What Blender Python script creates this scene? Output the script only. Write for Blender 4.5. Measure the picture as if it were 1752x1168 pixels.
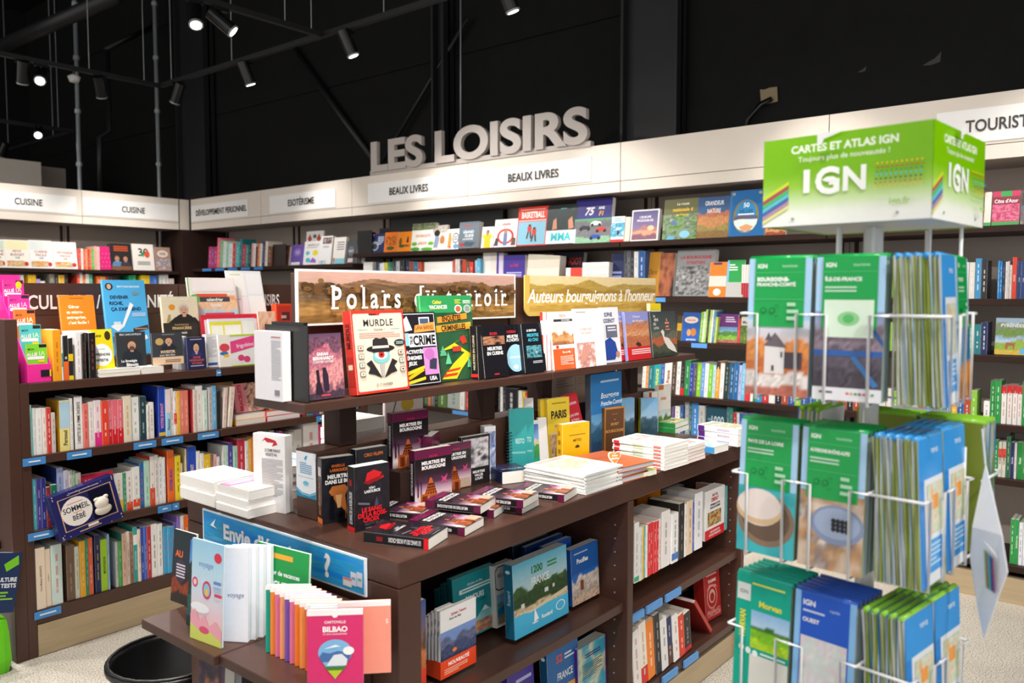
import bpy, math, random
from mathutils import Vector, Matrix, noise

# ------------------------------------------------------------------ camera, world, light, exposure
for _o in list(bpy.data.objects): bpy.data.objects.remove(_o)
SC = bpy.context.scene
COL = SC.collection
FPX, YAW, PIT, EYE = 1398.3, math.radians(39.146), math.radians(3.537), 1.5
cam_d = bpy.data.cameras.new('camera'); cam = bpy.data.objects.new('camera', cam_d); COL.objects.link(cam)
cam_d.sensor_width = 36.0; cam_d.lens = 36.0 * FPX / 1752
cam.location = (0, 0, EYE); cam.rotation_euler = (math.pi/2 - PIT, 0, YAW - math.pi/2)
cam_d.dof.use_dof = True; cam_d.dof.focus_distance = 2.75; cam_d.dof.aperture_fstop = 3.6
cam_d.clip_start = 0.05
SC.camera = cam
w = bpy.data.worlds.new('shop_ambient'); SC.world = w; w.use_nodes = True
w.node_tree.nodes['Background'].inputs[0].default_value = (1.0, 0.97, 0.94, 1)
w.node_tree.nodes['Background'].inputs[1].default_value = 0.85
SC.view_settings.view_transform = 'Standard'; SC.view_settings.look = 'None'
SC.view_settings.gamma = 1.0; SC.view_settings.use_curve_mapping = False
SC.view_settings.exposure = 0.5
SPOT_POWER = 85.0
SPOT_COLOR = (1.0, 0.95, 0.89)

# ------------------------------------------------------------------ pixel rays onto real planes (camera of the photograph)
_fw = Vector((math.cos(YAW)*math.cos(PIT), math.sin(YAW)*math.cos(PIT), -math.sin(PIT)))
_rt = Vector((math.sin(YAW), -math.cos(YAW), 0)); _up = _rt.cross(_fw)
def ray(x, y): return _rt*((x-876)/FPX) - _up*((y-584)/FPX) + _fw
def onX(x, y, X): d = ray(x, y); return d*(X/d.x) + Vector((0, 0, EYE))
def onY(x, y, Y): d = ray(x, y); return d*(Y/d.y) + Vector((0, 0, EYE))
def onZ(x, y, Z): d = ray(x, y); return d*((Z-EYE)/d.z) + Vector((0, 0, EYE))

# ------------------------------------------------------------------ colour and materials
def lin(h):
    if not isinstance(h, str): return h
    h = h.lstrip('#'); h = ''.join(c*2 for c in h) if len(h) == 3 else h
    return tuple(((v/12.92) if v <= .04045 else ((v+.055)/1.055)**2.4) for v in (int(h[i:i+2], 16)/255 for i in (0, 2, 4)))
MATS = {}
def mat(name, rough=.5, color=None, spec=.5, metal=0., noise_scale=40., var=.06, bump=0., detail=3., coat=0., vec=None, alpha=1.):
    m = bpy.data.materials.new(name); m.use_nodes = True; nt = m.node_tree; b = nt.nodes['Principled BSDF']
    b.inputs['Roughness'].default_value = rough; b.inputs['Metallic'].default_value = metal
    b.inputs['Specular IOR Level'].default_value = spec; b.inputs['Coat Weight'].default_value = coat
    tc = nt.nodes.new('ShaderNodeTexCoord'); mp = nt.nodes.new('ShaderNodeMapping'); nt.links.new(tc.outputs['Object'], mp.inputs[0])
    if vec: mp.inputs['Scale'].default_value = vec
    nz = nt.nodes.new('ShaderNodeTexNoise'); nz.inputs['Scale'].default_value = noise_scale; nz.inputs['Detail'].default_value = detail
    nt.links.new(mp.outputs[0], nz.inputs['Vector'])
    rp = nt.nodes.new('ShaderNodeMapRange'); rp.inputs['To Min'].default_value = 1-var*2; rp.inputs['To Max'].default_value = 1+var*2
    nt.links.new(nz.outputs['Fac'], rp.inputs['Value'])
    mx = nt.nodes.new('ShaderNodeMix'); mx.data_type = 'RGBA'; mx.blend_type = 'MULTIPLY'; mx.inputs[0].default_value = 1
    nt.links.new(rp.outputs[0], mx.inputs[7])
    if color is None:
        at = nt.nodes.new('ShaderNodeAttribute'); at.attribute_name = 'Col'; nt.links.new(at.outputs['Color'], mx.inputs[6])
    else: mx.inputs[6].default_value = (*lin(color), 1)
    nt.links.new(mx.outputs[2], b.inputs['Base Color'])
    if bump:
        bp = nt.nodes.new('ShaderNodeBump'); bp.inputs['Strength'].default_value = bump; bp.inputs['Distance'].default_value = .002
        nt.links.new(nz.outputs['Fac'], bp.inputs['Height']); nt.links.new(bp.outputs[0], b.inputs['Normal'])
    MATS[name] = m; return m
mat('paper', .42, spec=.35, noise_scale=60, var=.02)
mat('gloss', .2, spec=.3, noise_scale=60, var=.02)
mat('pages', .8, spec=.1, noise_scale=30, var=.05, vec=(1, 30, 1), bump=.15)
mat('laminate', .36, '#4c3229', spec=.4, noise_scale=6, var=.08, vec=(3, 3, 14), detail=6)
mat('laminate_dark', .5, '#33231e', spec=.15, noise_scale=6, var=.08, vec=(3, 3, 14), detail=6)
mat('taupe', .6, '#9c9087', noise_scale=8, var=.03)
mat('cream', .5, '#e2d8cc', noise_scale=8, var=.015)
mat('white_panel', .45, '#f4f3f1', noise_scale=8, var=.01)
mat('black_wall', .75, '#0d0d0d', noise_scale=9, var=.25, bump=.25, detail=8, spec=.25)
mat('black_steel', .5, '#17171a', noise_scale=14, var=.12)
mat('black_plastic', .35, '#0e0e0f', noise_scale=20, var=.1)
mat('grey_steel', .35, '#9aa0a4', noise_scale=14, var=.08, metal=.25)
mat('steel_plinth', .4, '#b8a484', noise_scale=3, var=.10, metal=.25, vec=(1, 1, 20))
mat('white_wire', .35, '#eef0f2', noise_scale=14, var=.02)
mat('letter_grey', .5, '#b5aca6', noise_scale=8, var=.02)

# floor: pale concrete with a fine speckle
def floor_mat():
    m = bpy.data.materials.new('concrete_floor'); m.use_nodes = True; nt = m.node_tree; b = nt.nodes['Principled BSDF']
    tc = nt.nodes.new('ShaderNodeTexCoord')
    a = nt.nodes.new('ShaderNodeTexNoise'); a.inputs['Scale'].default_value = 170; a.inputs['Detail'].default_value = 4
    c = nt.nodes.new('ShaderNodeTexNoise'); c.inputs['Scale'].default_value = 5; c.inputs['Detail'].default_value = 5
    for n in (a, c): nt.links.new(tc.outputs['Object'], n.inputs['Vector'])
    r = nt.nodes.new('ShaderNodeValToRGB'); r.color_ramp.elements[0].position = .40; r.color_ramp.elements[0].color = (*lin('#8d867a'), 1)
    r.color_ramp.elements[1].position = .54; r.color_ramp.elements[1].color = (*lin('#cdc6ba'), 1)
    nt.links.new(a.outputs['Fac'], r.inputs[0])
    r2 = nt.nodes.new('ShaderNodeMapRange'); r2.inputs['To Min'].default_value = .82; r2.inputs['To Max'].default_value = 1.12; nt.links.new(c.outputs['Fac'], r2.inputs['Value'])
    mx = nt.nodes.new('ShaderNodeMix'); mx.data_type = 'RGBA'; mx.blend_type = 'MULTIPLY'; mx.inputs[0].default_value = 1
    nt.links.new(r.outputs[0], mx.inputs[6]); nt.links.new(r2.outputs[0], mx.inputs[7]); nt.links.new(mx.outputs[2], b.inputs['Base Color'])
    b.inputs['Roughness'].default_value = .55; MATS['floor'] = m
floor_mat()
def lamp_mat():
    m = bpy.data.materials.new('lamp_led'); m.use_nodes = True; nt = m.node_tree; b = nt.nodes['Principled BSDF']
    b.inputs['Emission Color'].default_value = (1, .95, .88, 1); b.inputs['Emission Strength'].default_value = 14
    MATS['led'] = m
lamp_mat()
def clear_mat():
    m = bpy.data.materials.new('clear_plastic'); m.use_nodes = True; b = m.node_tree.nodes['Principled BSDF']
    b.inputs['Base Color'].default_value = (.95, .97, 1, 1); b.inputs['Roughness'].default_value = .12; b.inputs['Alpha'].default_value = .16
    MATS['clear'] = m
clear_mat()

# ------------------------------------------------------------------ glyph outlines of the built-in font
GL = {}
def glyph(ch, bold):
    bold = .4 if bold < .8 else 1 if bold < 1.5 else 2 if bold < 2.5 else 3
    k = (ch, bold)
    if k in GL: return GL[k]
    def ev(s):
        cu = bpy.data.curves.new('g', 'FONT'); cu.body = s; cu.size = 1; cu.resolution_u = 8 if bold == 3 else 3; cu.fill_mode = 'FRONT'
        cu.offset = .018*min(bold, 2)
        ob = bpy.data.objects.new('g', cu); COL.objects.link(ob)
        dg = bpy.context.evaluated_depsgraph_get(); e = ob.evaluated_get(dg); me = e.to_mesh()
        v = [(p.co.x, p.co.y) for p in me.vertices]; f = [tuple(q.vertices) for q in me.polygons]
        e.to_mesh_clear(); bpy.data.objects.remove(ob); bpy.data.curves.remove(cu); return v, f
    if ('|', bold) not in GL and ch != '|': glyph('|', bold)
    v, f = ev(ch) if ch != ' ' else ([], [])
    b0 = min(x for x, y in ev('|')[0]) if ch == '|' else GL['bar', bold]
    if ch == '|': GL['bar', bold] = b0
    adv = (max(x for x, y in ev(ch + '|')[0])) - (max(x for x, y in ev('|')[0]))
    GL[k] = (v, f, adv); return GL[k]
def text_poly(s, bold=1, track=0.):
    V, F, x = [], [], 0.
    for ch in s:
        v, f, a = glyph(ch, bold); n = len(V)
        V += [(px+x, py) for px, py in v]; F += [tuple(i+n for i in q) for q in f]; x += a + track
    return V, F, x
CAP = .729   # cap height of the font at size 1
for _b in (.4, 1, 2):
    for _c in "|ABCDEFGHIJKLMNOPQRSTUVWXYZabcdefghijklmnopqrstuvwxyz0123456789 .,!?'’/-&ÉÈÊÀÔÇÂéèêàôçâû": glyph(_c, _b)
for _c in "|LESOIR ": glyph(_c, 3)

# ------------------------------------------------------------------ mesh builder (one build = one mesh object)
class MB:
    def __init__(s): s.v, s.f, s.c = [], [], []
    def add(s, vs, fs, col):
        n = len(s.v); s.v += [tuple(p) for p in vs]; c = lin(col)
        for q in fs: s.f.append(tuple(i+n for i in q)); s.c.append(c)
        return s
    def box(s, x0, x1, y0, y1, z0, z1, col='888'):
        return s.add([(x, y, z) for z in (z0, z1) for y in (y0, y1) for x in (x0, x1)],
                     [(0, 2, 3, 1), (4, 5, 7, 6), (0, 1, 5, 4), (2, 6, 7, 3), (0, 4, 6, 2), (1, 3, 7, 5)], col)
    def bbox(s, x0, x1, y0, y1, z0, z1, col='888', b=.002):
        # box with chamfered long edges
        vs, fs = [], []
        for z, q in ((z0, b), (z0+b, 0), (z1-b, 0), (z1, b)):
            vs += [(x0+b, y0+q, z), (x1-b, y0+q, z), (x1-q, y0+b, z), (x1-q, y1-b, z), (x1-b, y1-q, z), (x0+b, y1-q, z), (x0+q, y1-b, z), (x0+q, y0+b, z)]
        for k in range(3): fs += [(k*8+i, k*8+(i+1) % 8, k*8+8+(i+1) % 8, k*8+8+i) for i in range(8)]
        fs += [tuple(range(7, -1, -1)), tuple(range(24, 32))]
        return s.add(vs, fs, col)
    def hexa(s, p8, col): return s.add(p8, [(0, 2, 3, 1), (4, 5, 7, 6), (0, 1, 5, 4), (2, 6, 7, 3), (0, 4, 6, 2), (1, 3, 7, 5)], col)
    def poly(s, pts, col): return s.add(pts, [tuple(range(len(pts)))], col)
    def tube(s, pts, r, col='888', n=8, caps=True):
        pts = [Vector(p) for p in pts]; vs = []; fs = []
        for i, p in enumerate(pts):
            d = (pts[min(i+1, len(pts)-1)] - pts[max(i-1, 0)]).normalized()
            a = d.cross(Vector((0, 0, 1)) if abs(d.z) < .9 else Vector((1, 0, 0))).normalized(); b = d.cross(a)
            rr = r[i] if isinstance(r, (list, tuple)) else r
            vs += [p + a*math.cos(t)*rr + b*math.sin(t)*rr for t in (2*math.pi*k/n for k in range(n))]
        for i in range(len(pts)-1): fs += [(i*n+k, i*n+(k+1) % n, i*n+n+(k+1) % n, i*n+n+k) for k in range(n)]
        if caps: fs += [tuple(range(n-1, -1, -1)), tuple(range((len(pts)-1)*n, len(pts)*n))]
        return s.add(vs, fs, col)
    def disc(s, cx, cz, rx, rz, y, col, n=20, a0=0., a1=2*math.pi):
        return s.poly([(cx+rx*math.cos(a0+(a1-a0)*k/n), y, cz+rz*math.sin(a0+(a1-a0)*k/n)) for k in range(n)], col)
    def text(s, t, put, col, h, cx, cy, maxw=None, bold=1, align='c', track=0., shear=0., depth=0., rot=0., sx=1.):
        # put(u, v, d) -> 3-D point; h = cap height; depth > 0 extrudes towards the viewer
        V, F, W = text_poly(t, bold, track); k = h/CAP; kx = k*sx
        if maxw and W*kx > maxw: kx = maxw/W
        x0 = {'c': -W*kx/2, 'l': 0, 'r': -W*kx}[align]; ca, sa = math.cos(rot), math.sin(rot)
        P = []
        for x, y in V:
            u, v = x0 + x*kx + shear*y*k, y*k - h/2
            P.append((cx+u*ca-v*sa, cy+u*sa+v*ca))
        if not depth: return s.add([put(u, v, 0) for u, v in P], F, col)
        n = len(P); ed = {}
        for q in F:
            for i in range(len(q)):
                e = (q[i], q[(i+1) % len(q)]); ed[e] = 1
        side = [(a, b) for a, b in ed if (b, a) not in ed]
        return s.add([put(u, v, depth) for u, v in P] + [put(u, v, 0) for u, v in P],
                     F + [tuple(i+n for i in reversed(q)) for q in F] + [(b, a, a+n, b+n) for a, b in side], col)
    def obj(s, name, material='paper', parent=None, smooth=False, loc=None, rz=0.):
        me = bpy.data.meshes.new(name); me.from_pydata(s.v, [], s.f)
        ca = me.color_attributes.new('Col', 'FLOAT_COLOR', 'CORNER')
        arr = []
        for q, c in zip(s.f, s.c):
            if isinstance(c, list):
                for d in c: arr += [d[0], d[1], d[2], 1.0]
            else: arr += [c[0], c[1], c[2], 1.0]*len(q)
        if len(ca.data)*4 == len(arr): ca.data.foreach_set('color', arr)
        me.materials.append(MATS[material] if isinstance(material, str) else material)
        if smooth: me.polygons.foreach_set('use_smooth', [True]*len(me.polygons))
        o = bpy.data.objects.new(name, me); COL.objects.link(o)
        if parent: o.parent = parent
        if loc is not None: o.location = loc
        o.rotation_euler.z = rz
        return o
def tag(o, label=None, cat=None, group=None, kind=None):
    if label: o['label'] = label
    if cat: o['category'] = cat
    if group: o['group'] = group
    if kind: o['kind'] = kind
    return o
def thing(name, label, cat, loc=(0, 0, 0), rz=0., group=None, mtx=None):
    o = bpy.data.objects.new(name, None); COL.objects.link(o); o.empty_display_size = .05
    if mtx is not None: o.matrix_world = mtx
    else: o.location = loc; o.rotation_euler = (0, 0, rz)
    return tag(o, label, cat, group)

# ------------------------------------------------------------------ printed pictures
def mixc(a, b, t): return tuple(x+(y-x)*t for x, y in zip(a, b))
def nz(x, y, s=0.): return noise.noise(Vector((x, y, s)))
def land(sky1, sky2, hills, var=.10, seed=0.):
    # hills: (height, amplitude, frequency, colour), far to near
    s1, s2 = lin(sky1), lin(sky2); hs = [(h, a, f, lin(c)) for h, a, f, c in hills]
    def fn(u, v):
        c = mixc(s2, s1, max(0, min(1, (v-.3)/.7))); k = .04
        for i, (h, a, f, cc) in enumerate(hs):
            if v < h + a*nz(u*f+seed, i*7.3, seed): c = cc; k = var*2.2
        q = 1 + k*nz(u*23+seed, v*23, 3.1)*2
        return tuple(max(0, x*q) for x in c)
    return fn
def blot(cols, scale=4., seed=0., sharp=1.6, asp=1.4):
    cs = [lin(c) for c in cols]; n = len(cs)
    def fn(u, v):
        t = (nz(u*scale+seed*3.7, v*scale*asp, seed)*sharp + .5*nz(u*scale*3, v*scale*3*asp, seed+5))*.5 + .5
        t = max(0, min(.999, t))*(n-1); i = int(t)
        return mixc(cs[i], cs[i+1], t-i)
    return fn
def grad(*cols):
    cs = [lin(c) for c in cols]; n = len(cs)-1
    def fn(u, v):
        t = max(0, min(.999, 1-v))*n; i = int(t); return mixc(cs[i], cs[i+1], t-i)
    return fn
def bars(cols):
    cs = [lin(c) for c in cols]
    return lambda u, v: cs[min(len(cs)-1, int(u*len(cs)))]
def picture(mb, put, x0, y0, x1, y1, fn, nx=16, ny=20):
    if nx > 1: nx, ny = int(nx*1.7), int(ny*1.7)
    n = len(mb.v); C = []
    for j in range(ny+1):
        for i in range(nx+1):
            u, v = i/nx, j/ny; mb.v.append(tuple(put(x0+(x1-x0)*u, y0+(y1-y0)*v, 0))); C.append(fn(u, v))
    for j in range(ny):
        for i in range(nx):
            q = (j*(nx+1)+i, j*(nx+1)+i+1, (j+1)*(nx+1)+i+1, (j+1)*(nx+1)+i)
            mb.f.append(tuple(k+n for k in q)); mb.c.append([C[k] for k in q])
def draw(mb, els, put, W, H):
    # els in fractions of the printed area; put(u, v, d) in metres
    for i, e in enumerate(els):
        k = e[0]; q = lambda u, v, d=0, i=i: put(u, v, d + i*.00012)
        if k == 'r': x0, y0, x1, y1, c = e[1:]; mb.poly([q(x0*W, y0*H), q(x1*W, y0*H), q(x1*W, y1*H), q(x0*W, y1*H)], c)
        elif k == 'p': mb.poly([q(x*W, y*H) for x, y in e[1]], e[2])
        elif k == 'e':
            cx, cy, rx, ry, c = e[1:6]; n = 22
            mb.poly([q((cx+rx*math.cos(6.2832*t/n))*W, (cy+ry*math.sin(6.2832*t/n))*H) for t in range(n)], c)
        elif k == 'i': x0, y0, x1, y1, fn, nx, ny = e[1:8]; picture(mb, q, x0*W, y0*H, x1*W, y1*H, fn, nx, ny)
        elif k == 't':   # text, cx, cy, cap height (fraction of H), colour, max width (fraction of W), options
            o = e[7] if len(e) > 7 else {}
            mb.text(e[1], q, e[5], e[4]*H, e[2]*W, e[3]*H, (e[6] if len(e) > 6 and e[6] else .94)*W, **o)
        elif k == 'l':   # lines too small to read: x0, x1, y top, y bottom, number, colour
            x0, x1, y1, y0, n, c = e[1:7]; st = (y1-y0)/max(n, 1)
            rr = random.Random(int(x0*977+y1*311+n))
            for j in range(n):
                yb = y1 - st*(j+.75); xe = x1 if rr.random() < .7 else x0+(x1-x0)*(.55+.4*rr.random())
                mb.poly([q(x0*W, yb*H), q(xe*W, yb*H), q(xe*W, (yb+st*.5)*H), q(x0*W, (yb+st*.5)*H)], c)

def lift(els, f):
    """squeeze printed elements into the part of a cover above the fraction f"""
    g = lambda y: f+(1-f)*y; o = []
    for e in els:
        e = list(e); k = e[0]
        if k in 'ri': e[2], e[4] = g(e[2]), g(e[4])
        elif k == 'p': e[1] = [(x, g(y)) for x, y in e[1]]
        elif k == 'e': e[2], e[4] = g(e[2]), e[4]*(1-f)
        elif k == 't': e[3], e[4] = g(e[3]), e[4]*(1-f)
        elif k == 'l': e[3], e[4] = g(e[3]), g(e[4])
        o.append(tuple(e))
    return o
# ------------------------------------------------------------------ books
def book_matrix(pos, yaw=0., lean=0., roll=0., t=0., w=0.):
    a = math.radians(lean); m = Matrix.Rotation(math.radians(yaw), 4, 'Z') @ Matrix.Rotation(math.radians(roll), 4, 'Y') @ Matrix.Rotation(-a, 4, 'X')
    lift = max(0, t*math.sin(a)) + (abs(w*math.sin(math.radians(roll))) if roll > 0 else 0)
    return Matrix.Translation(Vector(pos) + Vector((0, 0, lift))) @ m
BOOKS = []
def book(label, pos, w, h, t, cover, yaw=0., lean=0., roll=0., front=None, spine=None, spine_col=None, pages='f3efe6', back=None, back_col=None,
         group=None, name='book', cat='book', hard=False, small=False, gloss=False, top_art=None, open_fan=0.):
    """front face at local y = 0 looking along -y, spine at local x = 0, foot at z = 0"""
    m = book_matrix(pos, yaw, lean, roll, t, w)
    c = min(.0022 if hard else .0008, t*.18); g = .003 if hard else .0006
    sc = spine_col or cover; bc = back_col or cover; r = min(.003, t*.25)
    cv = MB()
    # boards and a spine with softened edges
    cv.box(r, w, 0, c, 0, h, cover); cv.box(r, w, t-c, t, 0, h, bc)
    prof = [(r, 0), (r*.3, r*.3), (0, r), (0, t-r), (r*.3, t-r*.3), (r, t)]
    inn = [(r, c), (r, c), (c, r), (c, t-r), (r, t-c), (r, t-c)]
    for (a, b) in zip(range(5), range(1, 6)):
        p, q, pi, qi = prof[a], prof[b], inn[a], inn[b]
        cc = cover if a == 0 else bc if a == 4 else sc
        cv.add([(*p, 0), (*q, 0), (*q, h), (*p, h), (*pi, 0), (*qi, 0), (*qi, h), (*pi, h)], [(1, 0, 3, 2), (4, 5, 6, 7), (0, 1, 5, 4), (3, 7, 6, 2)], cc)
    pg = MB().box(c, w-g, c, t-c, g, h-g, pages)
    pr, ps = MB(), MB()
    e = .0003
    if front: draw(pr, front, lambda u, v, d: (u, -e-d, v), w, h)
    if spine: draw(ps, spine, lambda u, v, d: (-e-d, t-u, v), t, h)
    if back: draw(pr, back, lambda u, v, d: (w-u, t+e+d, v), w, h)
    mt = 'gloss' if gloss else 'paper'
    if small:
        cv.v, base = cv.v, len(cv.v)
        for q, cc in zip(pg.f, pg.c): cv.f.append(tuple(i+base for i in q)); cv.c.append(cc)
        cv.v += pg.v; base = len(cv.v)
        for q, cc in zip(pr.f, pr.c): cv.f.append(tuple(i+base for i in q)); cv.c.append(cc)
        cv.v += pr.v; base = len(cv.v)
        for q, cc in zip(ps.f, ps.c): cv.f.append(tuple(i+base for i in q)); cv.c.append(cc)
        cv.v += ps.v
        o = cv.obj(name, mt); o.matrix_world = m; tag(o, label, cat, group); BOOKS.append(o); return o
    root = thing(name, label, cat, mtx=m, group=group)
    cv.obj('cover', mt, root); pg.obj('page_block', 'pages', root)
    if pr.f: pr.obj('cover_print', mt, root)
    if ps.f: ps.obj('spine_print', mt, root)
    BOOKS.append(root)
    return root
def vspine(txt, col, h=.5, bold=1, cx=.5, cy=.5, maxw=.8):
    """a title that runs up the spine, as a draw() element made by spine_text"""
    return ('vs', txt, col, h, bold, cx, cy, maxw)
_draw0 = draw
def draw(mb, els, put, W, H):
    for i, e in enumerate(els):
        if e[0] == 'vs':   # runs from foot to head
            _, txt, col, hh, bold, cx, cy, mw = e
            mb.text(txt, lambda u, v, d, i=i: put(cx*W - v, cy*H + u, .0002 + i*.00012), col, hh*W*.72, 0, 0, mw*H, bold)
        else: _draw0(mb, [e], lambda u, v, d, i=i: put(u, v, d + i*.00012), W, H)

ORD = 'first second third fourth fifth sixth seventh eighth ninth tenth eleventh twelfth thirteenth fourteenth fifteenth sixteenth seventeenth eighteenth nineteenth twentieth'.split()
def ordn(i):
    if i < 20: return ORD[i]
    t = ['twenty', 'thirty', 'forty'][(i+1)//10-2]; r = (i+1) % 10
    return {'twenty': 'twentieth', 'thirty': 'thirtieth', 'forty': 'fortieth'}[t] if r == 0 else t + '-' + ORD[r-1]
NAMED = {'black': '1b1b1d', 'charcoal': '3c3f44', 'grey': '8b8e92', 'pale grey': 'c3c5c8', 'white': 'f3f3f1', 'cream': 'efe3cb', 'beige': 'd8c3a5', 'brown': '6b4630', 'red': 'd3202c',
         'dark red': '84161e', 'crimson': 'b01848', 'orange': 'f07820', 'salmon': 'ee8a78', 'pink': 'e878a8', 'pale pink': 'f3c9d0', 'magenta': 'd81b7c', 'purple': '6b3fa0', 'lavender': 'b5a8dc',
         'navy': '1c2552', 'blue': '2355b8', 'sky-blue': '58a8e0', 'pale blue': 'b4d6ec', 'teal': '17858c', 'turquoise': '4cc0c4', 'mint': 'aee0cc', 'green': '1f9a4c', 'dark green': '1c4a38',
         'lime': 'a4d627', 'olive': '7d8038', 'yellow': 'f6d51f', 'mustard': 'd39a22'}
NL = {k: [int(v[i:i+2], 16) for i in (0, 2, 4)] for k, v in NAMED.items()}
def cname(h):
    h = h.lstrip('#'); h = ''.join(c*2 for c in h) if len(h) == 3 else h
    c = [int(h[i:i+2], 16) for i in (0, 2, 4)]
    return min(NL, key=lambda k: sum((a-b)**2 for a, b in zip(NL[k], c)))

# ================================================================== the setting
GY, BX, LY = 3.571, 4.496, 7.97          # front planes: low gondola, back wall shelving, left wall shelving
def struct(name, mb, m, parent=None): o = mb.obj(name, m, parent); o['kind'] = 'structure'; return o
struct('floor', MB().box(-4, 5.25, -4, 13.6, -.1, 0), 'floor')
struct('ceiling', MB().box(-4, 5.25, -4, 13.6, 5.6, 5.7), 'black_wall')
wb = struct('wall_back', MB().box(5.05, 5.25, -4, 13.6, 0, 5.6), 'black_wall')
struct('wall_left', MB().box(-4, 5.05, 13.4, 13.6, 0, 5.6), 'black_wall')
# cladding panels of the back wall, thin joints between them
for i, (za, zb) in enumerate(((0, 2.2), (2.215, 3.42), (3.435, 4.6), (4.615, 5.6))):
    for j, (ya, yb) in enumerate(((-4, 2.58), (3.05, 4.7), (4.86, 8.3), (8.95, 13.35))):
        MB().box(5.035, 5.05, ya, yb, za, zb).obj('cladding_panel', 'black_wall', wb)
def post(ya, yb, label):
    t = thing('steel_column', label, 'column', (5.0, (ya+yb)/2, 0)); t['kind'] = 'structure'; d = (yb-ya)/2
    MB().box(-.10, .03, -d, -d+.02, 0, 5.6).obj('flange', 'black_steel', t); MB().box(-.10, .03, d-.02, d, 0, 5.6).obj('flange', 'black_steel', t)
    MB().box(-.04, -.02, -d, d, 0, 5.6).obj('web', 'black_steel', t)
post(8.32, 8.92, 'wide black steel column in the corner above the shelving')
post(4.71, 4.85, 'slim black steel column behind the big wall letters')
post(2.6, 3.03, 'broad black steel column to the right of the big wall letters')
def bar(name, label, cat, a, b, r, m='black_steel', n=10, **k):
    o = MB().tube([a, b], r, n=n).obj(name, m, smooth=True); return tag(o, label, cat, **k)
def at5(x, y, X=4.99): return onX(x, y, X)
bar('diagonal_brace', 'black diagonal brace crossing the wall left of the big letters', 'brace', at5(500, 80), at5(650, 290), .03, kind='structure')
bar('diagonal_brace', 'thin black diagonal brace rising behind the big letters', 'brace', at5(655, 275, 4.97), at5(800, 30, 4.97), .018, kind='structure')
bar('hanging_chain', 'thin dotted chain hanging behind the letter O', 'chain', at5(788, -20, 4.9), at5(788, 262, 4.9), .006, 'grey_steel', kind='structure')
for x0, x1, lab in ((127, 137, 'leftmost grey conduit pipe rising above the cookery fascia'), (263, 273, 'grey conduit pipe rising beside the corner column')):
    t = thing('conduit_pipe', lab, 'pipe', tuple(onY(x1, 335, 9.2))); t['kind'] = 'structure'
    a, b = onY(x0, -30, 9.2), onY(x1, 335, 9.2)
    MB().tube([a-b, Vector((0, 0, 0)), Vector((0, 0, -b.z))], .022).obj('tube', 'grey_steel', t, True)
    for k in range(4):
        c = (a-b)*(.15+.25*k); MB().tube([c-Vector((0, 0, .02)), c+Vector((0, 0, .02))], .032).obj('clip', 'grey_steel', t)
p = [onY(x, y, 9.3) for x, y in ((180, 85), (262, 45), (262, -20))]
tag(MB().tube(p, .03).obj('duct_pipe', 'black_steel', smooth=True), 'black bent pipe running between the two conduits', 'pipe', kind='structure')
p = [onY(x, y, 9.3) for x, y in ((183, 85), (187, 225), (170, 235), (172, 325))]
tag(MB().tube(p, .03).obj('duct_pipe', 'black_steel', smooth=True), 'black crooked pipe dropping down the dark wall', 'pipe', kind='structure')
bar('ceiling_beam', 'thick black tube crossing the upper left corner', 'beam', onZ(-40, 98, 4.0), onZ(200, -8, 4.0), .07, kind='structure')
# torn fixing with a cable on the wall
t = thing('wall_socket', 'broken socket with a drooping cable on the black wall', 'socket', tuple(at5(1317, 165, 5.03)))
t0 = at5(1317, 165, 5.03)
MB().poly([(-.01, .06, .05), (-.01, .03, .045), (-.01, 0, .052), (-.01, -.05, .05), (-.01, -.055, -.04), (-.01, .05, -.05)], '8a7a5a').obj('torn_plate', 'paper', t)
MB().tube([(-.02, -.02, -.02), (-.05, .04, -.05), (-.06, .11, -.14), (-.06, .15, -.30)], .016, '111111').obj('cable', 'black_plastic', t, True)
for x, y, lab in ((1595, 100, 'pale scrape mark high on the black wall'), (1475, 118, 'small pale scratch on the black wall')):
    q = at5(x, y, 5.034); s = .05 if x > 1500 else .025
    tag(MB().poly([(q.x, q.y+s, q.z-s*.6), (q.x, q.y+s*.1, q.z-s*.7), (q.x, q.y-s*.8, q.z-s*.5), (q.x, q.y-s*.9, q.z+s*.6), (q.x, q.y-s*.3, q.z)], '33332f').obj('scuff_mark', 'paper'), lab, 'mark', kind='structure')

# ------------------------------------------------------------------ lighting tracks and spotlights
TZ = 3.3
def track(label, a, b, wires):
    t = thing('lighting_track', label, 'light track', (a[0], a[1], TZ)); d = Vector((b[0]-a[0], b[1]-a[1], 0)); n = d.normalized(); s = Vector((-n.y, n.x, 0))*.018
    L = d.length
    p8 = [Vector((0, 0, z)) + n*u + s*v for z in (0, .036) for v in (-1, 1) for u in (0, L)]
    MB().hexa(p8, '181818').obj('rail', 'black_steel', t)
    for k in wires: MB().tube([n*k*L + Vector((0, 0, .036)), n*k*L + Vector((0, 0, 5.6-TZ))], .0035, n=5).obj('suspension_wire', 'grey_steel', t)
    return t
track('black lighting track parallel to the wall of big letters', (3.76, 7.07), (3.76, -1.5), (.02, .13, .25, .34, .5, .7))
track('black lighting track running towards the corner above the cookery shelves', (-.5, 7.09), (3.74, 7.09), (.3, .68, .86, .97))
track('black lighting track crossing to the middle of the ceiling', (-.5, 4.8), (3.74, 4.8), (.3, .7, .93))
track('far black lighting track beyond the cookery shelves', (2.6, 9.85), (4.17, 9.85), (.3, .9))
track('far black lighting track end running deep into the shop', (4.18, 9.87), (4.18, 12.6), (.2, .7))
track('black lighting track above the shop aisle, out of the picture', (.9, -1.5), (.9, 4.78), (.3, .7))  # extra unseen track, put in to carry the added lamps
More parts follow.
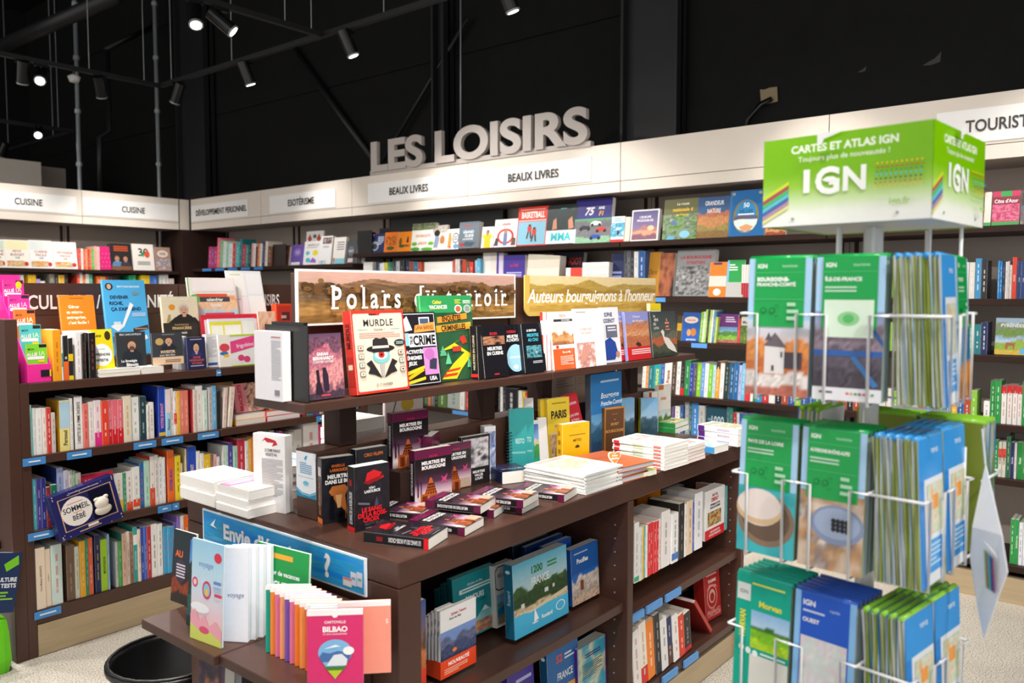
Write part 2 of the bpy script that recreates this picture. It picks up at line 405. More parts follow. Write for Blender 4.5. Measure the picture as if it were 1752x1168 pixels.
def spot(label, p, aim, power=1., angle=62, lit=True, L=.17, r=.045, group='ceiling spotlights'):
    p = Vector(p); d = (Vector(aim)-p).normalized()
    t = thing('ceiling_spotlight', label, 'spotlight', tuple(p), group=group); t.location = (p.x, p.y, TZ)
    MB().box(-.05, .05, -.016, .016, -.022, 0).obj('track_adapter', 'black_plastic', t)
    o = Vector((0, 0, -.085)); MB().tube([Vector((0, 0, -.02)), o], .008, n=6).obj('stem', 'black_plastic', t)
    hd = MB().tube([o-d*L*.5, o-d*L*.5+d*.001, o+d*L*.5], [r*.9, r, r], '161616', 16).obj('housing', 'black_plastic', t, False)
    MB().tube([o+d*(L*.5+.001), o+d*(L*.5+.012)], [r*.98, r*.98], 'c8c8c8', 16).obj('reflector_ring', 'grey_steel', hd)
    e = MB().tube([o+d*(L*.5+.011), o+d*(L*.5+.0135)], r*.72, 'ffffff', 16).obj('led_lens', 'led', hd)
    if lit:
        ld = bpy.data.lights.new('spot_beam', 'SPOT'); ld.energy = SPOT_POWER*power; ld.color = SPOT_COLOR
        ld.spot_size = math.radians(angle); ld.spot_blend = .7; ld.shadow_soft_size = .05
        lo = bpy.data.objects.new('spot_beam', ld); COL.objects.link(lo); lo.parent = t
        lo.location = o + d*(L*.5+.05); lo.rotation_euler = d.to_track_quat('-Z', 'Y').to_euler()
    return t
def seen(x, y): q = onZ(x, y, TZ-.06); return (q.x, q.y, TZ)
# those in the picture
def on_t2(x, y): q = seen(x, y); return (q[0], 7.09, TZ)
def on_t1(x, y): q = seen(x, y); return (3.76, q[1], TZ)
spot('spotlight with dark housing at the far left end of the near track', on_t2(48, 113), (2.9, 8.2, 1.2), .5)
spot('glowing spotlight second from the left on the cookery track', on_t2(87, 116), (1.6, 5.0, 1.2), 1.2)
spot('spotlight third from the left on the cookery track, tilted right', on_t2(183, 138), (4.1, 8.2, 1.2), .5)
spot('small spotlight hanging just right of the track corner', on_t1(296, 152), (3.6, 8.0, 1.2), .4)
spot('dark spotlight on the wall track, first right of the corner', on_t1(402, 114), (4.6, 5.6, 1.2), .5)
spot('spotlight with pale rim below the junction of two tracks', on_t1(580, 62), (4.6, 4.0, 1.0), .5)
spot('spotlight cut off by the top edge above the big letters', on_t1(870, -14), (4.6, 2.6, 1.0), .5)
spot('bright spotlight at the top of the picture, left of a pair', (2.78, 4.8, TZ), (2.2, 3.5, .9), 1.0)
spot('spotlight right of the bright one at the top of the picture', (2.96, 4.8, TZ), (4.6, 3.4, 1.5), 1.0)
spot('far glowing spotlight on the distant track', seen(66, 222), (2.0, 6.0, 1.0), .6)
spot('far spotlight at the left picture edge on the distant track', seen(6, 252), (3.4, 12.4, 1.0), .5)
# unseen lamps added above and behind the camera to brighten shelves, table and floor
for i, (x, y, ax, ay, az, pw, lab) in enumerate((
    (3.76, 1.6, 4.6, 1.4, 1.0, .5, 'above the travel guide shelves'), (3.76, .3, 4.6, .5, 1.0, .5, 'above the right end of the wall shelves'),
    (.9, 4.3, 1.9, 3.7, .8, 1.1, 'over the aisle before the low bookcase'), (.9, 3.2, 2.2, 3.75, .8, 1.1, 'over the aisle between table and low bookcase'),
    (.9, 2.4, 2.0, 1.9, 1.0, 1.3, 'over the near end of the table'), (.9, 1.3, 1.6, 1.6, .9, 1.5, 'over the corner of the table'), (.9, .5, 2.1, 1.5, .8, 1.2, 'over the table front'),
    (.9, -.3, 1.35, .55, 1.1, .25, 'over the map stand'), (.9, -1.0, 2.6, 1.3, .5, 1.1, 'aimed at the shelves under the table'),
    (1.8, 4.8, 2.4, 3.6, 1.0, 1.1, 'over the back of the low bookcase'), (1.0, 4.8, 1.5, 3.8, 1.0, .9, 'over the left end of the low bookcase'),
    (.9, 3.8, 4.7, 5.2, .9, .8, 'aimed across at the esoterism shelves'), (.9, 2.8, 4.7, 3.6, .9, 1.2, 'aimed across at the illustrated books'), (.9, .9, 4.7, 1.6, .8, 1.5, 'aimed across at the travel guides'), (1.6, 4.8, 3.4, 8.2, 1.0, 1.5, 'aimed at the cookery shelves'),
    (.9, 1.8, 2.6, 1.75, 1.3, .9, 'over the middle of the raised shelf'), (.9, 2.8, 1.5, 3.3, .1, 1.5, 'lighting the left aisle floor'), (.9, 3.9, .7, 3.2, 0, 1.2, 'lighting the floor by the left bookcase end'), (3.76, .9, 3.75, .95, 0, .8, 'lighting the right aisle floor'), (3.76, 2.3, 3.7, 2.2, 0, 1.0, 'lighting the aisle behind the table'))):
    spot('out-of-frame spotlight ' + lab, (x, y, TZ), (ax, ay, az), pw)
t = thing('smoke_detector', 'small pale round detector hanging under the cookery track', 'detector', tuple(on_t2(142, 128)))
MB().tube([(0, 0, -.03), (0, 0, -.05), (0, 0, -.09)], [.02, .05, .035], 'cfcfcc', 14).obj('body', 'paper', t, True); MB().tube([(0, 0, 0), (0, 0, -.03)], .01).obj('stem', 'black_plastic', t)

# pale cabinet block standing beyond the cookery shelves
t = thing('storage_block', 'pale grey block standing behind the cookery fascia at far left', 'cabinet', (3.0, 10.6, 0))
q0, q1, q2 = onY(-20, 300, 10.6), onY(52, 282, 10.6), onY(112, 288, 10.6)
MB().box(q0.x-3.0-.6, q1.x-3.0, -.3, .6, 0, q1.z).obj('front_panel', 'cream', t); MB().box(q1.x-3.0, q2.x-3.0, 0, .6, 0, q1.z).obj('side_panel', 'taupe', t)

# ------------------------------------------------------------------ tall wall shelving
FT, FM, FB = 2.437, 2.196, 2.127
def sign_text(root, axis, pa, pb, ta, tb, txt, plane):
    """white sign plate with lettering between two pixel columns on the fascia"""
    if axis == 'X': P = lambda x: onX(x, 300, plane).y; f = lambda s, z, d: (plane-.006-d - root.location.x, s - root.location.y, z)
    else: P = lambda x: onY(x, 350, plane).x; f = lambda s, z, d: (s - root.location.x, plane-.006-d - root.location.y, z)
    a, b = P(pa), P(pb); z0, z1 = 2.212, 2.372
    mb = MB(); mb.hexa([f(s, z, d-.004) for z in (z0, z1) for d in ((.004, 0) if axis == 'Y' else (.004, 0)) for s in (a, b)], 'f6f6f5')
    pl = mb.obj('sign_plate', 'white_panel', root)
    c, d = P(ta), P(tb); sg = 1 if axis == 'Y' else -1
    tm = MB(); tm.text(txt, lambda u, v, dd: f((c+d)/2 + sg*u, 2.292+v, .0045), '35302e', .058, 0, 0, abs(d-c), 1)
    tm.obj('sign_lettering', 'paper', pl)
def wall_bay(label, ya, yb, zs, rail=True):
    """bay of the back wall between Y = ya (right) and yb (left)"""
    t = thing('wall_bookcase', label, 'bookcase', (BX, ya, 0)); W = yb-ya; D = .40; g = .0015
    MB().box(D, D+.02, g, W-g, .13, FT).obj('back_board', 'taupe', t)
    MB().box(.03, D, g, W-g, 0, .13).obj('base', 'laminate_dark', t); MB().box(.0, .03, g, W-g, 0, .125).obj('kick_plate', 'steel_plinth', t)
    for z in zs:
        s = MB().bbox(0, D-.005, g, W-g, z-.032, z, '3a302c').obj('shelf', 'laminate_dark', t)
    MB().box(0, .02, g, W-g, FM+.002, FT).obj('fascia_panel', 'cream', t); MB().box(0, .02, g, W-g, FB, FM-.002).obj('lower_fascia', 'cream', t)
    MB().box(.02, D, g, W-g, FB, FB+.015).obj('soffit', 'taupe', t); MB().box(.02, D, g, W-g, FT-.015, FT-.001).obj('canopy_top', 'cream', t)
    for y in (.03, W-.05): MB().box(D-.012, D, y, y+.02, .14, FB).obj('slot_rail', 'laminate_dark', t)
    return t
ZR = (1.812, 1.462, 1.19, .86, .60, .185)
ZL = (1.73, 1.53, 1.19, .86, .60, .185)
bays = {}
for k, (ya, yb, zs, lab) in enumerate(((.18, 1.478, ZR, 'tall wall bookcase at the far right holding travel guides'), (1.48, 2.772, ZR, 'tall wall bookcase behind the map stand'),
    (2.775, 4.078, ZR, 'tall wall bookcase under the right half of the big letters'), (4.08, 5.383, ZR, 'tall wall bookcase under the left half of the big letters'),
    (5.385, 6.688, ZL, 'tall wall bookcase under the esoterism sign'), (6.69, 7.93, ZL, 'tall wall bookcase in the corner under the personal development sign'))):
    bays[k] = wall_bay(lab, ya, yb, zs)
sign_text(bays[5], 'X', 326, 424, 335, 422, 'DÉVELOPPEMENT PERSONNEL', BX); sign_text(bays[4], 'X', 461, 574, 493, 538, 'ESOTÉRISME', BX)
sign_text(bays[3], 'X', 630, 778, 667, 734, 'BEAUX LIVRES', BX); sign_text(bays[2], 'X', 822, 1012, 870, 957, 'BEAUX LIVRES', BX); sign_text(bays[0], 'X', 1600, 1850, 1650, 1835, 'TOURISTIQUES', BX)
# corner post and filler
c = thing('corner_panel', 'dark brown corner filler between the two runs of tall shelving', 'panel', (4.40, 7.94, 0))
MB().box(0, .09, 0, .42, 0, FB).obj('dark_panel', 'laminate_dark', c); MB().box(.09, .5, 0, .02, 0, FB).obj('dark_panel', 'laminate_dark', c); MB().box(0, .1, .03, .05, FB, FT).obj('cream_corner', 'cream', c)
def left_bay(label, xa, xb, zs):
    t = thing('wall_bookcase', label, 'bookcase', (xa, LY, 0)); W = xb-xa; D = .40; g = .0015
    MB().box(g, W-g, D, D+.02, .13, FT).obj('back_board', 'taupe', t)
    MB().box(g, W-g, .03, D, 0, .13).obj('base', 'laminate_dark', t); MB().box(g, W-g, 0, .03, 0, .125).obj('kick_plate', 'steel_plinth', t)
    for z in zs: MB().bbox(g, W-g, 0, D-.005, z-.032, z).obj('shelf', 'laminate_dark', t)
    MB().box(g, W-g, 0, .02, FM+.002, FT).obj('fascia_panel', 'cream', t); MB().box(g, W-g, 0, .02, FB, FM-.002).obj('lower_fascia', 'cream', t)
    MB().box(g, W-g, .02, D, FB, FB+.015).obj('soffit', 'taupe', t); MB().box(g, W-g, .02, D, FT-.015, FT-.001).obj('canopy_top', 'cream', t)
    for x in (.02, W-.04): MB().box(x, x+.02, D-.012, D, .14, FB).obj('slot_rail', 'laminate_dark', t)
    return t
xs = onY(140.5, 350, LY).x
lb1 = left_bay('tall wall bookcase beside the corner under the second cookery sign', xs, 4.385, (1.70, 1.42, 1.1, .8, .5, .185))
lb0 = left_bay('tall wall bookcase at the left picture edge under the first cookery sign', xs-1.3, xs-.002, (1.70, 1.42, 1.1, .8, .5, .185))
sign_text(lb0, 'Y', -60, 130, 24, 72, 'CUISINE', LY); sign_text(lb1, 'Y', 142, 304, 207, 247, 'CUISINE', LY)
MB().box(1.24, 1.262, 0, .4, .13, FB).obj('side_panel', 'laminate_dark', lb1)

# big letters on top of the fascia
t = thing('wall_letters', 'large pale three-dimensional LES LOISIRS letters standing on the fascia', 'sign', (BX, 4.08, FT))
ya, yb = onX(635, 290, BX).y, onX(1012, 250, BX).y
MB().box(-.012, .03, yb-4.08, ya-4.08, 0, .035).obj('letter_base', 'letter_grey', t)
V, F, Wd = text_poly('LES LOISIRS', 3); kx = (ya-yb-.03)/Wd; x = 0.
for ch in 'LES LOISIRS':
    g = glyph(ch, 3)
    if ch != ' ':
        mb = MB(); mb.text(ch, lambda u, v, d, x=x: (.005-d, ya-.015-4.08-(x*kx+u), .147+v), 'd9d2cd', .232, 0, 0, None, 3, 'l', depth=.035, sx=kx*CAP/.232)
        mb.obj('letter_' + ch.lower(), 'letter_grey', t)
    x += g[2]

# ------------------------------------------------------------------ low double-sided gondola
GZ = (1.128, .832, .524, .195)
def gondola(label, xa, xb, left_end):
    t = thing('low_bookcase', label, 'bookcase', (xa, GY, 0)); W = xb-xa; g = .001
    MB().box(g, W-g, .36, .38, .1, 1.39).obj('back_board', 'laminate_dark', t)
    for z in GZ: MB().bbox(g+.033 if left_end else g, W-g, 0, .36, z-(.036 if z > .2 else .06), z).obj('shelf', 'laminate', t)
    MB().box(.27 if left_end else g, W-g, .17, .309, GZ[0]+.001, 1.20).obj('display_step', 'laminate', t); MB().box(g, W-g, .31, .358, GZ[0]+.001, 1.388).obj('rear_step', 'laminate', t)
    MB().box(g, W-g, .359, .39, 1.39, 1.535).obj('header_panel', 'laminate', t)
    MB().box(g, W-g, .39, .42, .1, 1.39).obj('rear_board', 'laminate_dark', t); MB().box(g, W-g, .02, .75, 0, .10).obj('base', 'laminate_dark', t)
    MB().box(.035 if left_end else g, W-g, 0, .018, .003, .133).obj('kick_plate', 'steel_plinth', t); MB().box(g, W-g, .42, .77, 1.09, 1.128).obj('rear_shelf', 'laminate', t)
    return t
gA = gondola('low dark bookcase on the left full of parenting books', 1.275, 2.15, True); gB = gondola('low dark bookcase continuing right behind the display table', 2.152, 3.05, False)
MB().bbox(-.048, 0, 0, .77, 0, 1.388).obj('end_panel', 'laminate', gA); MB().box(0, .033, .001, .36, .001, 1.128).obj('side_post', 'laminate', gA); MB().bbox(.898, .93, 0, .77, 0, 1.388).obj('end_panel', 'laminate', gB)
for z in (.25, .45, .65, .85, 1.05, 1.2): MB().box(-.056, -.049, .12, .14, z, z+.03).obj('slot', 'black_plastic', gA)
def header(g, txt, xl, xr, y):
    a, b = onY(xl, y, GY+.355).x, onY(xr, y, GY+.355).x
    mb = MB(); mb.text(txt, lambda u, v, d: ((a+b)/2+u-g.location.x, .3555, 1.452+v), 'f4f2ef', .064, 0, 0, abs(b-a), 1.4); mb.obj('header_lettering', 'paper', g)
header(gA, 'PUÉRICULTURE / MATERNITÉ', -27, 297, 515); header(gB, 'LOISIRS', 436, 478, 510)
def price_labels(g, z, pxs, grp_y):
    for a, b in pxs:
        p, q = onY(a, grp_y, GY), onY(b, grp_y, GY)
        MB().box(p.x-g.location.x, q.x-g.location.x, -.006, -.001, z-.036, z-.006, '4a8fd0').obj('price_label', 'paper', g)
        MB().box(p.x-g.location.x+.02, q.x-g.location.x-.02, -.0075, -.0065, z-.023, z-.017, 'dfeefb').obj('label_print', 'paper', g)
price_labels(gA, GZ[1], ((38, 77), (114, 156), (229, 267), (277, 313), (339, 374)), 780); price_labels(gB, GZ[1], ((541, 567),), 710)
price_labels(gA, GZ[2], ((46, 90), (270, 293), (295, 306)), 880); price_labels(gA, GZ[3], ((58, 104),), 1050); price_labels(gA, GZ[0], ((370, 377),), 640)

# ------------------------------------------------------------------ display table in the middle
IY0, IY1, IX0, IX1, IZ = 1.344, 2.256, 1.245, 3.165, .888
IC = 1.80
t = tbl = thing('display_table', 'long dark brown display table with central spine and raised shelf', 'display table', (IX0, IY0, 0)); L = IX1-IX0; D = IY1-IY0
MB().bbox(0, L, 0, D, .824, IZ, b=.003).obj('table_top', 'laminate', t)
mid = onY(1078, 1000, IY0).x - IX0
for x0, x1 in ((0, .072), (mid-.012, mid+.022), (L-.03, L)):
    MB().bbox(x0, x1, .001, D-.001, 0, .823).obj('upright', 'laminate', t)
MB().box(.073, L-.031, D/2-.012, D/2+.012, .08, .823).obj('centre_board', 'laminate_dark', t)
for x0, x1, zs in ((.073, mid-.013, (.49, .14)), (mid+.023, L-.031, (.44, .15))):
    for z in zs:
        for y0, y1 in ((.015, D/2-.013), (D/2+.013, D-.015)): MB().bbox(x0, x1, y0, y1, z-.03, z).obj('shelf', 'laminate', t)
    MB().box(x0, x1, .02, D-.02, .004, .10).obj('kick_plate', 'steel_plinth', t)
    for z in [.2+.045*k for k in range(13)]:
        MB().tube([(x1+.0005-.003, .05, z), (x1+.0005, .05, z)], .003, 'c0b8b0', 6).obj('peg_hole', 'grey_steel', t)
def ilabel(x0, x1, y0, z):
    a, b = onY(x0, y0, IY0).x-IX0, onY(x1, y0, IY0).x-IX0
    MB().box(a, b, .004, .012, z-.03, z-.004, '5b97d4').obj('price_label', 'paper', t)
ilabel(1110, 1136, 985, .44); ilabel(1143, 1168, 970, .44); ilabel(1079, 1105, 1020, .44); ilabel(1137, 1162, 1160, .15); ilabel(1174, 1197, 1128, .15)
# spine, posts, raised shelf, sign boards
MB().bbox(.09, L-.02, IC-.045-IY0, IC+.045-IY0, IZ+.0005, 1.074).obj('spine_box', 'laminate', t)
st = MB().box(.0885, .0899, IC-.042-IY0, IC+.042-IY0, .945, 1.068, 'eef3f8').obj('sticker', 'gloss', t)
ps_ = MB(); draw(ps_, [('p', [(0, .14), (.3, .06), (.7, .05), (1, .12), (1, 0), (0, 0)], '1f8ab0'), ('p', [(0, .2), (.3, .1), (.7, .09), (1, .17), (1, .13), (.7, .06), (.3, .07), (0, .15)], '5ab4d4'), ('p', [(.42, .86), (.52, .93), (.6, .92), (.5, .82)], '3aa0cc'), ('l', .2, .8, .78, .52, 6, '7aa8d0'), ('l', .1, .9, .46, .44, 1, '999'), ('e', .5, .32, .14, .05, '6ac0dc')], lambda u, v, d: (.0882-d, IC+.042-IY0-u, .945+v), .084, .123); ps_.obj('sticker_print', 'gloss', st)
for px in (600, 841, 940, 1088):
    x = onY(px, 720, IC-.045).x - IX0
    MB().bbox(x-.03, x+.03, IC-.035-IY0, IC+.035-IY0, 1.0745, 1.206).obj('post', 'laminate_dark', t)
MB().bbox(-.062, .93, IC-.2-IY0, IC+.01-IY0, 1.207, 1.231).obj('raised_shelf', 'laminate', t); MB().bbox(.935, L+.05, IC-.2-IY0, IC+.01-IY0, 1.207, 1.231).obj('raised_shelf', 'laminate', t)
MB().bbox(.06, .925, IC-.015-IY0, IC+.015-IY0, 1.2315, 1.548).obj('sign_board', 'laminate', t); MB().bbox(.94, L-.01, IC-.015-IY0, IC+.015-IY0, 1.2315, 1.548).obj('sign_board', 'laminate', t)

# ================================================================== printed signs on the display table
def board_sign(name, label, xa, xb, z0, z1, Y, frame, els, cut=None):
    W, H = xb-xa, z1-z0; t = thing(name, label, 'sign', (xa, Y, z0))
    if cut:   # rounded lower left corner
        pts = [(cut*(1-math.cos(a)), cut*(1-math.sin(a))) for a in [k*math.pi/16 for k in range(9)]] + [(W, 0), (W, H), (0, H)]
        pts = [(cut, 0)] + [(W-.03, 0), (W, .03), (W, H), (0, H)] + [(cut*(1-math.cos(a)), cut*(1-math.sin(a))) for a in [k*math.pi/16 for k in range(8)]]
        n = len(pts); MB().add([(x, 0, z) for x, z in pts] + [(x, .005, z) for x, z in pts], [tuple(range(n)), tuple(range(2*n-1, n-1, -1))] + [((k+1) % n, k, k+n, (k+1) % n+n) for k in range(n)], frame).obj('panel', 'gloss', t)
    else: MB().box(0, W, 0, .005, 0, H, frame).obj('panel', 'gloss', t)
    pr = MB(); draw(pr, els, lambda u, v, d: (u, -.0004-d, v), W, H); pr.obj('sign_print', 'gloss', t); return t
A, B_ = onY(505.4, 558, 1.755), onY(880, 469, 1.755)
hills1 = land('c9a294', 'b98f7e', [(.80, .16, 5, '8a6a50'), (.72, .22, 7, '6e543e'), (.62, .2, 9, '7a6044'), (.42, .10, 4, '96703f'), (.30, .08, 3, 'ab8148'), (.12, .1, 5, '876538')], .12, 2.)
POL = 'Polars du terroir'
els = [('i', .008, .04, .992, .96, hills1, 150, 30)]
rt_ = random.Random(11)
for _k in range(130):
    _x = rt_.uniform(.02, .98); _b = .62+.14*math.sin(_x*9+1)+rt_.uniform(-.16, .05); _r = rt_.uniform(.006, .017)
    els.append(('e', _x, _b, _r, _r*rt_.uniform(3.2, 6.2)*.8, rt_.choice(['5a4028', '6a4a2c', '4e3a26', '7a5834', '84603a'])))
els = [('i', .008, .04, .992, .96, hills1, 150, 30)] + [e for e in els[1:]]
els.append(('t', POL, .525, .50, .41, 'f7f4ef', .83, dict(bold=1.0, track=.24)))
# slab serifs that give the lettering its typewriter look
V, F, Wt = text_poly(POL, 1.0, .24); SW, SH = B_.x-A.x, B_.z-A.z; hcap = .41*SH; kx = min(hcap/CAP, .83*SW/Wt); x = .525*SW-Wt*kx/2; zb = .50*SH-hcap/2; sm = []
for ch in POL:
    a = glyph(ch, 1.0)[2]+.24; bw = a*kx
    def slab(f0, f1, z): sm.append(('r', (x+bw*f0)/SW, (z-.0025)/SH, (x+bw*f1)/SW, (z+.0025)/SH, 'f7f4ef'))
    xh = zb+hcap*.76
    if ch in 'Plir': slab(-.02 if ch != 'P' else 0, .72 if ch in 'lir' else .5, zb+.0015)
    if ch in 'lri': slab(-.12, .12, xh if ch != 'l' else zb+hcap)
    if ch == 'P': slab(0, .3, zb+hcap-.001)
    if ch == 'd': slab(.45, .8, zb+hcap); slab(.7, .98, zb+.0015)
    if ch == 'u': slab(-.08, .25, xh); slab(.5, .8, xh); slab(.7, .98, zb+.0015)
    if ch == 'a': slab(.75, 1.0, zb+.0015)
    x += bw
psign = board_sign('category_sign', 'sepia landscape sign reading Polars du terroir on the display table', A.x, B_.x, A.z, B_.z, 1.75, 'f3f1ee', els + sm)
A, B_ = onY(896, 545, 1.755), onY(1120, 476, 1.755)
hills2 = land('e8d3a2', 'dfc48a', [(.78, .2, 6, 'b99a4c'), (.6, .16, 5, 'a8843a'), (.45, .1, 4, 'c9a24a'), (.3, .1, 3, 'd9b45a'), (.14, .1, 3, 'c8a04a')], .06, 7.)
board_sign('category_sign', 'yellow landscape sign reading Auteurs bourguignons à l’honneur', A.x, B_.x, 1.412, B_.z, 1.75, 'd8b65c',
           [('i', .03, .12, 1, 1, hills2, 70, 22), ('t', "Auteurs bourguignons à l'honneur", .5, .5, .34, 'fbf8f0', .97, dict(bold=1, shear=.25, track=-.02, sx=1.2))], cut=.03)

# ================================================================== end of the table: banner, display rack
def endput(x): return lambda u, v, d: (x-d, u, v)
t = thing('end_banner', 'blue holiday banner with a question mark on the end of the table', 'banner', (1.2445, 2.16, .783))
MB().box(-.006, -.001, -.71, 0, 0, .092, 'eaf4fb').obj('panel', 'gloss', t)
pr = MB(); W, H = .71, .092
sea = blot(['1f86e0', '2590e4', '349fe0', '2a9ac8', '4ab4e4'], 4, 3.)
draw(pr, [('i', .008, .05, .992, .95, sea, 48, 10), ('t', 'Envie d’évasion', .42, .5, .45, 'ffffff', .6, dict(bold=1.8, sx=1.1)), ('t', '?', .80, .52, .62, 'ffffff', .2, dict(bold=1.8)),
          ('r', .885, .13, .93, .36, 'e8e2e0'), ('r', .925, .2, .955, .55, 'd7dbe6'), ('r', .957, .22, .985, .6, 'cfd6e4'), ('r', .887, .3, .93, .36, 'd88078'), ('r', .93, .36, .95, .42, '7f9cc4'), ('r', .962, .38, .98, .44, '5fb59a'),
          ('p', [(.06, .55), (.10, .8), (.085, .58), (.11, .5)], 'eef6fb')], lambda u, v, d: (-.0065-d, -u, v), W, H); pr.obj('banner_print', 'gloss', t)
EZ, EX = .66, 1.0
t = thing('end_display_rack', 'dark display rack with shelves fixed to the end of the table', 'display rack', (1.2, 1.43, 0))
MB().bbox(0, .035, 0, .66, .25, .768).obj('back_plate', 'laminate_dark', t)
MB().bbox(EX-1.2, -.001, -.02, .255, EZ-.024, EZ).obj('shelf', 'laminate', t); MB().bbox(EX-1.2-.012, -.001, .259, .60, EZ-.024, EZ).obj('shelf', 'laminate', t)
MB().bbox(EX-1.2+.03, -.001, 0, .60, .36, .382).obj('shelf', 'laminate', t)
seq = [('13a08c', 'teal'), ('f58a2c', 'orange'), ('e0729a', 'pink'), ('f7a06c', 'peach'), ('7a52b0', 'purple'), ('e2749c', 'rose pink'), ('f57f22', 'deep orange'), ('f79a50', 'pale orange'), ('e85c2e', 'red-orange'), ('4fb8b4', 'turquoise')]
for i, (c, nm) in enumerate(seq):
    f = i/9
    book(f'{nm} slim city guide, {ordn(i)} from the left in the fanned row', (1.075, 1.615-.0185*i, EZ+.0005), .105, .156-.012*f, .0105, c, yaw=-50, lean=4,
         front=[('r', 0, .93, 1, 1, 'f4f2ef'), ('t', 'CARTOVILLE', .5, .80, .03, 'f6f0ea', .7)], pages='f8f6f3', group='fanned slim city guides on the table end')
book('peach slim city guide peeking out behind the pink Bilbao guide', (1.108, 1.394, EZ+.0005), .116, .158, .011, 'f59a85', yaw=-44, lean=4, front=[('r', 0, .93, 1, 1, 'f4f2ef'), ('t', 'S', .93, .72, .06, 'f6f0ea')])
bl = [('r', 0, .93, 1, 1, 'f3f1ef'), ('e', .5, .93, .05, .03, 'f3f1ef'), ('t', 'CARTOVILLE', .5, .845, .035, 'fbeef2', .55), ('t', 'BILBAO', .5, .755, .07, 'fff5f8', .7, dict(bold=2)), ('t', 'ET SON GUGGENHEIM', .5, .69, .022, 'f7d5df', .6),
    ('p', [(.5+.3*math.cos(a), .45+.17*math.sin(a)) for a in [math.radians(d) for d in range(-25, 206, 12)]] + [(.5, .10)], '7fb6e0'), ('p', [(.22, .40), (.28, .46), (.4, .44), (.55, .47), (.7, .45), (.78, .41), (.74, .33), (.26, .33)], '4a6fa8'),
    ('p', [(.4, .34), (.48, .42), (.62, .43), (.72, .36), (.7, .28), (.35, .28)], 'dfe4e8'), ('p', [(.3, .27), (.7, .27), (.64, .21), (.38, .21)], '4d7a34'), ('p', [(.37, .22), (.63, .22), (.5, .11)], 'b7c82e'), ('p', [(.3, .5), (.6, .53), (.7, .51), (.5, .55)], 'f2f5f8'), ('e', .74, .47, .10, .055, 'f6f3f2'), ('l', .2, .8, .05, .02, 1, 'f3c0d0')]
book('bright pink Bilbao city guide with a pin-shaped photo', (1.03, 1.398, EZ+.0005), .118, .163, .011, 'd8326e', yaw=-46, lean=4, front=bl, spine_col='c2265e')
book('green holiday workbook with orange ribbon leaning behind the city guides', (1.145, 1.765, EZ+.0005), .185, .213, .008, '1d9a48', yaw=-84, lean=4,
     front=[('r', .3, .86, .7, .92, 'f2b233'), ('t', 'Cahier de vacances', .5, .70, .055, 'f6fbf6', .82, dict(bold=1.8)), ('t', 'MICHELIN', .5, .555, .105, 'f6fbf6', .74, dict(bold=2, sx=.8)), ('p', [(.2, .50), (.26, .47), (.5, .44), (.74, .40), (.8, .34), (.74, .33), (.72, .30), (.5, .36), (.28, .40), (.22, .42)], 'f2b233'),
            ('t', 'Autour du monde', .5, .405, .035, '2f6a3a', .4, dict(rot=-.12)), ('e', .14, .36, .13, .11, 'd9343c'), ('l', .07, .22, .38, .3, 3, 'f7dada'), ('e', .6, .2, .12, .1, 'd9505c')])
sky_kids = [('i', 0, 0, 1, 1, grad('9fd3ef', 'b9dff2', 'd5e4f0', 'f0c9d3', 'dbe08a'), 1, 26), ('t', 'voyage', .45, .77, .06, '6f92c8', .7, dict(bold=.6, shear=.2)), ('e', .83, .86, .12, .05, 'e03a55'), ('e', .12, .57, .09, .05, 'e0436e'), ('e', .12, .57, .05, .03, 'f6d5dc'), ('e', .5, .52, .14, .09, 'd8385f'), ('e', .5, .52, .1, .065, '8fc7e8'), ('e', .5, .50, .05, .035, 'f2c838'),
    ('e', .3, .33, .3, .05, 'f4f6fa'), ('p', [(0, .25), (.15, .31), (.3, .2), (.45, .27), (.6, .17), (.8, .24), (1, .16), (1, 0), (0, 0)], 'f2a9b8'), ('p', [(0, .16), (.3, .1), (.6, .13), (1, .05), (1, 0), (0, 0)], 'd3dc6a'), ('e', .45, .12, .16, .035, 'e0567a'), ('r', .75, .48, .98, .51, 'e0436e'), ('r', .72, .6, .95, .63, '6f8fd0'), ('l', .72, .96, .58, .52, 3, '9fb6dc')]
book('pale blue travel notebook with pink fairground cars on the table end', (1.01, 1.83, EZ+.0005), .118, .243, .005, 'a9d6ef', yaw=-84, lean=3, front=sky_kids)
for i in range(4):
    book(f'white travel notebook with blue edge, {ordn(i)} behind the fairground notebook', (1.035+.020*i, 1.765-.0016*i, EZ+.0005), .085, .226-.003*i, .0155, 'f2f3fa', yaw=-58, lean=3, back_col='8fc3ea', pages='fdfdff', spine_col='8fc3ea',
         front=[('t', 'voyage', .62, .5, .055, '8d94b4', .5, dict(bold=.6, shear=.2))] if i == 0 else None, group='white travel notebooks on the table end')
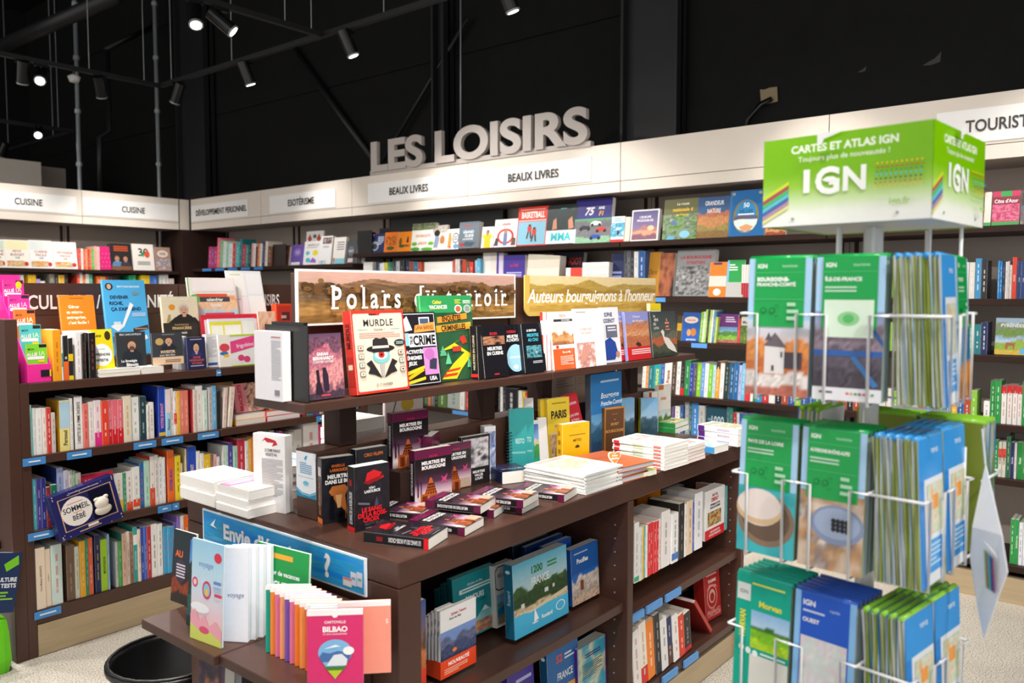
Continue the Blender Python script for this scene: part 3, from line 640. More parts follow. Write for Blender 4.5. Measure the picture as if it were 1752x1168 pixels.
for lab, px, X, w, h, c, els in (
    ('dark photo guide with orange title at the left end of the table rack', 291, 1.10, .10, .195, '243036', [('i', 0, 0, 1, 1, land('1d2a30', '27343a', [(.42, .15, 4, '2a2226'), (.3, .1, 3, '8a3c22'), (.15, .1, 3, '2a1f1c')], .2, 4.), 12, 18), ('t', 'AU', .3, .68, .09, 'ee6a35', .5, dict(bold=1.8)), ('e', .4, .45, .26, .16, '41304a'), ('l', .2, .6, .55, .35, 5, 'd9d3dc')]),
    ('blue lake photo guide with a red rowing boat on the table end', 317, 1.045, .125, .212, '2a5f9a', [('i', 0, 0, 1, 1, land('3d7fd0', '8ab7e4', [(.72, .25, 3, '23302c'), (.5, .16, 4, '1f3d3a'), (.35, .06, 3, '2c5a55'), (.12, .06, 2, '173634')], .15, 9.), 16, 24), ('t', '10', .6, .62, .075, 'f4f6f8', .4, dict(bold=1.8)), ('t', 'EN', .55, .46, .075, 'f4f6f8', .4, dict(bold=1.8)), ('p', [(.3, .2), (.5, .26), (1, .24), (1, .06), (.5, .06)], 'a8502c'), ('p', [(.4, .2), (.6, .24), (1, .22), (1, .12), (.6, .12)], 'd5824c'), ('r', .2, .29, 1, .33, 'b8502a')])):
    book(lab, (X, onX(px, 1000, X).y, EZ+.0005), w, h, .008, c, yaw=-86, lean=5, front=els)
book('dark brown novel standing on the lower shelf of the table end', (1.05, onX(333, 1130, 1.05).y, .3825), .11, .21, .03, '2c2530', yaw=-88, lean=4, front=[('i', 0, 0, 1, 1, blot(['c07858', '40303c', '241e2a', '5a3a5a'], 3, 5.), 10, 14)])
book('dark purple novel behind it on the lower shelf of the table end', (1.09, onX(345, 1130, 1.09).y, .3825), .11, .215, .035, '352c48', yaw=-88, lean=4, pages='e6e2ea')

# black round bin by the table
t = thing('round_bin', 'shiny black round bin on the floor beside the table end', 'bin', (1.315, 2.50, 0)); n = 40
ring = lambda r, z: [(r*math.cos(6.2832*k/n), r*math.sin(6.2832*k/n), z) for k in range(n)]
mb = MB(); prof = [(.14, .0), (.185, .29), (.2, .3), (.2, .315), (.185, .315), (.18, .30), (.135, .02)]
vs = sum((ring(r, z) for r, z in prof), []); mb.add(vs, [(i*n+k, i*n+(k+1) % n, i*n+n+(k+1) % n, i*n+n+k) for i in range(len(prof)-1) for k in range(n)] + [tuple(range(n-1, -1, -1)), tuple(range(6*n, 7*n))], '0d0d0e')
mb.obj('bin_body', 'black_plastic', t, True); MB().tube([(.19*math.cos(6.2832*k/24), .19*math.sin(6.2832*k/24), .318) for k in range(25)], .006, '222', 6).obj('rim', 'black_plastic', t, True)

# ================================================================== raised shelf of the table
RZ = 1.2315
def rshelf(label, xl, xr, yt, yb, t, cover, spine_px=0, Y=1.615, lean=9, z=RZ, **k):
    """book leaning on the raised shelf: pixel columns of its front cover, rows of head and foot"""
    p, q = onY(xl, yb, Y), onY(xr, yb, Y); a = math.radians(lean)
    top = onY((xl+xr)/2, yt, Y+.2*math.sin(a)); h = (top.z-z)/math.cos(a)
    return book(label, (p.x, Y, z+.0003), q.x-p.x, h, t, cover, lean=lean, **k)
dusk = land('5c4560', 'c98a94', [(.95, .2, 3, '6e4a5c'), (.78, .15, 4, 'b06a7a'), (.5, .2, 5, 'd08a8c'), (.22, .16, 9, '8a5a66'), (.1, .06, 4, '4a3a48')], .2, 1.)
rshelf('mauve dusk novel with two strollers at the left end of the raised shelf', 527, 591, 572, 684, .027, '4b3a4c', Y=1.62, lean=6, spine_col='241c28', gloss=True,
       front=[('i', 0, 0, 1, 1, dusk, 18, 28), ('l', .25, .72, .79, .76, 1, 'c8445c'), ('t', 'SARAH', .47, .69, .05, 'f8f2f2', .5, dict(bold=2)), ('t', 'BERNHARDT', .48, .625, .05, 'f8f2f2', .72, dict(bold=2)), ('t', 'CONTRE LHYDRE', .48, .57, .035, 'f3e6e8', .74, dict(bold=1.4)), ('p', [(.26, .45), (.34, .45), (.35, .28), (.42, .08), (.2, .08), (.27, .28)], '2e2430'), ('p', [(.44, .48), (.52, .48), (.58, .35), (.58, .12), (.44, .12), (.42, .35)], '34283a'), ('r', .36, .045, .6, .07, 'd8445a')],
       spine=[('r', .1, .05, .9, .42, 'c03458'), ('vs', 'SARAH BERNHARDT', 'd8d0d8', .4, 1, .5, .65, .3), ('r', 0, 0, 1, .09, 'd8325a')])
hat = [('p', [(.05, .03), (.95, .03), (.97, .05), (.97, .95), (.95, .96), (.55, .96), (.52, .935), (.36, .935), (.32, .96), (.05, .96), (.03, .94), (.03, .05)], 'ecdcc6'), ('r', .33, .94, .47, .958, '3a3434'), ('t', 'MURDLE', .5, .85, .085, '2a2628', .84, dict(bold=1, track=.06)), ('t', 'Volume 1', .5, .765, .034, '4a4444', .4, dict(shear=.3, bold=.6)), ('r', .1, .763, .28, .77, '5fb8b8'), ('r', .72, .763, .9, .77, '5fb8b8'), ('l', .12, .9, .735, .66, 3, 'dba79c'),
       ('e', .5, .53, .27, .045, '2a2628'), ('p', [(.34, .53), (.36, .64), (.42, .665), (.5, .65), (.58, .665), (.64, .64), (.66, .53)], '312c2d'), ('p', [(.34, .535), (.66, .535), (.655, .565), (.345, .565)], 'e8ddcc'), ('e', .5, .435, .165, .085, '7fc8c9'), ('e', .5, .455, .12, .055, 'f2ebe0'), ('e', .5, .455, .06, .04, 'd8362f'), ('e', .5, .455, .025, .017, '3a1c1c'), ('r', .34, .485, .66, .53, '2a2628'),
       ('p', [(.2, .36), (.3, .40), (.42, .25), (.48, .17), (.34, .22), (.22, .24), (.27, .31)], '2a2628'), ('p', [(.8, .36), (.7, .40), (.58, .25), (.52, .17), (.66, .22), (.78, .24), (.73, .31)], '2a2628'), ('p', [(.45, .34), (.55, .34), (.53, .21), (.5, .18), (.47, .21)], 'b9b2ae'), ('e', .87, .59, .11, .042, '343034'), ('l', .8, .94, .61, .57, 2, 'a9d0d0'),
       *[x for (cx, cy, c) in ((.12, .55, 'd8443c'), (.12, .45, '999'), (.12, .345, '4aa8b0'), (.12, .24, '999'), (.87, .47, '333'), (.88, .37, '4aa8b0'), (.88, .26, '333')) for x in (('r', cx-.05, cy-.03, cx+.05, cy+.03, '4a4444'), ('r', cx-.042, cy-.024, cx+.042, cy+.024, 'ecdcc6'), ('e', cx, cy, .018, .012, c))], ('t', 'G. T. KARBER', .5, .095, .032, '6a6060', .5)]
rshelf('red-bordered puzzle book with a hat and one blue eye on the raised shelf', 612, 701, 533, 676, .034, 'e2392b', Y=1.605, lean=7, front=hat, spine_col='d63226', spine=[('vs', 'MURDLE', '5a1410', .6, 1.5, .5, .7, .3), ('r', .15, .1, .85, .45, 'b8281e'), ('r', .25, .3, .75, .36, 'e8d8b8')])
crime = [('r', .03, .02, .97, .98, 'e9e6e8'), ('r', .045, .03, .955, .97, '1d1a22'), ('p', [(.1, .9), (.2, .95), (.32, .76), (.12, .74)], 'eceaf0'), ('r', .52, .82, .82, .93, 'd8d8de'), ('r', .55, .84, .79, .91, '4a5878'), ('p', [(.36, .72), (.95, .74), (.95, .86), (.4, .82)], 'f2a24e'), ('t', 'LANA BARNES', .66, .79, .055, '7a3a18', .5, dict(bold=1.4, sx=.8)), ('r', .2, .53, .95, .71, 'f2f2f2'), ('r', .1, .55, .2, .72, '8fd0dc'), ('t', 'CRIME', .62, .62, .13, '16141a', .62, dict(bold=2)), ('t', 'TRUE', .26, .62, .05, '16141a', .17, dict(bold=2, rot=1.57)),
         ('t', 'ACTIVITÉS', .32, .465, .05, 'f2f2f2', .5, dict(bold=2)), ('t', 'ÉNIGMES', .3, .385, .05, 'f2f2f2', .4, dict(bold=2)), ('t', 'JEUX', .24, .31, .05, 'f2f2f2', .3, dict(bold=2)), ('r', .55, .14, .95, .51, 'd98fd0'), ('p', [(.68, .22), (.88, .2), (.92, .35), (.72, .37)], '3a3a50'), ('e', .72, .42, .14, .08, 'c070b8'), ('p', [(.05, .2), (.55, .27), (.55, .23), (.05, .15)], 'e8cf2c'), ('p', [(.05, .07), (.55, .12), (.55, .08), (.05, .03)], 'e8cf2c'), ('p', [(.05, .13), (.5, .24), (.53, .2), (.1, .09)], 'd8bd1c'), ('r', .57, .05, .94, .13, '1d1a22'), ('t', 'USA', .76, .09, .055, 'f4f4f4', .3, dict(bold=2))]
rshelf('black crime puzzle book with yellow tape and pink panel on the raised shelf', 695, 756, 535, 661, .016, '17151b', Y=1.64, lean=8, front=crime)
enq = [('i', 0, .0, 1, .8, blot(['1f4a34', '2a5c3c', '355f3a', '24523a'], 4, 6.), 10, 14), ('t', 'Cahier', .32, .925, .04, 'f6e04a', .36, dict(bold=2)), ('t', 'VACANCES', .34, .868, .042, 'f4f4f0', .4, dict(bold=2)), ('p', [(.14, .835), (.3, .845), (.5, .83), (.3, .85)], 'e8d43a'), ('l', .66, .78, .955, .9, 3, 'e8e04a'), ('l', .82, .97, .945, .9, 3, 'e8efe8'), ('e', .72, .84, .075, .05, 'e8e2d8'), ('e', .72, .84, .05, .035, 'c8664a'), ('e', .9, .84, .075, .05, 'b9c4bc'), ('e', .9, .84, .05, .035, '8f9c94'),
       ('p', [(.3, .68), (.88, .72), (.88, .79), (.3, .75)], 'f0962e'), ('p', [(.25, .57), (.95, .6), (.95, .68), (.25, .65)], 'f2a836'), ('t', 'ENQUÊTES', .57, .735, .06, '1e1c18', .56, dict(bold=1.6, rot=.04, sx=.8)), ('t', 'CRIMINELLES', .6, .625, .065, '1e1c18', .68, dict(bold=1.6, rot=.04, sx=.8)), ('p', [(.3, .35), (.95, .55), (.6, .44), (.95, .28), (.55, .38)], 'f0dc28'), ('p', [(.32, .03), (.55, .2), (.8, .33), (.95, .3), (.7, .12), (.6, .02)], 'f0dc28'), ('p', [(.38, .1), (.66, .12), (.7, .15), (.44, .13)], 'd8402c'), ('p', [(.33, .05), (.6, .06), (.64, .09), (.38, .085)], 'd8402c'),
       ('p', [(.7, .5), (.8, .53), (.85, .44), (.75, .42)], 'd03a34'), ('p', [(.4, .2), (.46, .34), (.52, .2)], '6fd09a'), ('p', [(.3, .3), (.36, .42), (.44, .3)], '5fb88a'), ('p', [(.82, .14), (.86, .28), (.92, .14)], '6fd09a'), ('r', .55, .34, .72, .4, 'c84030')]
rshelf('large green detective holiday workbook rising over the sepia sign', 727, 815, 506, 658, .013, '2f9a58', Y=1.668, lean=5, front=enq, spine_col='278a4c')
rshelf('black novel standing spine-out right of the green workbook', 819, 831, 558, 650, .03, '1a191b', Y=1.63, lean=3, spine=[('r', 0, .04, 1, .1, 'd8302a'), ('vs', 'MEURTRES EN CUISINE', 'd8d2b8', .35, 1, .5, .5, .7)])
rshelf('black novel with clasped hands and white capitals on the raised shelf', 830, 871, 556, 649, .02, '1f1e24', Y=1.62, lean=7, gloss=True, front=[('i', .05, .62, .95, .78, blot(['1f1e24', '8a5a44', 'c89070', '3a2c2a'], 3, 8.), 10, 6), ('t', 'BOUIN', .5, .83, .05, 'd8343a', .5, dict(bold=2)), ('t', 'MEURTRES', .5, .55, .065, 'f6f6f6', .88, dict(bold=2)), ('t', 'EN CUISINE', .5, .46, .065, 'f6f6f6', .88, dict(bold=2)), ('r', .4, .05, .6, .075, 'd8343a')])
rshelf('black novel with a large pale blue oval sticker on the raised shelf', 868, 900, 556, 645, .02, '1c1c22', Y=1.64, lean=7, gloss=True, front=[('t', 'CHIZEAU', .4, .86, .05, 'd8343a', .6, dict(bold=2)), ('t', 'MEURTRE', .45, .765, .06, 'f6f6f6', .84, dict(bold=2)), ('t', "À L'HÔPITAL", .5, .69, .06, 'f6f6f6', .9, dict(bold=2)), ('e', .55, .32, .5, .28, 'a8dcf0'), ('l', .2, .85, .38, .3, 1, 'd8eef8'), ('e', .5, .14, .13, .05, 'e8f6fc')])
rshelf('black novel with turquoise title beside the oval sticker', 899, 935, 554, 641, .02, '1d1f26', Y=1.625, lean=7, gloss=True, front=[('t', 'LE BRETON', .45, .86, .045, 'f0f0f0', .6, dict(bold=1.6)), ('t', 'MEURTRE', .5, .765, .065, '4fc4dc', .86, dict(bold=2)), ('t', 'AU CHU', .5, .67, .065, '4fc4dc', .75, dict(bold=2)), ('i', .15, .3, .85, .55, blot(['1d1f26', '2a7a8c', '6fb8c4', '1d1f26', 'b8d8dc'], 4, 3.), 9, 8), ('l', .4, .85, .24, .18, 2, 'd0d0d4')])
for i in range(3): rshelf(f'red and white town guide, {ordn(i)} of three standing spine-out on the raised shelf', 931+6.5*i, 936.5+6.5*i, 534, 637-1.4*i, .012, 'f4efec', Y=1.63, lean=2, spine=[('r', 0, 0, 1, .62, 'd8432c'), ('r', 0, .86, 1, 1, 'c8382c')], spine_col='f4efec')
rshelf('white and orange Dijon town plan with a palace photo on the raised shelf', 949, 993, 533, 635, .006, 'f2efec', Y=1.615, lean=6, front=[('r', 0, 0, 1, .36, 'e8632c'), ('i', 0, .43, 1, .78, land('efe3d8', 'f4ece2', [(.55, .25, 5, 'c8824c'), (.42, .2, 7, 'd8a06a'), (.15, .1, 4, 'a8704a')], .15, 4.), 14, 9), ('t', 'DIJON', .45, .93, .05, 'ee9a8a', .4), ('r', .1, .83, .98, .87, '35302f'), ('t', 'GRAND FORMAT', .55, .85, .024, 'f4f0ec', .5), ('t', 'Plan de Ville', .5, .3, .035, 'fbeee6', .5, dict(bold=1.6)), ('l', .25, .75, .24, .08, 6, 'f6cdb8'), ('r', .12, .37, .22, .42, 'd84a3a')])
rshelf('white novel with a reaching hand on the raised shelf', 990, 1038, 528, 629, .012, 'f3f0ee', Y=1.60, lean=6, front=[('l', .06, .55, .96, .92, 1, 'b8b2ae'), ('t', 'la neige disait', .35, .66, .05, 'd8b4ac', .7, dict(bold=.5)), ('t', 'son secret', .35, .59, .05, 'd8b4ac', .55, dict(bold=.5)), ('i', 0, .0, .62, .42, blot(['f1ecea', 'f0e0dc', 'd8a094', 'c07a70', 'eee4e0'], 3, 2.), 10, 10), ('p', [(.05, .06), (.2, .35), (.3, .42), (.33, .36), (.4, .43), (.43, .37), (.52, .4), (.4, .24), (.22, .1)], 'd89888')])
rshelf('white novel with a blue sports jersey, half hidden on the raised shelf', 1035, 1064, 526, 623, .013, 'eceaf0', Y=1.63, lean=6, front=[('t', 'SOPHIE', .4, .87, .075, '33406e', .85, dict(bold=1.6, sx=.8)), ('t', 'RODENOT', .4, .76, .075, '33406e', .85, dict(bold=1.6, sx=.8)), ('r', .2, .45, .85, .68, '6a6e80'), ('l', .3, .8, .66, .56, 2, 'e4e6ee'), ('p', [(.1, .05), (.1, .4), (.4, .46), (.7, .36), (.8, .18), (.6, .05)], '2a4aa0'), ('e', .8, .14, .12, .06, 'c89078')])
dunes = land('9090cc', '8a9ad2', [(.72, .1, 3, 'b8806a'), (.62, .08, 4, 'c8805a'), (.45, .1, 5, 'd0946a'), (.3, .06, 4, 'b86c48')], .2, 5.)
for i, (a, b) in enumerate(((1060, 1076), (1075, 1121))):
    rshelf(['half-hidden desert novel with red band on the raised shelf', 'desert novel with red band and mauve sky on the raised shelf'][i], a, b, 533, 621-2*i, .014, '8a92cc', Y=1.64-.02*i, lean=6,
           front=[('i', 0, .27, 1, 1, dunes, 14, 20), ('r', 0, 0, 1, .27, 'd3262e'), ('t', 'L’Aventure', .4, .9, .05, 'e8e8f6', .6, dict(bold=.6, shear=.2)), ('t', 'des ville oeuvre', .45, .81, .05, 'e8e8f6', .75, dict(bold=.6, shear=.2)), ('l', .15, .88, .23, .11, 3, 'f8dede'), ('p', [(.3, .33), (.4, .37), (.5, .33), (.52, .28), (.4, .27)], '3a2c2a')])
rshelf('dark novel with a white heron and red pagoda on the raised shelf', 1118, 1160, 533, 612, .018, '3a3f40', Y=1.61, lean=6, front=[('i', 0, 0, 1, 1, land('3a4244', '55605a', [(.5, .1, 3, '6a6a58'), (.42, .1, 3, 'b06040'), (.28, .1, 4, '4a5240'), (.1, .08, 4, '333a30')], .15, 6.), 14, 18),
       ('t', 'Le', .15, .91, .06, 'ece6dc', .2), ('t', 'RÊVE', .22, .82, .06, 'ece6dc', .34), ('t', 'DU', .15, .73, .06, 'ece6dc', .2), ('t', 'LOTUS', .2, .64, .05, 'ece6dc', .3), ('p', [(.6, .78), (.66, .78), (.63, .86)], 'e08870'), ('r', .55, .72, .72, .76, 'e08870'), ('r', .57, .64, .7, .68, 'e08870'), ('r', .55, .58, .74, .61, 'd87860'), ('p', [(.36, .56), (.44, .6), (.5, .55), (.48, .44), (.66, .4), (.88, .2), (.96, .06), (.8, .1), (.6, .18), (.48, .32), (.43, .45)], 'e4dcd4'), ('p', [(.36, .555), (.2, .545), (.36, .54)], 'd88040')])
for i in range(3): rshelf(f'yellow-topped pale guide, {ordn(i)} of three behind the heron novel', 1114+6*i, 1120+6*i, 519, 606, .018, 'efe9d8', Y=1.69, lean=2, spine_col='e8ddb8', front=[('r', 0, .86, 1, 1, 'f4d820')])
# black end plate and the white book turned round at the left end
t = thing('bookend', 'black metal bookend at the left end of the raised shelf', 'bookend', (1.2, 1.605, RZ+.0005))
MB().bbox(0, .004, 0, .175, 0, .185, b=.001).obj('upright_plate', 'black_plastic', t); MB().box(.004, .012, .10, .16, 0, .002).obj('foot_plate', 'black_plastic', t); MB().box(.0042, .016, .02, .15, .165, .192).obj('grip', 'black_plastic', t)
book('white book turned back to front at the left end of the raised shelf', (1.172, 1.785, RZ+.0005), .118, .17, .024, 'eceaee', yaw=-90, front=[('l', .62, .95, .88, .3, 22, 'b9b9c0'), ('r', .62, .91, .95, .925, 'b84a50'), ('r', .72, .08, .9, .16, '8a8a90')], pages='f6f4f2')

# ================================================================== rows of spines
def greek(rng, col, base):
    """small dashes standing for a title too fine to read"""
    els = []; v = .14 + .08*rng.random()
    while v < .82:
        l = .05 + .12*rng.random(); els.append(('r', .40, v, .60, min(.86, v+l), mixc(base, lin(col), .6))); v += l + .02 + .06*rng.random()
        if rng.random() < .12: v += .14
    return els
def row(where, group, axis, plane, z, items, org=(0, 0), k=1., depth=.14, ymid=None, small=False, jit=.006, lean=0., kind='paperback', amin=None):
    """items: (x0, x1, y top, colour, print colour, title, {options}) in pixels of a crop at org, scale k, read left to right"""
    last = None; rng = random.Random(len(where)*7+len(items))
    for i, it in enumerate(items):
        x0, x1, yt, c, tc, title = (it+(None,)*6)[:6]; op = it[6] if len(it) > 6 else {}
        X0, X1, YT = org[0]+x0*k, org[0]+x1*k, org[1]+yt*k; ym = ymid or YT+20
        if axis == 'Y':
            a, b, h = onY(X0, ym, plane).x, onY(X1, ym, plane).x, onY((X0+X1)/2, YT, plane).z - z
            if amin and last is None: last = amin
            if last is not None: a = max(a, last+.0006)
            b = max(b, a+.004); th = b-a; last = b
        else:
            a, b, h = onX(X0, ym, plane).y, onX(X1, ym, plane).y, onX((X0+X1)/2, YT, plane).z - z
            if last is not None: a = min(a, last-.0006)
            b = min(b, a-.004); th = a-b; last = b
        ln = op.get('lean', lean); d = op.get('depth', depth*(.9+.2*rng.random())); h = max(h, .06)
        if ln:
            sh = abs(math.tan(math.radians(ln)))*h*0
            th = max(.004, th*math.cos(math.radians(ln)) - .0006)
        sp = []
        if 'band' in op:
            for f0, f1, bc in op['band']: sp.append(('r', 0.02, f0, .98, f1, bc))
        if title: sp.append(('vs', title, tc or '333', op.get('th', .62), op.get('bold', 1), .5, op.get('cy', .5), op.get('mw', .8)))
        elif title == '' and tc: sp += greek(rng, tc, lin(c))
        nm = op.get('nm') or cname(c)
        lab = f"{nm} {op.get('kind', kind)}, {ordn(i)} from left on {where}"
        off = op.get('out', 0.) - jit*rng.random()
        kw = dict(spine=sp, group=group, lean=ln, small=op.get('small', small), pages=op.get('pages', 'efe9dc'), back_col=op.get('side'), hard=op.get('hard', False), front=op.get('front'), name=op.get('kind', kind).replace(' ', '_').replace('-', '_'))
        if axis == 'Y': book(lab, (b, plane-off, z+.0004), d, h, th, c, yaw=90, **kw)
        else: book(lab, (plane-off, b, z+.0004), d, h, th, c, yaw=0, **kw)
c3 = dict(org=(0, 620), k=.2569)
PW = 'parenting books in the low bookcase'
row("the low bookcase's second shelf", PW, 'Y', GY+.012, GZ[1], [
 (134, 143, 300, 'f0d8cf', 'b06060', ''), (143, 172, 287, 'a9d8cf', '4a8a80', ''), (172, 200, 310, '5fc4c6', 'd8f0f0', ''), (200, 243, 305, 'ecebe9', 'b9b4b0', ''), (243, 284, 304, 'f1eeea', 'c9bdb4', ''), (284, 313, 302, 'f2e7df', 'd8504a', ''), (313, 345, 300, 'd83c34', 'f6e8e2', ''), (345, 372, 336, 'c9c2bc', '8a6a60', ''),
 (400, 470, 252, 'f0e08c', '3a3438', 'Pernoud', {'band': [(.45, .98, 'b4d4e6')], 'side': 'd2a02c', 'cy': .26, 'mw': .3, 'th': .55}), (470, 492, 238, 'e4e3e3', 'a8a4a8', ''), (500, 558, 228, 'f1efec', '5a4a46', "L'ASSIETTE DE LA FEMME ENCEINTE", {'side': '4a3a2c', 'th': .5}), (558, 595, 275, 'ea7a70', '8a2028', ''), (595, 632, 262, 'efe8e4', 'b0a49c', '', {'side': 'd8b4b8'}), (632, 680, 252, 'f0dfe2', 'd02c8c', '', {'band': [(0, .3, 'e8308c')]}),
 (680, 728, 256, 'e8442e', 'fbe6dc', ''), (728, 750, 250, 'e4667a', 'f2c9cf', '', {'band': [(0, .34, 'd8222c')]}), (750, 787, 250, 'e86f80', 'f2c9cf', '', {'band': [(0, .34, 'd8222c')]}), (787, 823, 248, 'e8707e', 'f2c9cf', '', {'band': [(0, .34, 'd8222c')]}), (826, 880, 222, 'e9dcc6', 'd8962c', '', {'side': 'd9ccb8'}), (880, 934, 230, 'f2f0ec', '58a880', ''), (934, 980, 226, '28454c', 'b8ccd0', ''), (980, 998, 280, 'eceae6', '888', ''), (998, 1032, 266, 'f0ebe4', '8a6a50', ''),
 (1062, 1108, 160, '2448b4', 'e89ac0', 'VOTRE ENFANT', {'side': '1f3aa0', 'th': .55, 'cy': .42, 'mw': .5, 'bold': 2, 'band': [(.02, .09, 'e8c83a')]}), (1108, 1142, 178, 'a8d6ec', '3a3a48', 'Pernoud', {'band': [(.5, 1, 'f2dce0')], 'cy': .25, 'mw': .3}), (1142, 1162, 172, 'f1ece8', 'c03030', ''), (1162, 1182, 190, 'efe9e6', 'd04030', '', {'band': [(.25, .5, 'e0402c')]}), (1182, 1206, 190, 'f2b632', 'f8e6b8', ''), (1206, 1232, 188, 'ee8570', 'f6d4cc', ''), (1232, 1262, 186, 'ef806c', 'f6d4cc', ''),
 (1290, 1312, 178, 'e9ded2', 'a89488', '', {'side': 'c9464a'}), (1312, 1358, 155, 'f4efe8', 'd8b8a8', ''), (1358, 1388, 185, 'd9ece2', '4ab08c', ''), (1395, 1420, 165, 'c8c2c2', '706870', ''), (1420, 1446, 155, '68b8e8', 'e8f4fa', ''), (1446, 1476, 190, '26262a', None, None, {'nm': 'black', 'kind': 'bookend-like folder'}), (1486, 1512, 168, 'efd9cf', 'b08a80', '', {'lean': -4}), (1520, 1552, 164, 'f3e4d6', 'c09c88', '', {'lean': -6})], ymid=740, amin=1.3095, **c3)
row("the low bookcase's third shelf", PW, 'Y', GY+.012, GZ[2], [
 (150, 200, 783, '48b8c8', 'c8ecf0', ''), (200, 246, 778, '52c0cc', 'e8f6f8', ''), (246, 276, 775, '4a3a98', 'd8d0ee', ''), (276, 308, 770, '2d3590', 'c0c8ee', ''), (308, 340, 830, 'a03038', 'e0a8a8', ''), (340, 384, 815, '1f7a5c', 'b8dccc', ''), (384, 430, 703, 'a8b8e0', '5a68a8', '', {'side': '2c3f88'}), (430, 462, 718, 'd8d4e6', '8a80a8', ''), (462, 490, 720, 'efe6da', 'a09080', ''), (490, 512, 722, 'a6dcb0', '4a8a58', ''), (512, 546, 735, 'dcd0c4', '8a7a70', '')], ymid=850, amin=1.3095, **c3)
row("the low bookcase's third shelf beyond the toy", PW, 'Y', GY+.012, GZ[2], [
 (770, 824, 742, 'f1efea', 'd8a020', '', {'band': [(0, .32, 'f2c22c')], 'side': 'ece6da'}), (824, 846, 735, '3a9a72', 'd8f0e2', ''), (846, 888, 726, 'efece8', 'b03a30', '', {'band': [(0, .22, 'e8502c')]}), (888, 936, 696, 'f0eeea', 'b0a49c', '', {'band': [(.06, .24, 'e8502c')]}), (936, 966, 672, '2f6fae', 'e05850', ''), (966, 1004, 652, 'b8e0cc', '5a9a80', '', {'side': '9cc8d8'}), (1004, 1036, 625, 'f0ece8', '7a2820', '', {'band': [(0, .36, 'e2502c')], 'side': 'd8442c'}), (1036, 1062, 616, 'e6e0dc', '8a7870', ''), (1062, 1090, 630, 'f4f2f0', '4a9ac0', ''), (1090, 1110, 632, 'eceaea', 'a89aa0', ''),
 (1122, 1168, 586, 'f0702c', '3a48b0', 'VOTRE ADO', {'side': 'd85a20', 'th': .55, 'cy': .42, 'mw': .5, 'bold': 2}), (1172, 1212, 620, 'f2d62c', '4a4420', '', {'side': 'e2b020'}), (1212, 1224, 672, 'efe6d0', 'a09060', ''), (1240, 1252, 575, 'e9dfc6', '8a8060', '', {'side': 'cbb98c'}), (1258, 1316, 560, '2950c0', 'f0d0e0', 'VOTRE ENFANT', {'side': '2040a0', 'th': .5, 'cy': .4, 'mw': .5, 'bold': 2}), (1316, 1340, 590, 'f2eeea', 'b8b0a8', ''), (1340, 1366, 604, 'eeebe8', 'a8a49c', ''), (1366, 1410, 610, 'f2c41c', 'f8ecc0', ''), (1410, 1428, 612, '8a6450', 'd8c0b0', ''), (1428, 1452, 612, 'f0b8c0', 'b05868', ''), (1452, 1472, 628, 'eeeae6', '888', ''),
 (1492, 1510, 552, 'e6e8e4', '6a9a88', ''), (1510, 1528, 552, 'b8dcd0', '4a8a78', ''), (1528, 1562, 536, '5a4aa8', 'd8d0f0', ''), (1562, 1590, 556, 'a8d8c0', '508870', ''), (1592, 1640, 512, 'c83048', 'f0c8d0', ''), (1640, 1662, 522, 'eceae8', '888', ''), (1662, 1682, 510, 'f2b43a', 'fae8c0', ''), (1684, 1722, 500, 'f08a28', '4a2a10', ''), (1722, 1752, 488, 'a82c48', 'f0c8d0', ''), (1752, 1776, 490, 'e4dedc', '888', '')], ymid=850, **c3)
c4 = dict(org=(0, 860), k=.2637)
row("the low bookcase's bottom shelf", PW, 'Y', GY+.004, GZ[3], [
 (222, 300, 292, 'ecd9c2', '8a7460', 'Une Maison ARDENTE', {'side': '5fa8cc', 'th': .3}), (300, 338, 298, 'ebd6be', '8a7460', 'Une Maison', {'th': .3}), (338, 412, 270, 'cfe2dc', 'd06058', '', {'side': 'a8ccc8'}), (440, 494, 275, '7a604e', 'a89080', '', {'side': '6a5040', 'nm': 'plastic-wrapped brown'}), (494, 524, 284, 'd8dccc', '7a9468', ''), (524, 562, 246, 'f0b432', 'f8e2a8', ''), (562, 580, 232, '30946c', 'c8e4d8', ''), (580, 612, 226, 'ee6a42', 'f8d0c0', ''), (626, 664, 210, '23305e', 'c8b048', '', {'side': '2a3c74'}), (664, 708, 236, 'aee02c', '3a5a10', 'MONTESSORI', {'th': .45}), (708, 722, 202, '9cc8ea', '5080b0', ''),
 (760, 778, 252, 'd0d2d4', '808488', '', {'side': 'b9bcc0'}), (778, 798, 250, '4ab84c', 'e8f4e8', ''), (798, 830, 196, 'f0c4ae', 'a86a50', '', {'side': '3a8a78'}), (830, 852, 186, 'eadccc', '907860', ''), (852, 874, 190, '9a6a54', 'd8c0b0', ''), (874, 902, 156, '30a8a0', 'd8f0ee', 'PHOTOS DE CLASSE', {'th': .5, 'band': [(.68, .86, 'f2f0ee')], 'cy': .4, 'mw': .55}), (902, 922, 172, 'efd8c4', '987860', ''), (922, 946, 156, '2c50b4', 'c8d4f0', ''), (946, 964, 152, '3a62c8', 'c8d4f0', ''), (964, 992, 150, 'c0303c', 'f0d0d0', ''), (992, 1034, 136, 'f2f0ec', '6a5c54', '', {'side': 'e4e0da'}), (1034, 1068, 134, 'f0efec', '8a7c74', ''), (1072, 1096, 154, '38a8dc', 'd03880', ''), (1096, 1118, 153, '3cacde', 'd03880', ''), (1118, 1140, 152, '38a8dc', 'd03880', ''), (1140, 1160, 130, '6a58b0', 'd8d0f0', ''), (1160, 1182, 84, '8a70c8', 'e8e0f8', ''), (1184, 1204, 82, 'f0ebe6', '888', ''), (1206, 1240, 80, 'ee6a24', 'f8d8c0', '')], ymid=1010, amin=1.3095, **c4)
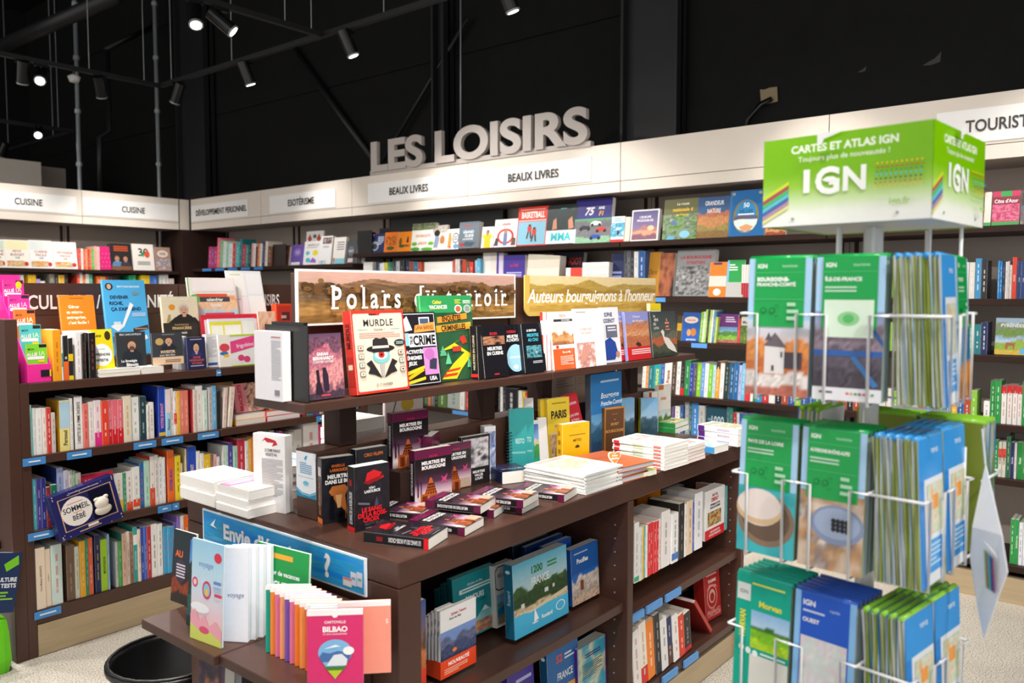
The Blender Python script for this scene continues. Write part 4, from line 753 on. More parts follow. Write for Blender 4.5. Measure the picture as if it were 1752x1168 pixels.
def gface(label, xl, xr, yt, zb, t, cover, Y, lean=8, roll=0., **k):
    """face-out book on the low bookcase: pixel columns, pixel row of its head, height of its foot"""
    a = math.radians(lean); p, q = onY(xl, yt+30, Y), onY(xr, yt+30, Y); h = (onY((xl+xr)/2, yt, Y+.22*math.sin(a)).z-zb)/math.cos(a)
    return book(label, (p.x, Y, zb+.0005), q.x-p.x, h, t, cover, lean=lean, roll=roll, **k)
# second shelf, right part
gface('pink bracelet craft book standing open on the low bookcase', 405, 452, 655, GZ[1]+.052, .02, 'ee8a98', GY+.06, lean=14, front=[('i', .38, 0, 1, 1, blot(['e8b49c', 'c8886c', 'f0c8b4', 'a85a50', '6a4a6a'], 4, 4.), 10, 14), ('t', 'BRACELETS', .2, .5, .13, 'c8283c', 1.35, dict(bold=2, rot=1.57))])
for i, (c, pgs) in enumerate((('e8a42c', 'f4efe8'), ('d8d0c8', 'f4f2ee'))):
    p = onY(402, 730, GY+.03); book(['orange-edged booklet lying under the bracelet book', 'pale booklet lying on top of the orange-edged booklet'][i], (p.x+.005*i, GY+.02+.012*i, GZ[1]+.026*i+.0005), .17, .13, .0255, c, lean=90, pages=pgs)
for i in range(2):
    p = onY(440, 730, GY+.03); book(f"red-covered craft book lying flat, {['lower', 'upper'][i]} of the pair right of the bracelet book", (p.x+.05, GY+.015+.006*i, GZ[1]+.0005+.026*i), .20, .15, .025, 'd8323c', lean=90, pages='f4f0ee', front=[('r', .1, .1, .5, .9, 'f0a03a')])
p = onY(452, 720, GY+.05); book('salmon craft book propped askew on the lying red books', (p.x+.03, GY+.04, GZ[1]+.0535), .19, .13, .012, 'e88a70', lean=58, yaw=6, front=[('e', .15, .3, .1, .14, 'd8323c'), ('e', .35, .6, .1, .16, '6a4aa0'), ('r', .7, .1, .95, .9, 'f2efea'), ('l', .74, .92, .85, .15, 6, '555')])
row("the low bookcase's second shelf, far right", PW, 'Y', GY+.03, GZ[1], [(940, 958, 345, 'b83448', 'f0d0d0', ''), (958, 992, 345, '36b0b0', 'd8f0f0', ''), (992, 1018, 340, '6a4ab8', 'd8d0f0', ''), (1018, 1040, 338, '7a5cc0', 'd8d0f0', ''), (1042, 1062, 352, 'bfe0d8', '5a8a80', ''), (1062, 1075, 372, 'd04a38', 'f0d0c0', ''), (1075, 1090, 370, 'e8742c', 'f0d0c0', ''), (1092, 1106, 348, 'e8e6e2', '888', ''), (1106, 1124, 346, 'dfe8e4', '888', ''), (1255, 1279, 345, 'd03030', 'f4f4f4', 'B'), (1281, 1298, 343, '2aa8a4', 'f4f4f4', 'D')], org=(280, 600), k=.2569, ymid=700)
row("the low bookcase's third shelf, far right", PW, 'Y', GY+.03, GZ[2], [(690, 706, 570, 'c02878', 'f0d0e0', ''), (706, 740, 532, '9aa890', '5a6850', ''), (756, 772, 538, '3a48b8', 'd0d4f0', ''), (772, 790, 535, 'e03078', 'f0d0e0', ''), (800, 836, 560, '8a8a84', 'd0d0cc', ''), (840, 868, 545, 'd0d0c8', '777', ''), (870, 920, 525, 'c8c4bc', '777', ''), (935, 1035, 478, 'ece6e4', 'c83848', ''), (1035, 1060, 492, 'e03c80', 'f0d0e0', ''), (1062, 1120, 470, '7a7a6c', 'c8c8b8', ''), (1122, 1150, 490, 'd8d8d4', '888', '')], org=(280, 600), k=.2569, ymid=740)
gface('orange cookery-style book face-out behind the beige spines on the second shelf', 352, 402, 655, GZ[1], .02, 'e86a34', GY+.14, lean=4, front=[('i', .0, .5, 1, 1, blot(['e8642c', '8aa070', 'f09048', 'd85a2c'], 3, 7.), 8, 8), ('r', 0, 0, 1, .35, '4a90a8')])
# boxed toy book
t = thing('boxed_toy', 'navy gift box with a white lamb toy and round sleep label, tilted', 'toy box', mtx=Matrix.Translation((onY(99, 926, GY-.045).x, GY-.078, onY(99, 926, GY-.045).z)) @ Matrix.Rotation(math.radians(-11.5), 4, 'Y') @ Matrix.Rotation(math.radians(-4), 4, 'X'))
TW, TH = .265, .195
MB().bbox(0, TW, 0, .05, 0, TH, '2a2c66').obj('box', 'gloss', t)
pr = MB(); rng = random.Random(4)
draw(pr, [('r', .10, .16, .93, .87, 'd8a878'), ('r', .115, .175, .915, .855, '26295c'), ('r', .56, .2, .9, .83, '15162c'), ('e', .34, .52, .235, .31, 'efe8e2'), ('t', 'SOMMEIL', .34, .60, .12, '3a3a48', .40), ('t', 'BÉBÉ', .35, .40, .11, '3a3a48', .2), ('l', .22, .46, .73, .70, 1, 'd88a80'), ('l', .28, .42, .52, .49, 1, 'd88a80'), ('r', .44, .1, .6, .15, 'e8e4ea'), ('l', .3, .7, .095, .05, 1, 'c8a078'), ('l', .3, .75, .95, .91, 1, 'b8a8c8')]
     + [('e', x, y, .007, .009, 'e8c8b0') for x, y in [(rng.choice([rng.uniform(.02, .98), rng.choice([.04, .96])]), rng.choice([rng.uniform(.02, .12), rng.uniform(.9, .98)])) for _ in range(36)]], lambda u, v, d: (u, -.0005-d, v), TW, TH); pr.obj('box_print', 'gloss', t)
def blob(name, parent, c, r, col, m='paper'):
    mb = MB(); n, k = 14, 8; vs = [(c[0]+r[0]*math.sin(math.pi*j/k)*math.cos(6.2832*i/n), c[1]+r[1]*math.sin(math.pi*j/k)*math.sin(6.2832*i/n), c[2]+r[2]*math.cos(math.pi*j/k)) for j in range(k+1) for i in range(n)]
    mb.add(vs, [(j*n+i, j*n+(i+1) % n, j*n+n+(i+1) % n, j*n+n+i) for j in range(k) for i in range(n)], col); return mb.obj(name, m, parent, True)
hd = blob('lamb_head', t, (.72*TW, -.002, .50*TH), (.03, .012, .026), 'e9e0d2'); blob('ear', hd, (.66*TW, -.002, .60*TH), (.014, .006, .008), 'e2d6c6'); blob('ear', hd, (.80*TW, -.002, .60*TH), (.012, .006, .009), 'e2d6c6'); blob('lamb_body', t, (.72*TW, -.001, .34*TH), (.036, .01, .022), 'dcd2c4')
gface('red baby album standing behind the boxed toy', 130, 196, 810, GZ[2], .03, 'd02848', GY+.015, lean=3, front=[('t', 'AGENDA', .5, .85, .08, 'f2c8d0', .7), ('t', 'BÉBÉ', .78, .45, .12, '3a2a48', .3, dict(bold=2, rot=1.57))])

# ================================================================== display tier on top of the low bookcase
# tiered pink counter display of booklets
t = thing('booklet_display', 'pink cardboard counter display with tiers of colourful booklets', 'display', (1.31, GY+.012, GZ[0]+.0006))
DW = onY(88, 640, GY+.012).x - 1.31; pk = 'f0329a'
MB().bbox(0, DW, 0, .006, 0, .075, pk, .001).obj('front_lip', 'gloss', t); MB().box(0, DW, .006, .290, 0, .004, pk).obj('tray', 'gloss', t)
for x in (0, DW-.003): MB().add([(x, .006, .004), (x, .290, .004), (x, .290, .40), (x, .006, .08), (x+.003, .006, .004), (x+.003, .290, .004), (x+.003, .290, .40), (x+.003, .006, .08)], [(0, 1, 2, 3), (7, 6, 5, 4), (0, 3, 7, 4), (3, 2, 6, 7), (2, 1, 5, 6), (1, 0, 4, 5)], pk).obj('side_wing', 'gloss', t)
MB().box(.003, DW-.003, .286, .290, .004, .44, pk).obj('back_card', 'gloss', t)
MB().box(.55*DW, .95*DW, -.0015, -.0003, .022, .05, '26222a').obj('maker_label', 'gloss', t); MB().box(.92*DW, .98*DW, -.0028, -.0016, .022, .05, 'f2d22c').obj('label_tab', 'gloss', t)
for i, (c, nm) in enumerate((('7fd038', 'green'), ('58c4c8', 'turquoise'), ('f0742a', 'orange'), ('f0329a', 'pink'), ('ee2f92', 'deep pink'))):
    y = GY+.026+.054*i; z = GZ[0]+.006+.062*i; hh = .165 if i else .15
    if i: MB().box(.004, DW-.004, y-GY-.014, y-GY+.026, .0045, z-GZ[0]-.0012, pk).obj('tier', 'gloss', t)
    book(f'{nm} exam booklet, {ordn(i)} tier up in the pink counter display', (1.315, y, z), DW-.010, hh, .012, c, lean=4, gloss=True,
         front=[('t', 'MON', .24, .86, .05, '2a2630', .3), ('t', 'ALLIÉ', .28, .72, .09, 'f6f0f4', .5, dict(bold=1)), ('t', 'IA', .74, .74, .13, 'f0b4d4' if 'pink' in nm else 'd8f0c8', .3, dict(bold=.5)), ('r', .62, .9, .98, .98, '26222a'), ('r', 0.06, .58, .85, .66, 'f4f0f2'), ('r', .55, .5, .85, .56, 'f2d22c')] + ([('e', .75, .86, .14, .1, 'f2c820')] if i == 4 else []) + ([('r', .06, .06, .86, .3, 'ece8ea'), ('l', .1, .8, .28, .1, 4, 'b8b4b8')] if i == 0 else []))
c2 = dict(org=(0, 380), k=.2569)
row("the low bookcase's top display ledge", 'spine-out books on the display ledge', 'Y', GY+.015, GZ[0], [
 (352, 410, 716, 'f2a01c', 'b85a10', '', {'side': 'f0b02c'}), (410, 420, 750, 'e8eef0', '2a8a7a', '', {'band': [(.3, .6, '1f8a74')]}), (420, 456, 755, '232326', 'f4f0ea', 'IA', {'band': [(0, .42, 'ee6a28')]}), (456, 490, 772, '2a2626', 'f0d020', "L'IA", {'band': [(0, .1, 'f0d020'), (.45, .62, 'f0c818')]}), (505, 545, 732, 'eeeaea', 'b8b0b0', '', {'side': 'd8d4d6'}), (548, 574, 742, '1f1d1e', '8a3a34', ''), (594, 642, 736, '1e1c1d', '9a4038', '')], ymid=610, depth=.12, jit=.003, **c2)
def gtop(label, xl, xr, yt, Y, zb, t, cover, front, lean=9, up=0, **k): return gface(label, xl, xr, yt, zb, t, cover, Y, lean=lean, front=lift(front, up), **k)
Z1, Z2 = GZ[0], 1.2015
def portrait(bg, skin, hair, cloth, cx=.5, cy=.52, s=1.):
    return [('e', cx, cy-.32*s, .3*s, .24*s, cloth), ('r', cx-.3*s, 0, cx+.3*s, max(.001, cy-.34*s), cloth), ('e', cx, cy+.04*s, .15*s, .13*s, hair), ('r', cx-.05*s, cy-.16*s, cx+.05*s, cy-.05*s, skin), ('e', cx, cy, .125*s, .115*s, skin), ('e', cx-.045*s, cy+.015*s, .016*s, .01*s, '2a2020'), ('e', cx+.045*s, cy+.015*s, .016*s, .01*s, '2a2020'), ('e', cx, cy-.055*s, .045*s, .014*s, '8a4a40')]
gtop('orange guide to running a micro-business, leaning at the back of the ledge', 108, 168, 506, GY+.19, Z2, .014, 'f08520', [('l', .3, .7, .95, .91, 1, 'b05a10'), ('t', 'Gérer', .4, .74, .07, 'fbeedc', .4, dict(bold=2)), ('t', 'sa micro-', .42, .62, .07, 'fbeedc', .55, dict(bold=2)), ('t', 'entreprise,', .45, .5, .07, 'fbeedc', .65, dict(bold=2)), ('t', "c'est facile !", .5, .38, .07, 'fbeedc', .7, dict(bold=2)), ('r', 0, 0, 1, .2, 'f4f0ea')], up=0.3)
gtop('large sky-blue money book with scattered sketches at the back of the ledge', 184, 257, 480, GY+.19, Z2, .016, '4fb2ea', [('e', .15, .9, .09, .055, '26343c'), ('e', .15, .9, .05, .04, 'd8a890'), ('t', 'MATTHIAS BACCINO', .6, .9, .026, 'eaf4fb', .6, dict(bold=2)), ('t', 'DEVENIR', .36, .74, .05, '1f2a58', .55, dict(bold=2)), ('t', 'RICHE,', .28, .65, .05, '1f2a58', .45, dict(bold=2)), ('t', "ÇA S'APPREND", .5, .56, .05, '1f2a58', .86, dict(bold=2)), ('p', [(.36, .3), (.4, .28), (.68, .62), (.6, .66)], 'f2f6fa'), ('p', [(.1, .3), (.28, .36), (.42, .3), (.26, .22)], 'e6eef4'), ('r', .18, .33, .34, .37, 'd0e0ea'), ('p', [(.62, .2), (.98, .25), (.98, .31), (.62, .26)], '3a3440'), ('l', .66, .95, .27, .24, 1, 'e88a40'), ('e', .75, .8, .08, .03, '7a98a8'), ('e', .7, .15, .05, .03, 'e8e0d8'), ('p', [(.78, .1), (.92, .16), (.95, .1), (.82, .06)], 'f0f4f8'), ('l', .12, .5, .15, .05, 4, '2a5a8a'), ('l', .62, .95, .5, .44, 3, 'd8ecf8')], up=0.12)
gtop('yellow investing book with a speech bubble on the display ledge', 160, 197, 564, GY+.045, Z1, .014, 'f4d818', [('e', .78, .86, .14, .1, '3a3420'), ('t', 'MANI', .3, .86, .05, '3a3420', .4, dict(bold=2)), ('e', .45, .45, .48, .24, 'f8f8f4'), ('t', 'investir', .45, .58, .04, '4ab0b8', .4, dict(bold=.5)), ('t', 'APPRENDRE', .42, .46, .055, '2a2a2c', .8, dict(bold=2)), ('t', 'INVESTIR', .4, .34, .055, '2a2a2c', .65, dict(bold=2)), ('e', .6, .06, .12, .05, '26242c')])
for i in range(3):
    a, b = ((168, 239), (241, 279))[i > 1]; p = onY(a, 640, GY+.02)
    book(['white book lying flat, bottom of the pair under the bearded portrait', 'white book lying flat on top under the bearded portrait', 'cream book lying flat under the investing portrait'][i], (p.x, GY+.012, Z1+.0005+(.0165*i if i < 2 else 0)), onY(b, 640, GY+.02).x-p.x, .10, .016 if i < 2 else .03, 'f2eee6', lean=90, pages='f7f3ea')
gtop('charcoal book with a bearded man’s portrait on the display ledge', 200, 251, 568, GY+.032, Z1+.035, .012, '34383c', [('t', 'ÉRIC LARCHEVÊQUE', .5, .93, .05, 'e4e6ea', .8)] + portrait('34383c', 'c9a086', '4a3224', '262c34', .52, .6, 1.1) + [('e', .52, .53, .09, .06, '6a4632'), ('t', 'La Stratégie', .4, .17, .07, 'f2f4f6', .6, dict(bold=2)), ('t', 'Bitcoin', .5, .06, .09, 'f6f6f8', .6, dict(bold=2))], lean=5)
gtop('charcoal book with smiling portrait and gold circle on the display ledge', 261, 314, 569, GY+.032, Z1+.032, .014, '3d4046', [('l', .35, .75, .95, .92, 1, 'a8a8ac')] + portrait('3d4046', 'd4a88c', '4a3428', '2a2c34', .55, .72, .9) + [('e', .25, .72, .13, .11, 'c8a468'), ('r', 0, 0, 1, .24, 'e9c9a8'), ('r', 0, .24, 1, .46, '3d4046'), ('t', 'INVESTIR', .5, .40, .085, 'eccaa4', .8, dict(bold=2)), ('t', 'pour être libre', .48, .3, .06, 'e4e2e0', .75), ('l', .4, .9, .16, .06, 2, '8a6a50')], lean=5)
gtop('finance book with a white-bearded man against cream at the back of the ledge', 282, 344, 508, GY+.172, Z2, .018, 'ecdfc2', [('t', 'DAVE RAMSEY', .5, .94, .055, 'f6f2ea', .9, dict(bold=2)), ('e', .28, .74, .09, .07, 'e89a30')] + portrait('ecdfc2', 'd8a890', 'd8d4cc', '2a2724', .6, .66, 1.0) + [('r', 0, 0, 1, .36, '35302a'), ('p', [(.15, .36), (.35, .5), (.9, .48), (1, .36)], '2a2724'), ('t', 'TRANSFORMATION', .5, .31, .03, 'd8b878', .6), ('t', 'FINANCIÈRE', .5, .23, .065, 'e4c488', .8, dict(bold=2)), ('t', 'totale', .52, .12, .06, 'f4f2ee', .45, dict(shear=.3)), ('p', [(.1, .38), (.16, .56), (.22, .56), (.2, .38)], 'b89a60')], lean=8, up=0.26)
gtop('small navy budget book with a young man’s portrait on the display ledge', 321, 353, 577, GY+.03, Z1, .02, '2a2f58', [('l', .2, .8, .95, .91, 1, 'c8c8d4')] + portrait('2a2f58', 'd8ac90', '2a201c', '3a3a78', .5, .66, 1.2) + [('r', 0, 0, 1, .42, '2a2c56'), ('t', 'FAITES', .5, .37, .06, 'd8605c', .6, dict(bold=2)), ('t', 'VOTRE BUDGET', .5, .28, .06, 'd8605c', .8, dict(bold=2)), ('t', 'EN MAIN', .5, .19, .06, 'd8605c', .6, dict(bold=2)), ('l', .15, .85, .13, .08, 1, 'd0d0dc')], lean=4)
gtop('white leaflet book beside the small navy budget book', 354, 374, 572, GY+.05, Z1, .03, 'e8e8ea', [('l', .1, .9, .92, .3, 16, 'b4b4bc'), ('r', .1, .06, .9, .14, '2a5a98')], lean=4)
row("the display ledge beside the navy budget book", 'spine-out books on the display ledge', 'Y', GY+.07, Z1, [(1205, 1222, 764, 'dcdcde', '999', ''), (1222, 1246, 760, 'c8ccd0', '888', '')], ymid=610, depth=.08, **c2)
# calendars and organisers
gtop('tall family calendar with pastel picture at the back of the ledge', 331, 413, 476, GY+.20, Z2, .012, 'f0e6da', [('i', 0, 0, 1, 1, land('f4ece4', 'f2e4e0', [(.52, .08, 3, 'f0a878'), (.42, .1, 4, 'f4c8a0'), (.2, .05, 3, 'bfdcec')], .06, 3.), 12, 10), ('r', .0, .0, .03, 1, '8ac880'), ('r', .15, .52, .8, .6, 'e85a3a'), ('r', .22, .4, .85, .52, '4a4a50'), ('t', 'calendrier', .53, .46, .08, 'f6f4f0', .55, dict(bold=2)), ('t', 'familial', .55, .32, .08, 'f0f0ee', .45, dict(bold=2)), ('e', .12, .47, .1, .12, '6ab86a'), ('e', .12, .2, .1, .18, 'f2ded8'), ('r', .1, .66, .97, .96, 'f8f0f0'), ('l', .3, .95, .15, .05, 1, 'e0506a')], lean=10, up=0.44)
gtop('wire-bound planner sheet with four boxes leaning at the back of the ledge', 404, 464, 464, GY+.215, Z2, .008, 'e4e6e8', [('r', .04, .04, .5, .56, 'f6e6e8'), ('r', .04, .58, .5, .96, 'f4f0ee'), ('r', .54, .26, .97, .58, 'f4f2f0'), ('r', .54, .6, .97, .96, 'f0eef0'), ('r', .54, .03, .97, .22, 'e2e070'), ('l', .08, .4, .54, .5, 1, 'e0a8b8'), ('l', .1, .4, .95, .92, 1, 'c8d890')], lean=14, up=0.22)
gtop('red-edged weekly organiser standing behind the yellow one', 350, 450, 538, GY+.14, Z1+.001, .01, 'd02c3c', [('r', .05, .1, .95, .9, 'f0dce0'), ('l', .1, .9, .85, .3, 6, 'e4b8c0')], lean=8)
gtop('yellow weekly organiser with blank boxes behind the pink fridge pad', 362, 442, 545, GY+.085, Z1, .009, 'e6e6f0', [('r', .03, .1, .7, .94, 'e8e24a'), ('r', .06, .14, .3, .86, 'f2f2e6'), ('r', .33, .14, .68, .86, 'f6f4ee'), ('r', .73, .1, .98, .94, 'f4f4ee')], lean=8)
gtop('pink fridge notepad tilted on the display ledge', 376, 446, 572, GY+.03, Z1, .012, 'f2f0ee', [('r', .0, .0, .28, 1, 'f6f0e6'), ('e', .14, .6, .12, .13, 'e04a58'), ('e', .12, .42, .1, .06, '3a7ac0'), ('e', .17, .34, .07, .05, 'f2c02c'), ('p', [(.28, .4), (1, .62), (1, .98), (.28, .78)], 'ea4a8c'), ('t', 'frigobloc', .64, .66, .13, 'fdf0f5', .6, dict(bold=.5, rot=.1)), ('e', .52, .25, .1, .13, 'f0f0f0'), ('e', .52, .25, .08, .10, 'e0487a'), ('e', .66, .2, .08, .10, 'e0487a'), ('r', .28, .95, 1, 1, 'c8e030'), ('r', .28, 0, 1, .03, 'c8e030')], lean=6)
gtop('orange floral memo pad at the right end of the display ledge', 448, 477, 533, GY+.12, Z1+.001, .01, 'f2e2d4', [('i', 0, 0, 1, 1, blot(['f0905a', 'f4b488', 'f6d8c4', 'ee8048'], 5, 2.), 8, 12), ('r', .15, .4, .85, .62, 'f4f0ec'), ('l', .22, .78, .6, .44, 3, '6a5a58')], lean=8)
gtop('red-orange boxed stationery set standing by the header panel', 474, 503, 520, GY+.20, Z2, .04, 'e8481f', [('r', .1, .55, .9, .95, 'c83428'), ('r', .35, .6, .8, .8, '5a2a28'), ('r', .3, .65, .6, .72, 'd8a8a0'), ('r', .6, .1, .85, .3, '8a2c18')], lean=3)

# ================================================================== left wall: cookery
def lface(label, xl, xr, yt, t, cover, front, z=1.70, Y=LY+.05, lean=8, **k):
    return gface(label, xl, xr, yt, z, t, cover, Y, lean=lean, front=front, name='cookbook', **k)
def k2(x): return x*.2569
def y2(y): return 380+y*.2569
cook = lambda a, b, c: [('r', .05, .66, .95, .96, c), ('t', a, .5, .60, .085, 'a03028', .8), ('t', b, .5, .48, .085, 'a03028', .8), ('t', '500', .5, .37, .075, '4a4a44', .4, dict(bold=.5)), ('i', .05, .05, .8, .26, blot(['f4f0e8', '8ab0a0', 'f0c060', 'd85a48', 'f2ede4'], 4, len(a)*1.), 8, 5), ('e', .86, .15, .09, .08, 'c03a38')]
lface('white cookbook cut off at the left picture edge on the cookery shelf', -12, k2(38), y2(118), .03, 'f2efe8', cook('CUISINE', 'SAINE', 'c8dcc8'))
lface('white low-budget cookbook, first whole cover on the cookery shelf', k2(40), k2(200), y2(122), .03, 'f3efe6', cook('PETIT', 'BUDGET', 'efe8b8'))
lface('white easy-cooking cookbook, second whole cover on the cookery shelf', k2(202), k2(356), y2(125), .03, 'f2f0ee', cook('CUISINE', 'FACILE', 'dfe6e2'))
lface('white pastry cookbook, third whole cover on the cookery shelf', k2(360), k2(518), y2(136), .03, 'f2efe9', cook('PÂTISSERIE', 'FACILE', 'efe0d8'))
row('the cookery shelf beside the pastry cookbook', 'cookery spines', 'Y', LY+.03, 1.70, [(526, 541, 178, 'd8483c', 'f0d0c8', ''), (541, 556, 176, 'f0e8e0', 'c84038', ''), (556, 570, 178, 'e0604a', 'f4e0d8', ''), (570, 584, 180, 'e89050', 'f8e8d0', ''), (584, 600, 178, 'd83a34', 'f4d8d0', ''), (600, 612, 180, 'ee6848', 'f8e0d0', ''), (612, 630, 178, '5cc04c', 'e8f4e0', ''), (630, 648, 160, 'f0b0a8', 'c86860', ''), (648, 666, 164, 'f4c4bc', 'c86860', '')], ymid=445, small=True, depth=.2, **c2)
lface('bright pink dotted cookbook on the cookery shelf', k2(668), k2(744), y2(166), .03, 'e0287c', [('e', .2+.3*(i % 3)+.1*(i//3 % 2), .15+.18*(i//3), .03, .025, 'f0a0c4') for i in range(12)])
lface('dark cookbook with two cooks on the cookery shelf', k2(738), k2(884), y2(146), .03, '2c2a2a', [('l', .2, .85, .92, .7, 3, 'e05a2c')] + portrait('2c2a2a', 'c89078', '6a4a38', '5a88b8', .32, .42, .8) + portrait('2c2a2a', 'c89078', '3a2a24', '3a3c48', .7, .42, .8) + [('r', .05, .0, .95, .14, '8a5a3a')])
lface('white cookbook with a big number thirty on the cookery shelf', k2(892), k2(1032), y2(150), .03, 'f0ebe4', [('t', '30', .5, .7, .3, '26302c', .62), ('e', .68, .62, .13, .14, 'e05a38'), ('p', [(.4, .6), (.5, .72), (.56, .6), (.48, .5)], '3a9a58'), ('l', .2, .8, .35, .2, 3, '555')])
lface('beige pastry book at the right end of the cookery shelf', k2(1040), k2(1144), y2(170), .025, 'a88878', [('i', .05, .05, .95, .5, blot(['c8a890', '5a70a0', 'e0c8b8', '8a6050'], 4, 3.), 8, 6), ('e', .5, .72, .35, .15, 'e8d8cc'), ('l', .3, .7, .78, .66, 2, '8a5a50')])
row('the lower cookery shelf above the header panel', 'lower cookery spines', 'Y', LY+.03, 1.42, [(140, 160, 352, 'eceae4', '888', ''), (188, 216, 352, 'f0c020', 'f8ecb0', ''), (216, 240, 352, 'eeb818', 'f8ecb0', ''), (242, 268, 378, 'b4a0e0', 'e8e0f8', ''), (268, 300, 392, 'e8e4e0', '888', ''), (330, 362, 345, '8a8478', 'c8c4b8', ''), (362, 390, 348, '3a3634', 'a8a098', ''), (390, 406, 352, 'f0c828', 'f8ecb0', ''), (406, 430, 352, 'e0a838', 'f8ecb0', ''), (430, 452, 348, '2a2826', '888', ''), (514, 532, 350, 'e84a30', 'f4d0c8', ''), (532, 552, 335, 'e0e4e0', '888', ''), (552, 572, 352, 'e87838', 'f8e0c8', ''), (572, 594, 345, 'dce4dc', '888', ''), (594, 618, 350, '58a888', 'd8ece4', ''), (645, 672, 360, 'ee7430', 'f8e0c8', ''), (672, 702, 362, 'f0a030', 'f8e8c8', ''), (702, 720, 362, 'c83030', 'f0d0d0', ''), (720, 742, 362, '4a3430', 'b0a098', ''), (742, 784, 362, '3a2e2c', 'b0a098', ''), (860, 884, 355, '2a9a58', 'd0ecd8', ''), (884, 906, 352, '38b070', 'd0ecd8', ''), (940, 970, 352, 'f0d428', 'f8f0c0', ''), (970, 998, 354, 'eecb20', 'f8f0c0', ''), (1000, 1022, 356, '3a70c8', 'd0e0f4', ''), (1022, 1046, 358, '4a80d0', 'd0e0f4', ''), (1064, 1090, 350, 'e4e4e0', '888', ''), (1090, 1122, 345, 'eceae6', '888', ''), (1124, 1160, 375, 'e8d0c8', '888', '')], ymid=475, small=True, depth=.18, **c2)

# ================================================================== back wall rows
def bface(label, xl, xr, yt, t, cover, front, z=ZR[0], X=BX+.06, lean=8, yaw=-90, **k):
    """face-out book on the back wall (faces -X): pixel columns of its cover, pixel row of its head"""
    a = math.radians(lean); p, q = onX(xl, yt+30, X), onX(xr, yt+30, X); h = (onX((xl+xr)/2, yt, X+.2*math.sin(a)).z-z)/math.cos(a)
    return book(label, (X, p.y, z+.0005), p.y-q.y, h, t, cover, yaw=yaw, lean=lean, front=front, name='illustrated_book', **k)
c5 = dict(org=(300, 340), k=.2569)
row('the corner shelf under the personal development sign', 'personal development spines', 'X', BX+.02, ZL[0], [(215, 236, 322, 'b82c68', 'f0c8d8', ''), (236, 252, 322, '8a3a98', 'e0c8e8', ''), (252, 272, 322, 'c02c50', 'f0c8d0', ''), (272, 292, 262, 'e86a8a', 'f8d8e0', ''), (292, 312, 276, '78c088', 'e8f4ea', ''), (312, 330, 284, 'e8ece8', '5aa070', ''), (330, 350, 296, 'a8dcc8', '4a8a78', ''), (350, 374, 300, 'e8eef2', '4a80b0', ''), (374, 394, 296, 'd83c38', 'f4d0c8', ''), (394, 420, 296, '48b8bc', 'd8f0f0', ''), (420, 436, 268, '1f7a80', 'b8dce0', ''), (436, 460, 306, 'b02850', 'f0c0d0', ''), (460, 480, 310, '2a8a84', 'c8e4e0', ''), (480, 500, 318, '1f4a40', 'a8c8c0', ''), (500, 512, 296, 'f0a8b4', '985868', ''), (512, 528, 300, 'eeeae6', '888', ''), (528, 542, 320, '2a2628', '888', ''), (542, 556, 300, 'ee7a38', 'f8e0d0', ''), (556, 572, 300, 'f0eeea', '888', ''), (572, 590, 286, '2a3a68', 'c8d0e4', ''), (590, 608, 284, 'efe4d4', '987', ''), (608, 634, 318, '7a4a38', 'd8c0b0', '')], ymid=440, small=True, depth=.16, lean=-6, kind='thin paperback', **c5)
for i in range(7):
    a, b = onX(347+22*i, 455, BX).y, onX(362+22*i, 455, BX).y
    MB().box(-.006, -.001, b-bays[5].location.y, a-bays[5].location.y, ZL[0]-.03, ZL[0]-.004, '3f8ad4').obj('price_label', 'paper', bays[5]) if a > 6.69 else None
K5 = lambda x: 300+x*.2569
Y5 = lambda y: 340+y*.2569
t = thing('bookend', 'black bookend box on the esoterism shelf', 'bookend', (BX+.04, onX(K5(668), 440, BX).y-.1, ZL[0]+.0005)); MB().bbox(0, .006, 0, .2, 0, .2, b=.001).obj('front_plate', 'black_plastic', t); MB().bbox(.006, .2, .195, .2, 0, .2, b=.001).obj('side_plate', 'black_plastic', t)
E5 = 'on the esoterism shelf'
bface('brown-red book ' + E5 + ' beside the black bookend', K5(702), K5(752), Y5(322), .03, '8a4a40', [('l', .2, .8, .8, .6, 2, 'd8b0a0')], z=ZL[0])
bface('purple card set ' + E5, K5(764), K5(848), Y5(310), .04, '6a50a8', [('e', .5, .62, .3, .2, '8a70c0'), ('t', 'V.S', .5, .62, .15, 'e4dcf4', .4), ('r', .05, .0, .75, .14, 'eceaf2')], z=ZL[0])
bface('white gemstone guide with purple and yellow stones ' + E5, K5(846), K5(958), Y5(286), .025, 'eeeaea', [('t', 'MINÉRAUX', .55, .84, .11, '8a8a90', .8), ('e', .25, .5, .12, .09, '5ac0c8'), ('e', .7, .5, .16, .12, 'e4d838'), ('e', .3, .2, .14, .1, '50b8d0'), ('p', [(.4, .1), (.55, .3), (.75, .22), (.8, .08)], '9a6ac8'), ('l', .15, .8, .76, .7, 1, 'aaa')], z=ZL[0])
bface('gemstone card set with red hearts standing behind the gemstone guide', K5(862), K5(978), Y5(216), .012, 'ece8e8', [('p', [(.1, .78), (.22, .92), (.34, .78), (.22, .66)], 'b83a28'), ('p', [(.6, .78), (.74, .92), (.88, .78), (.74, .66)], 'c04a30'), ('e', .5, .85, .1, .06, '3a6a58'), ('e', .15, .6, .08, .05, 'd89a3a'), ('e', .45, .6, .1, .06, '2aa0b0'), ('e', .8, .6, .12, .07, '4a3a90')], z=ZL[0], X=BX+.12, lean=4)
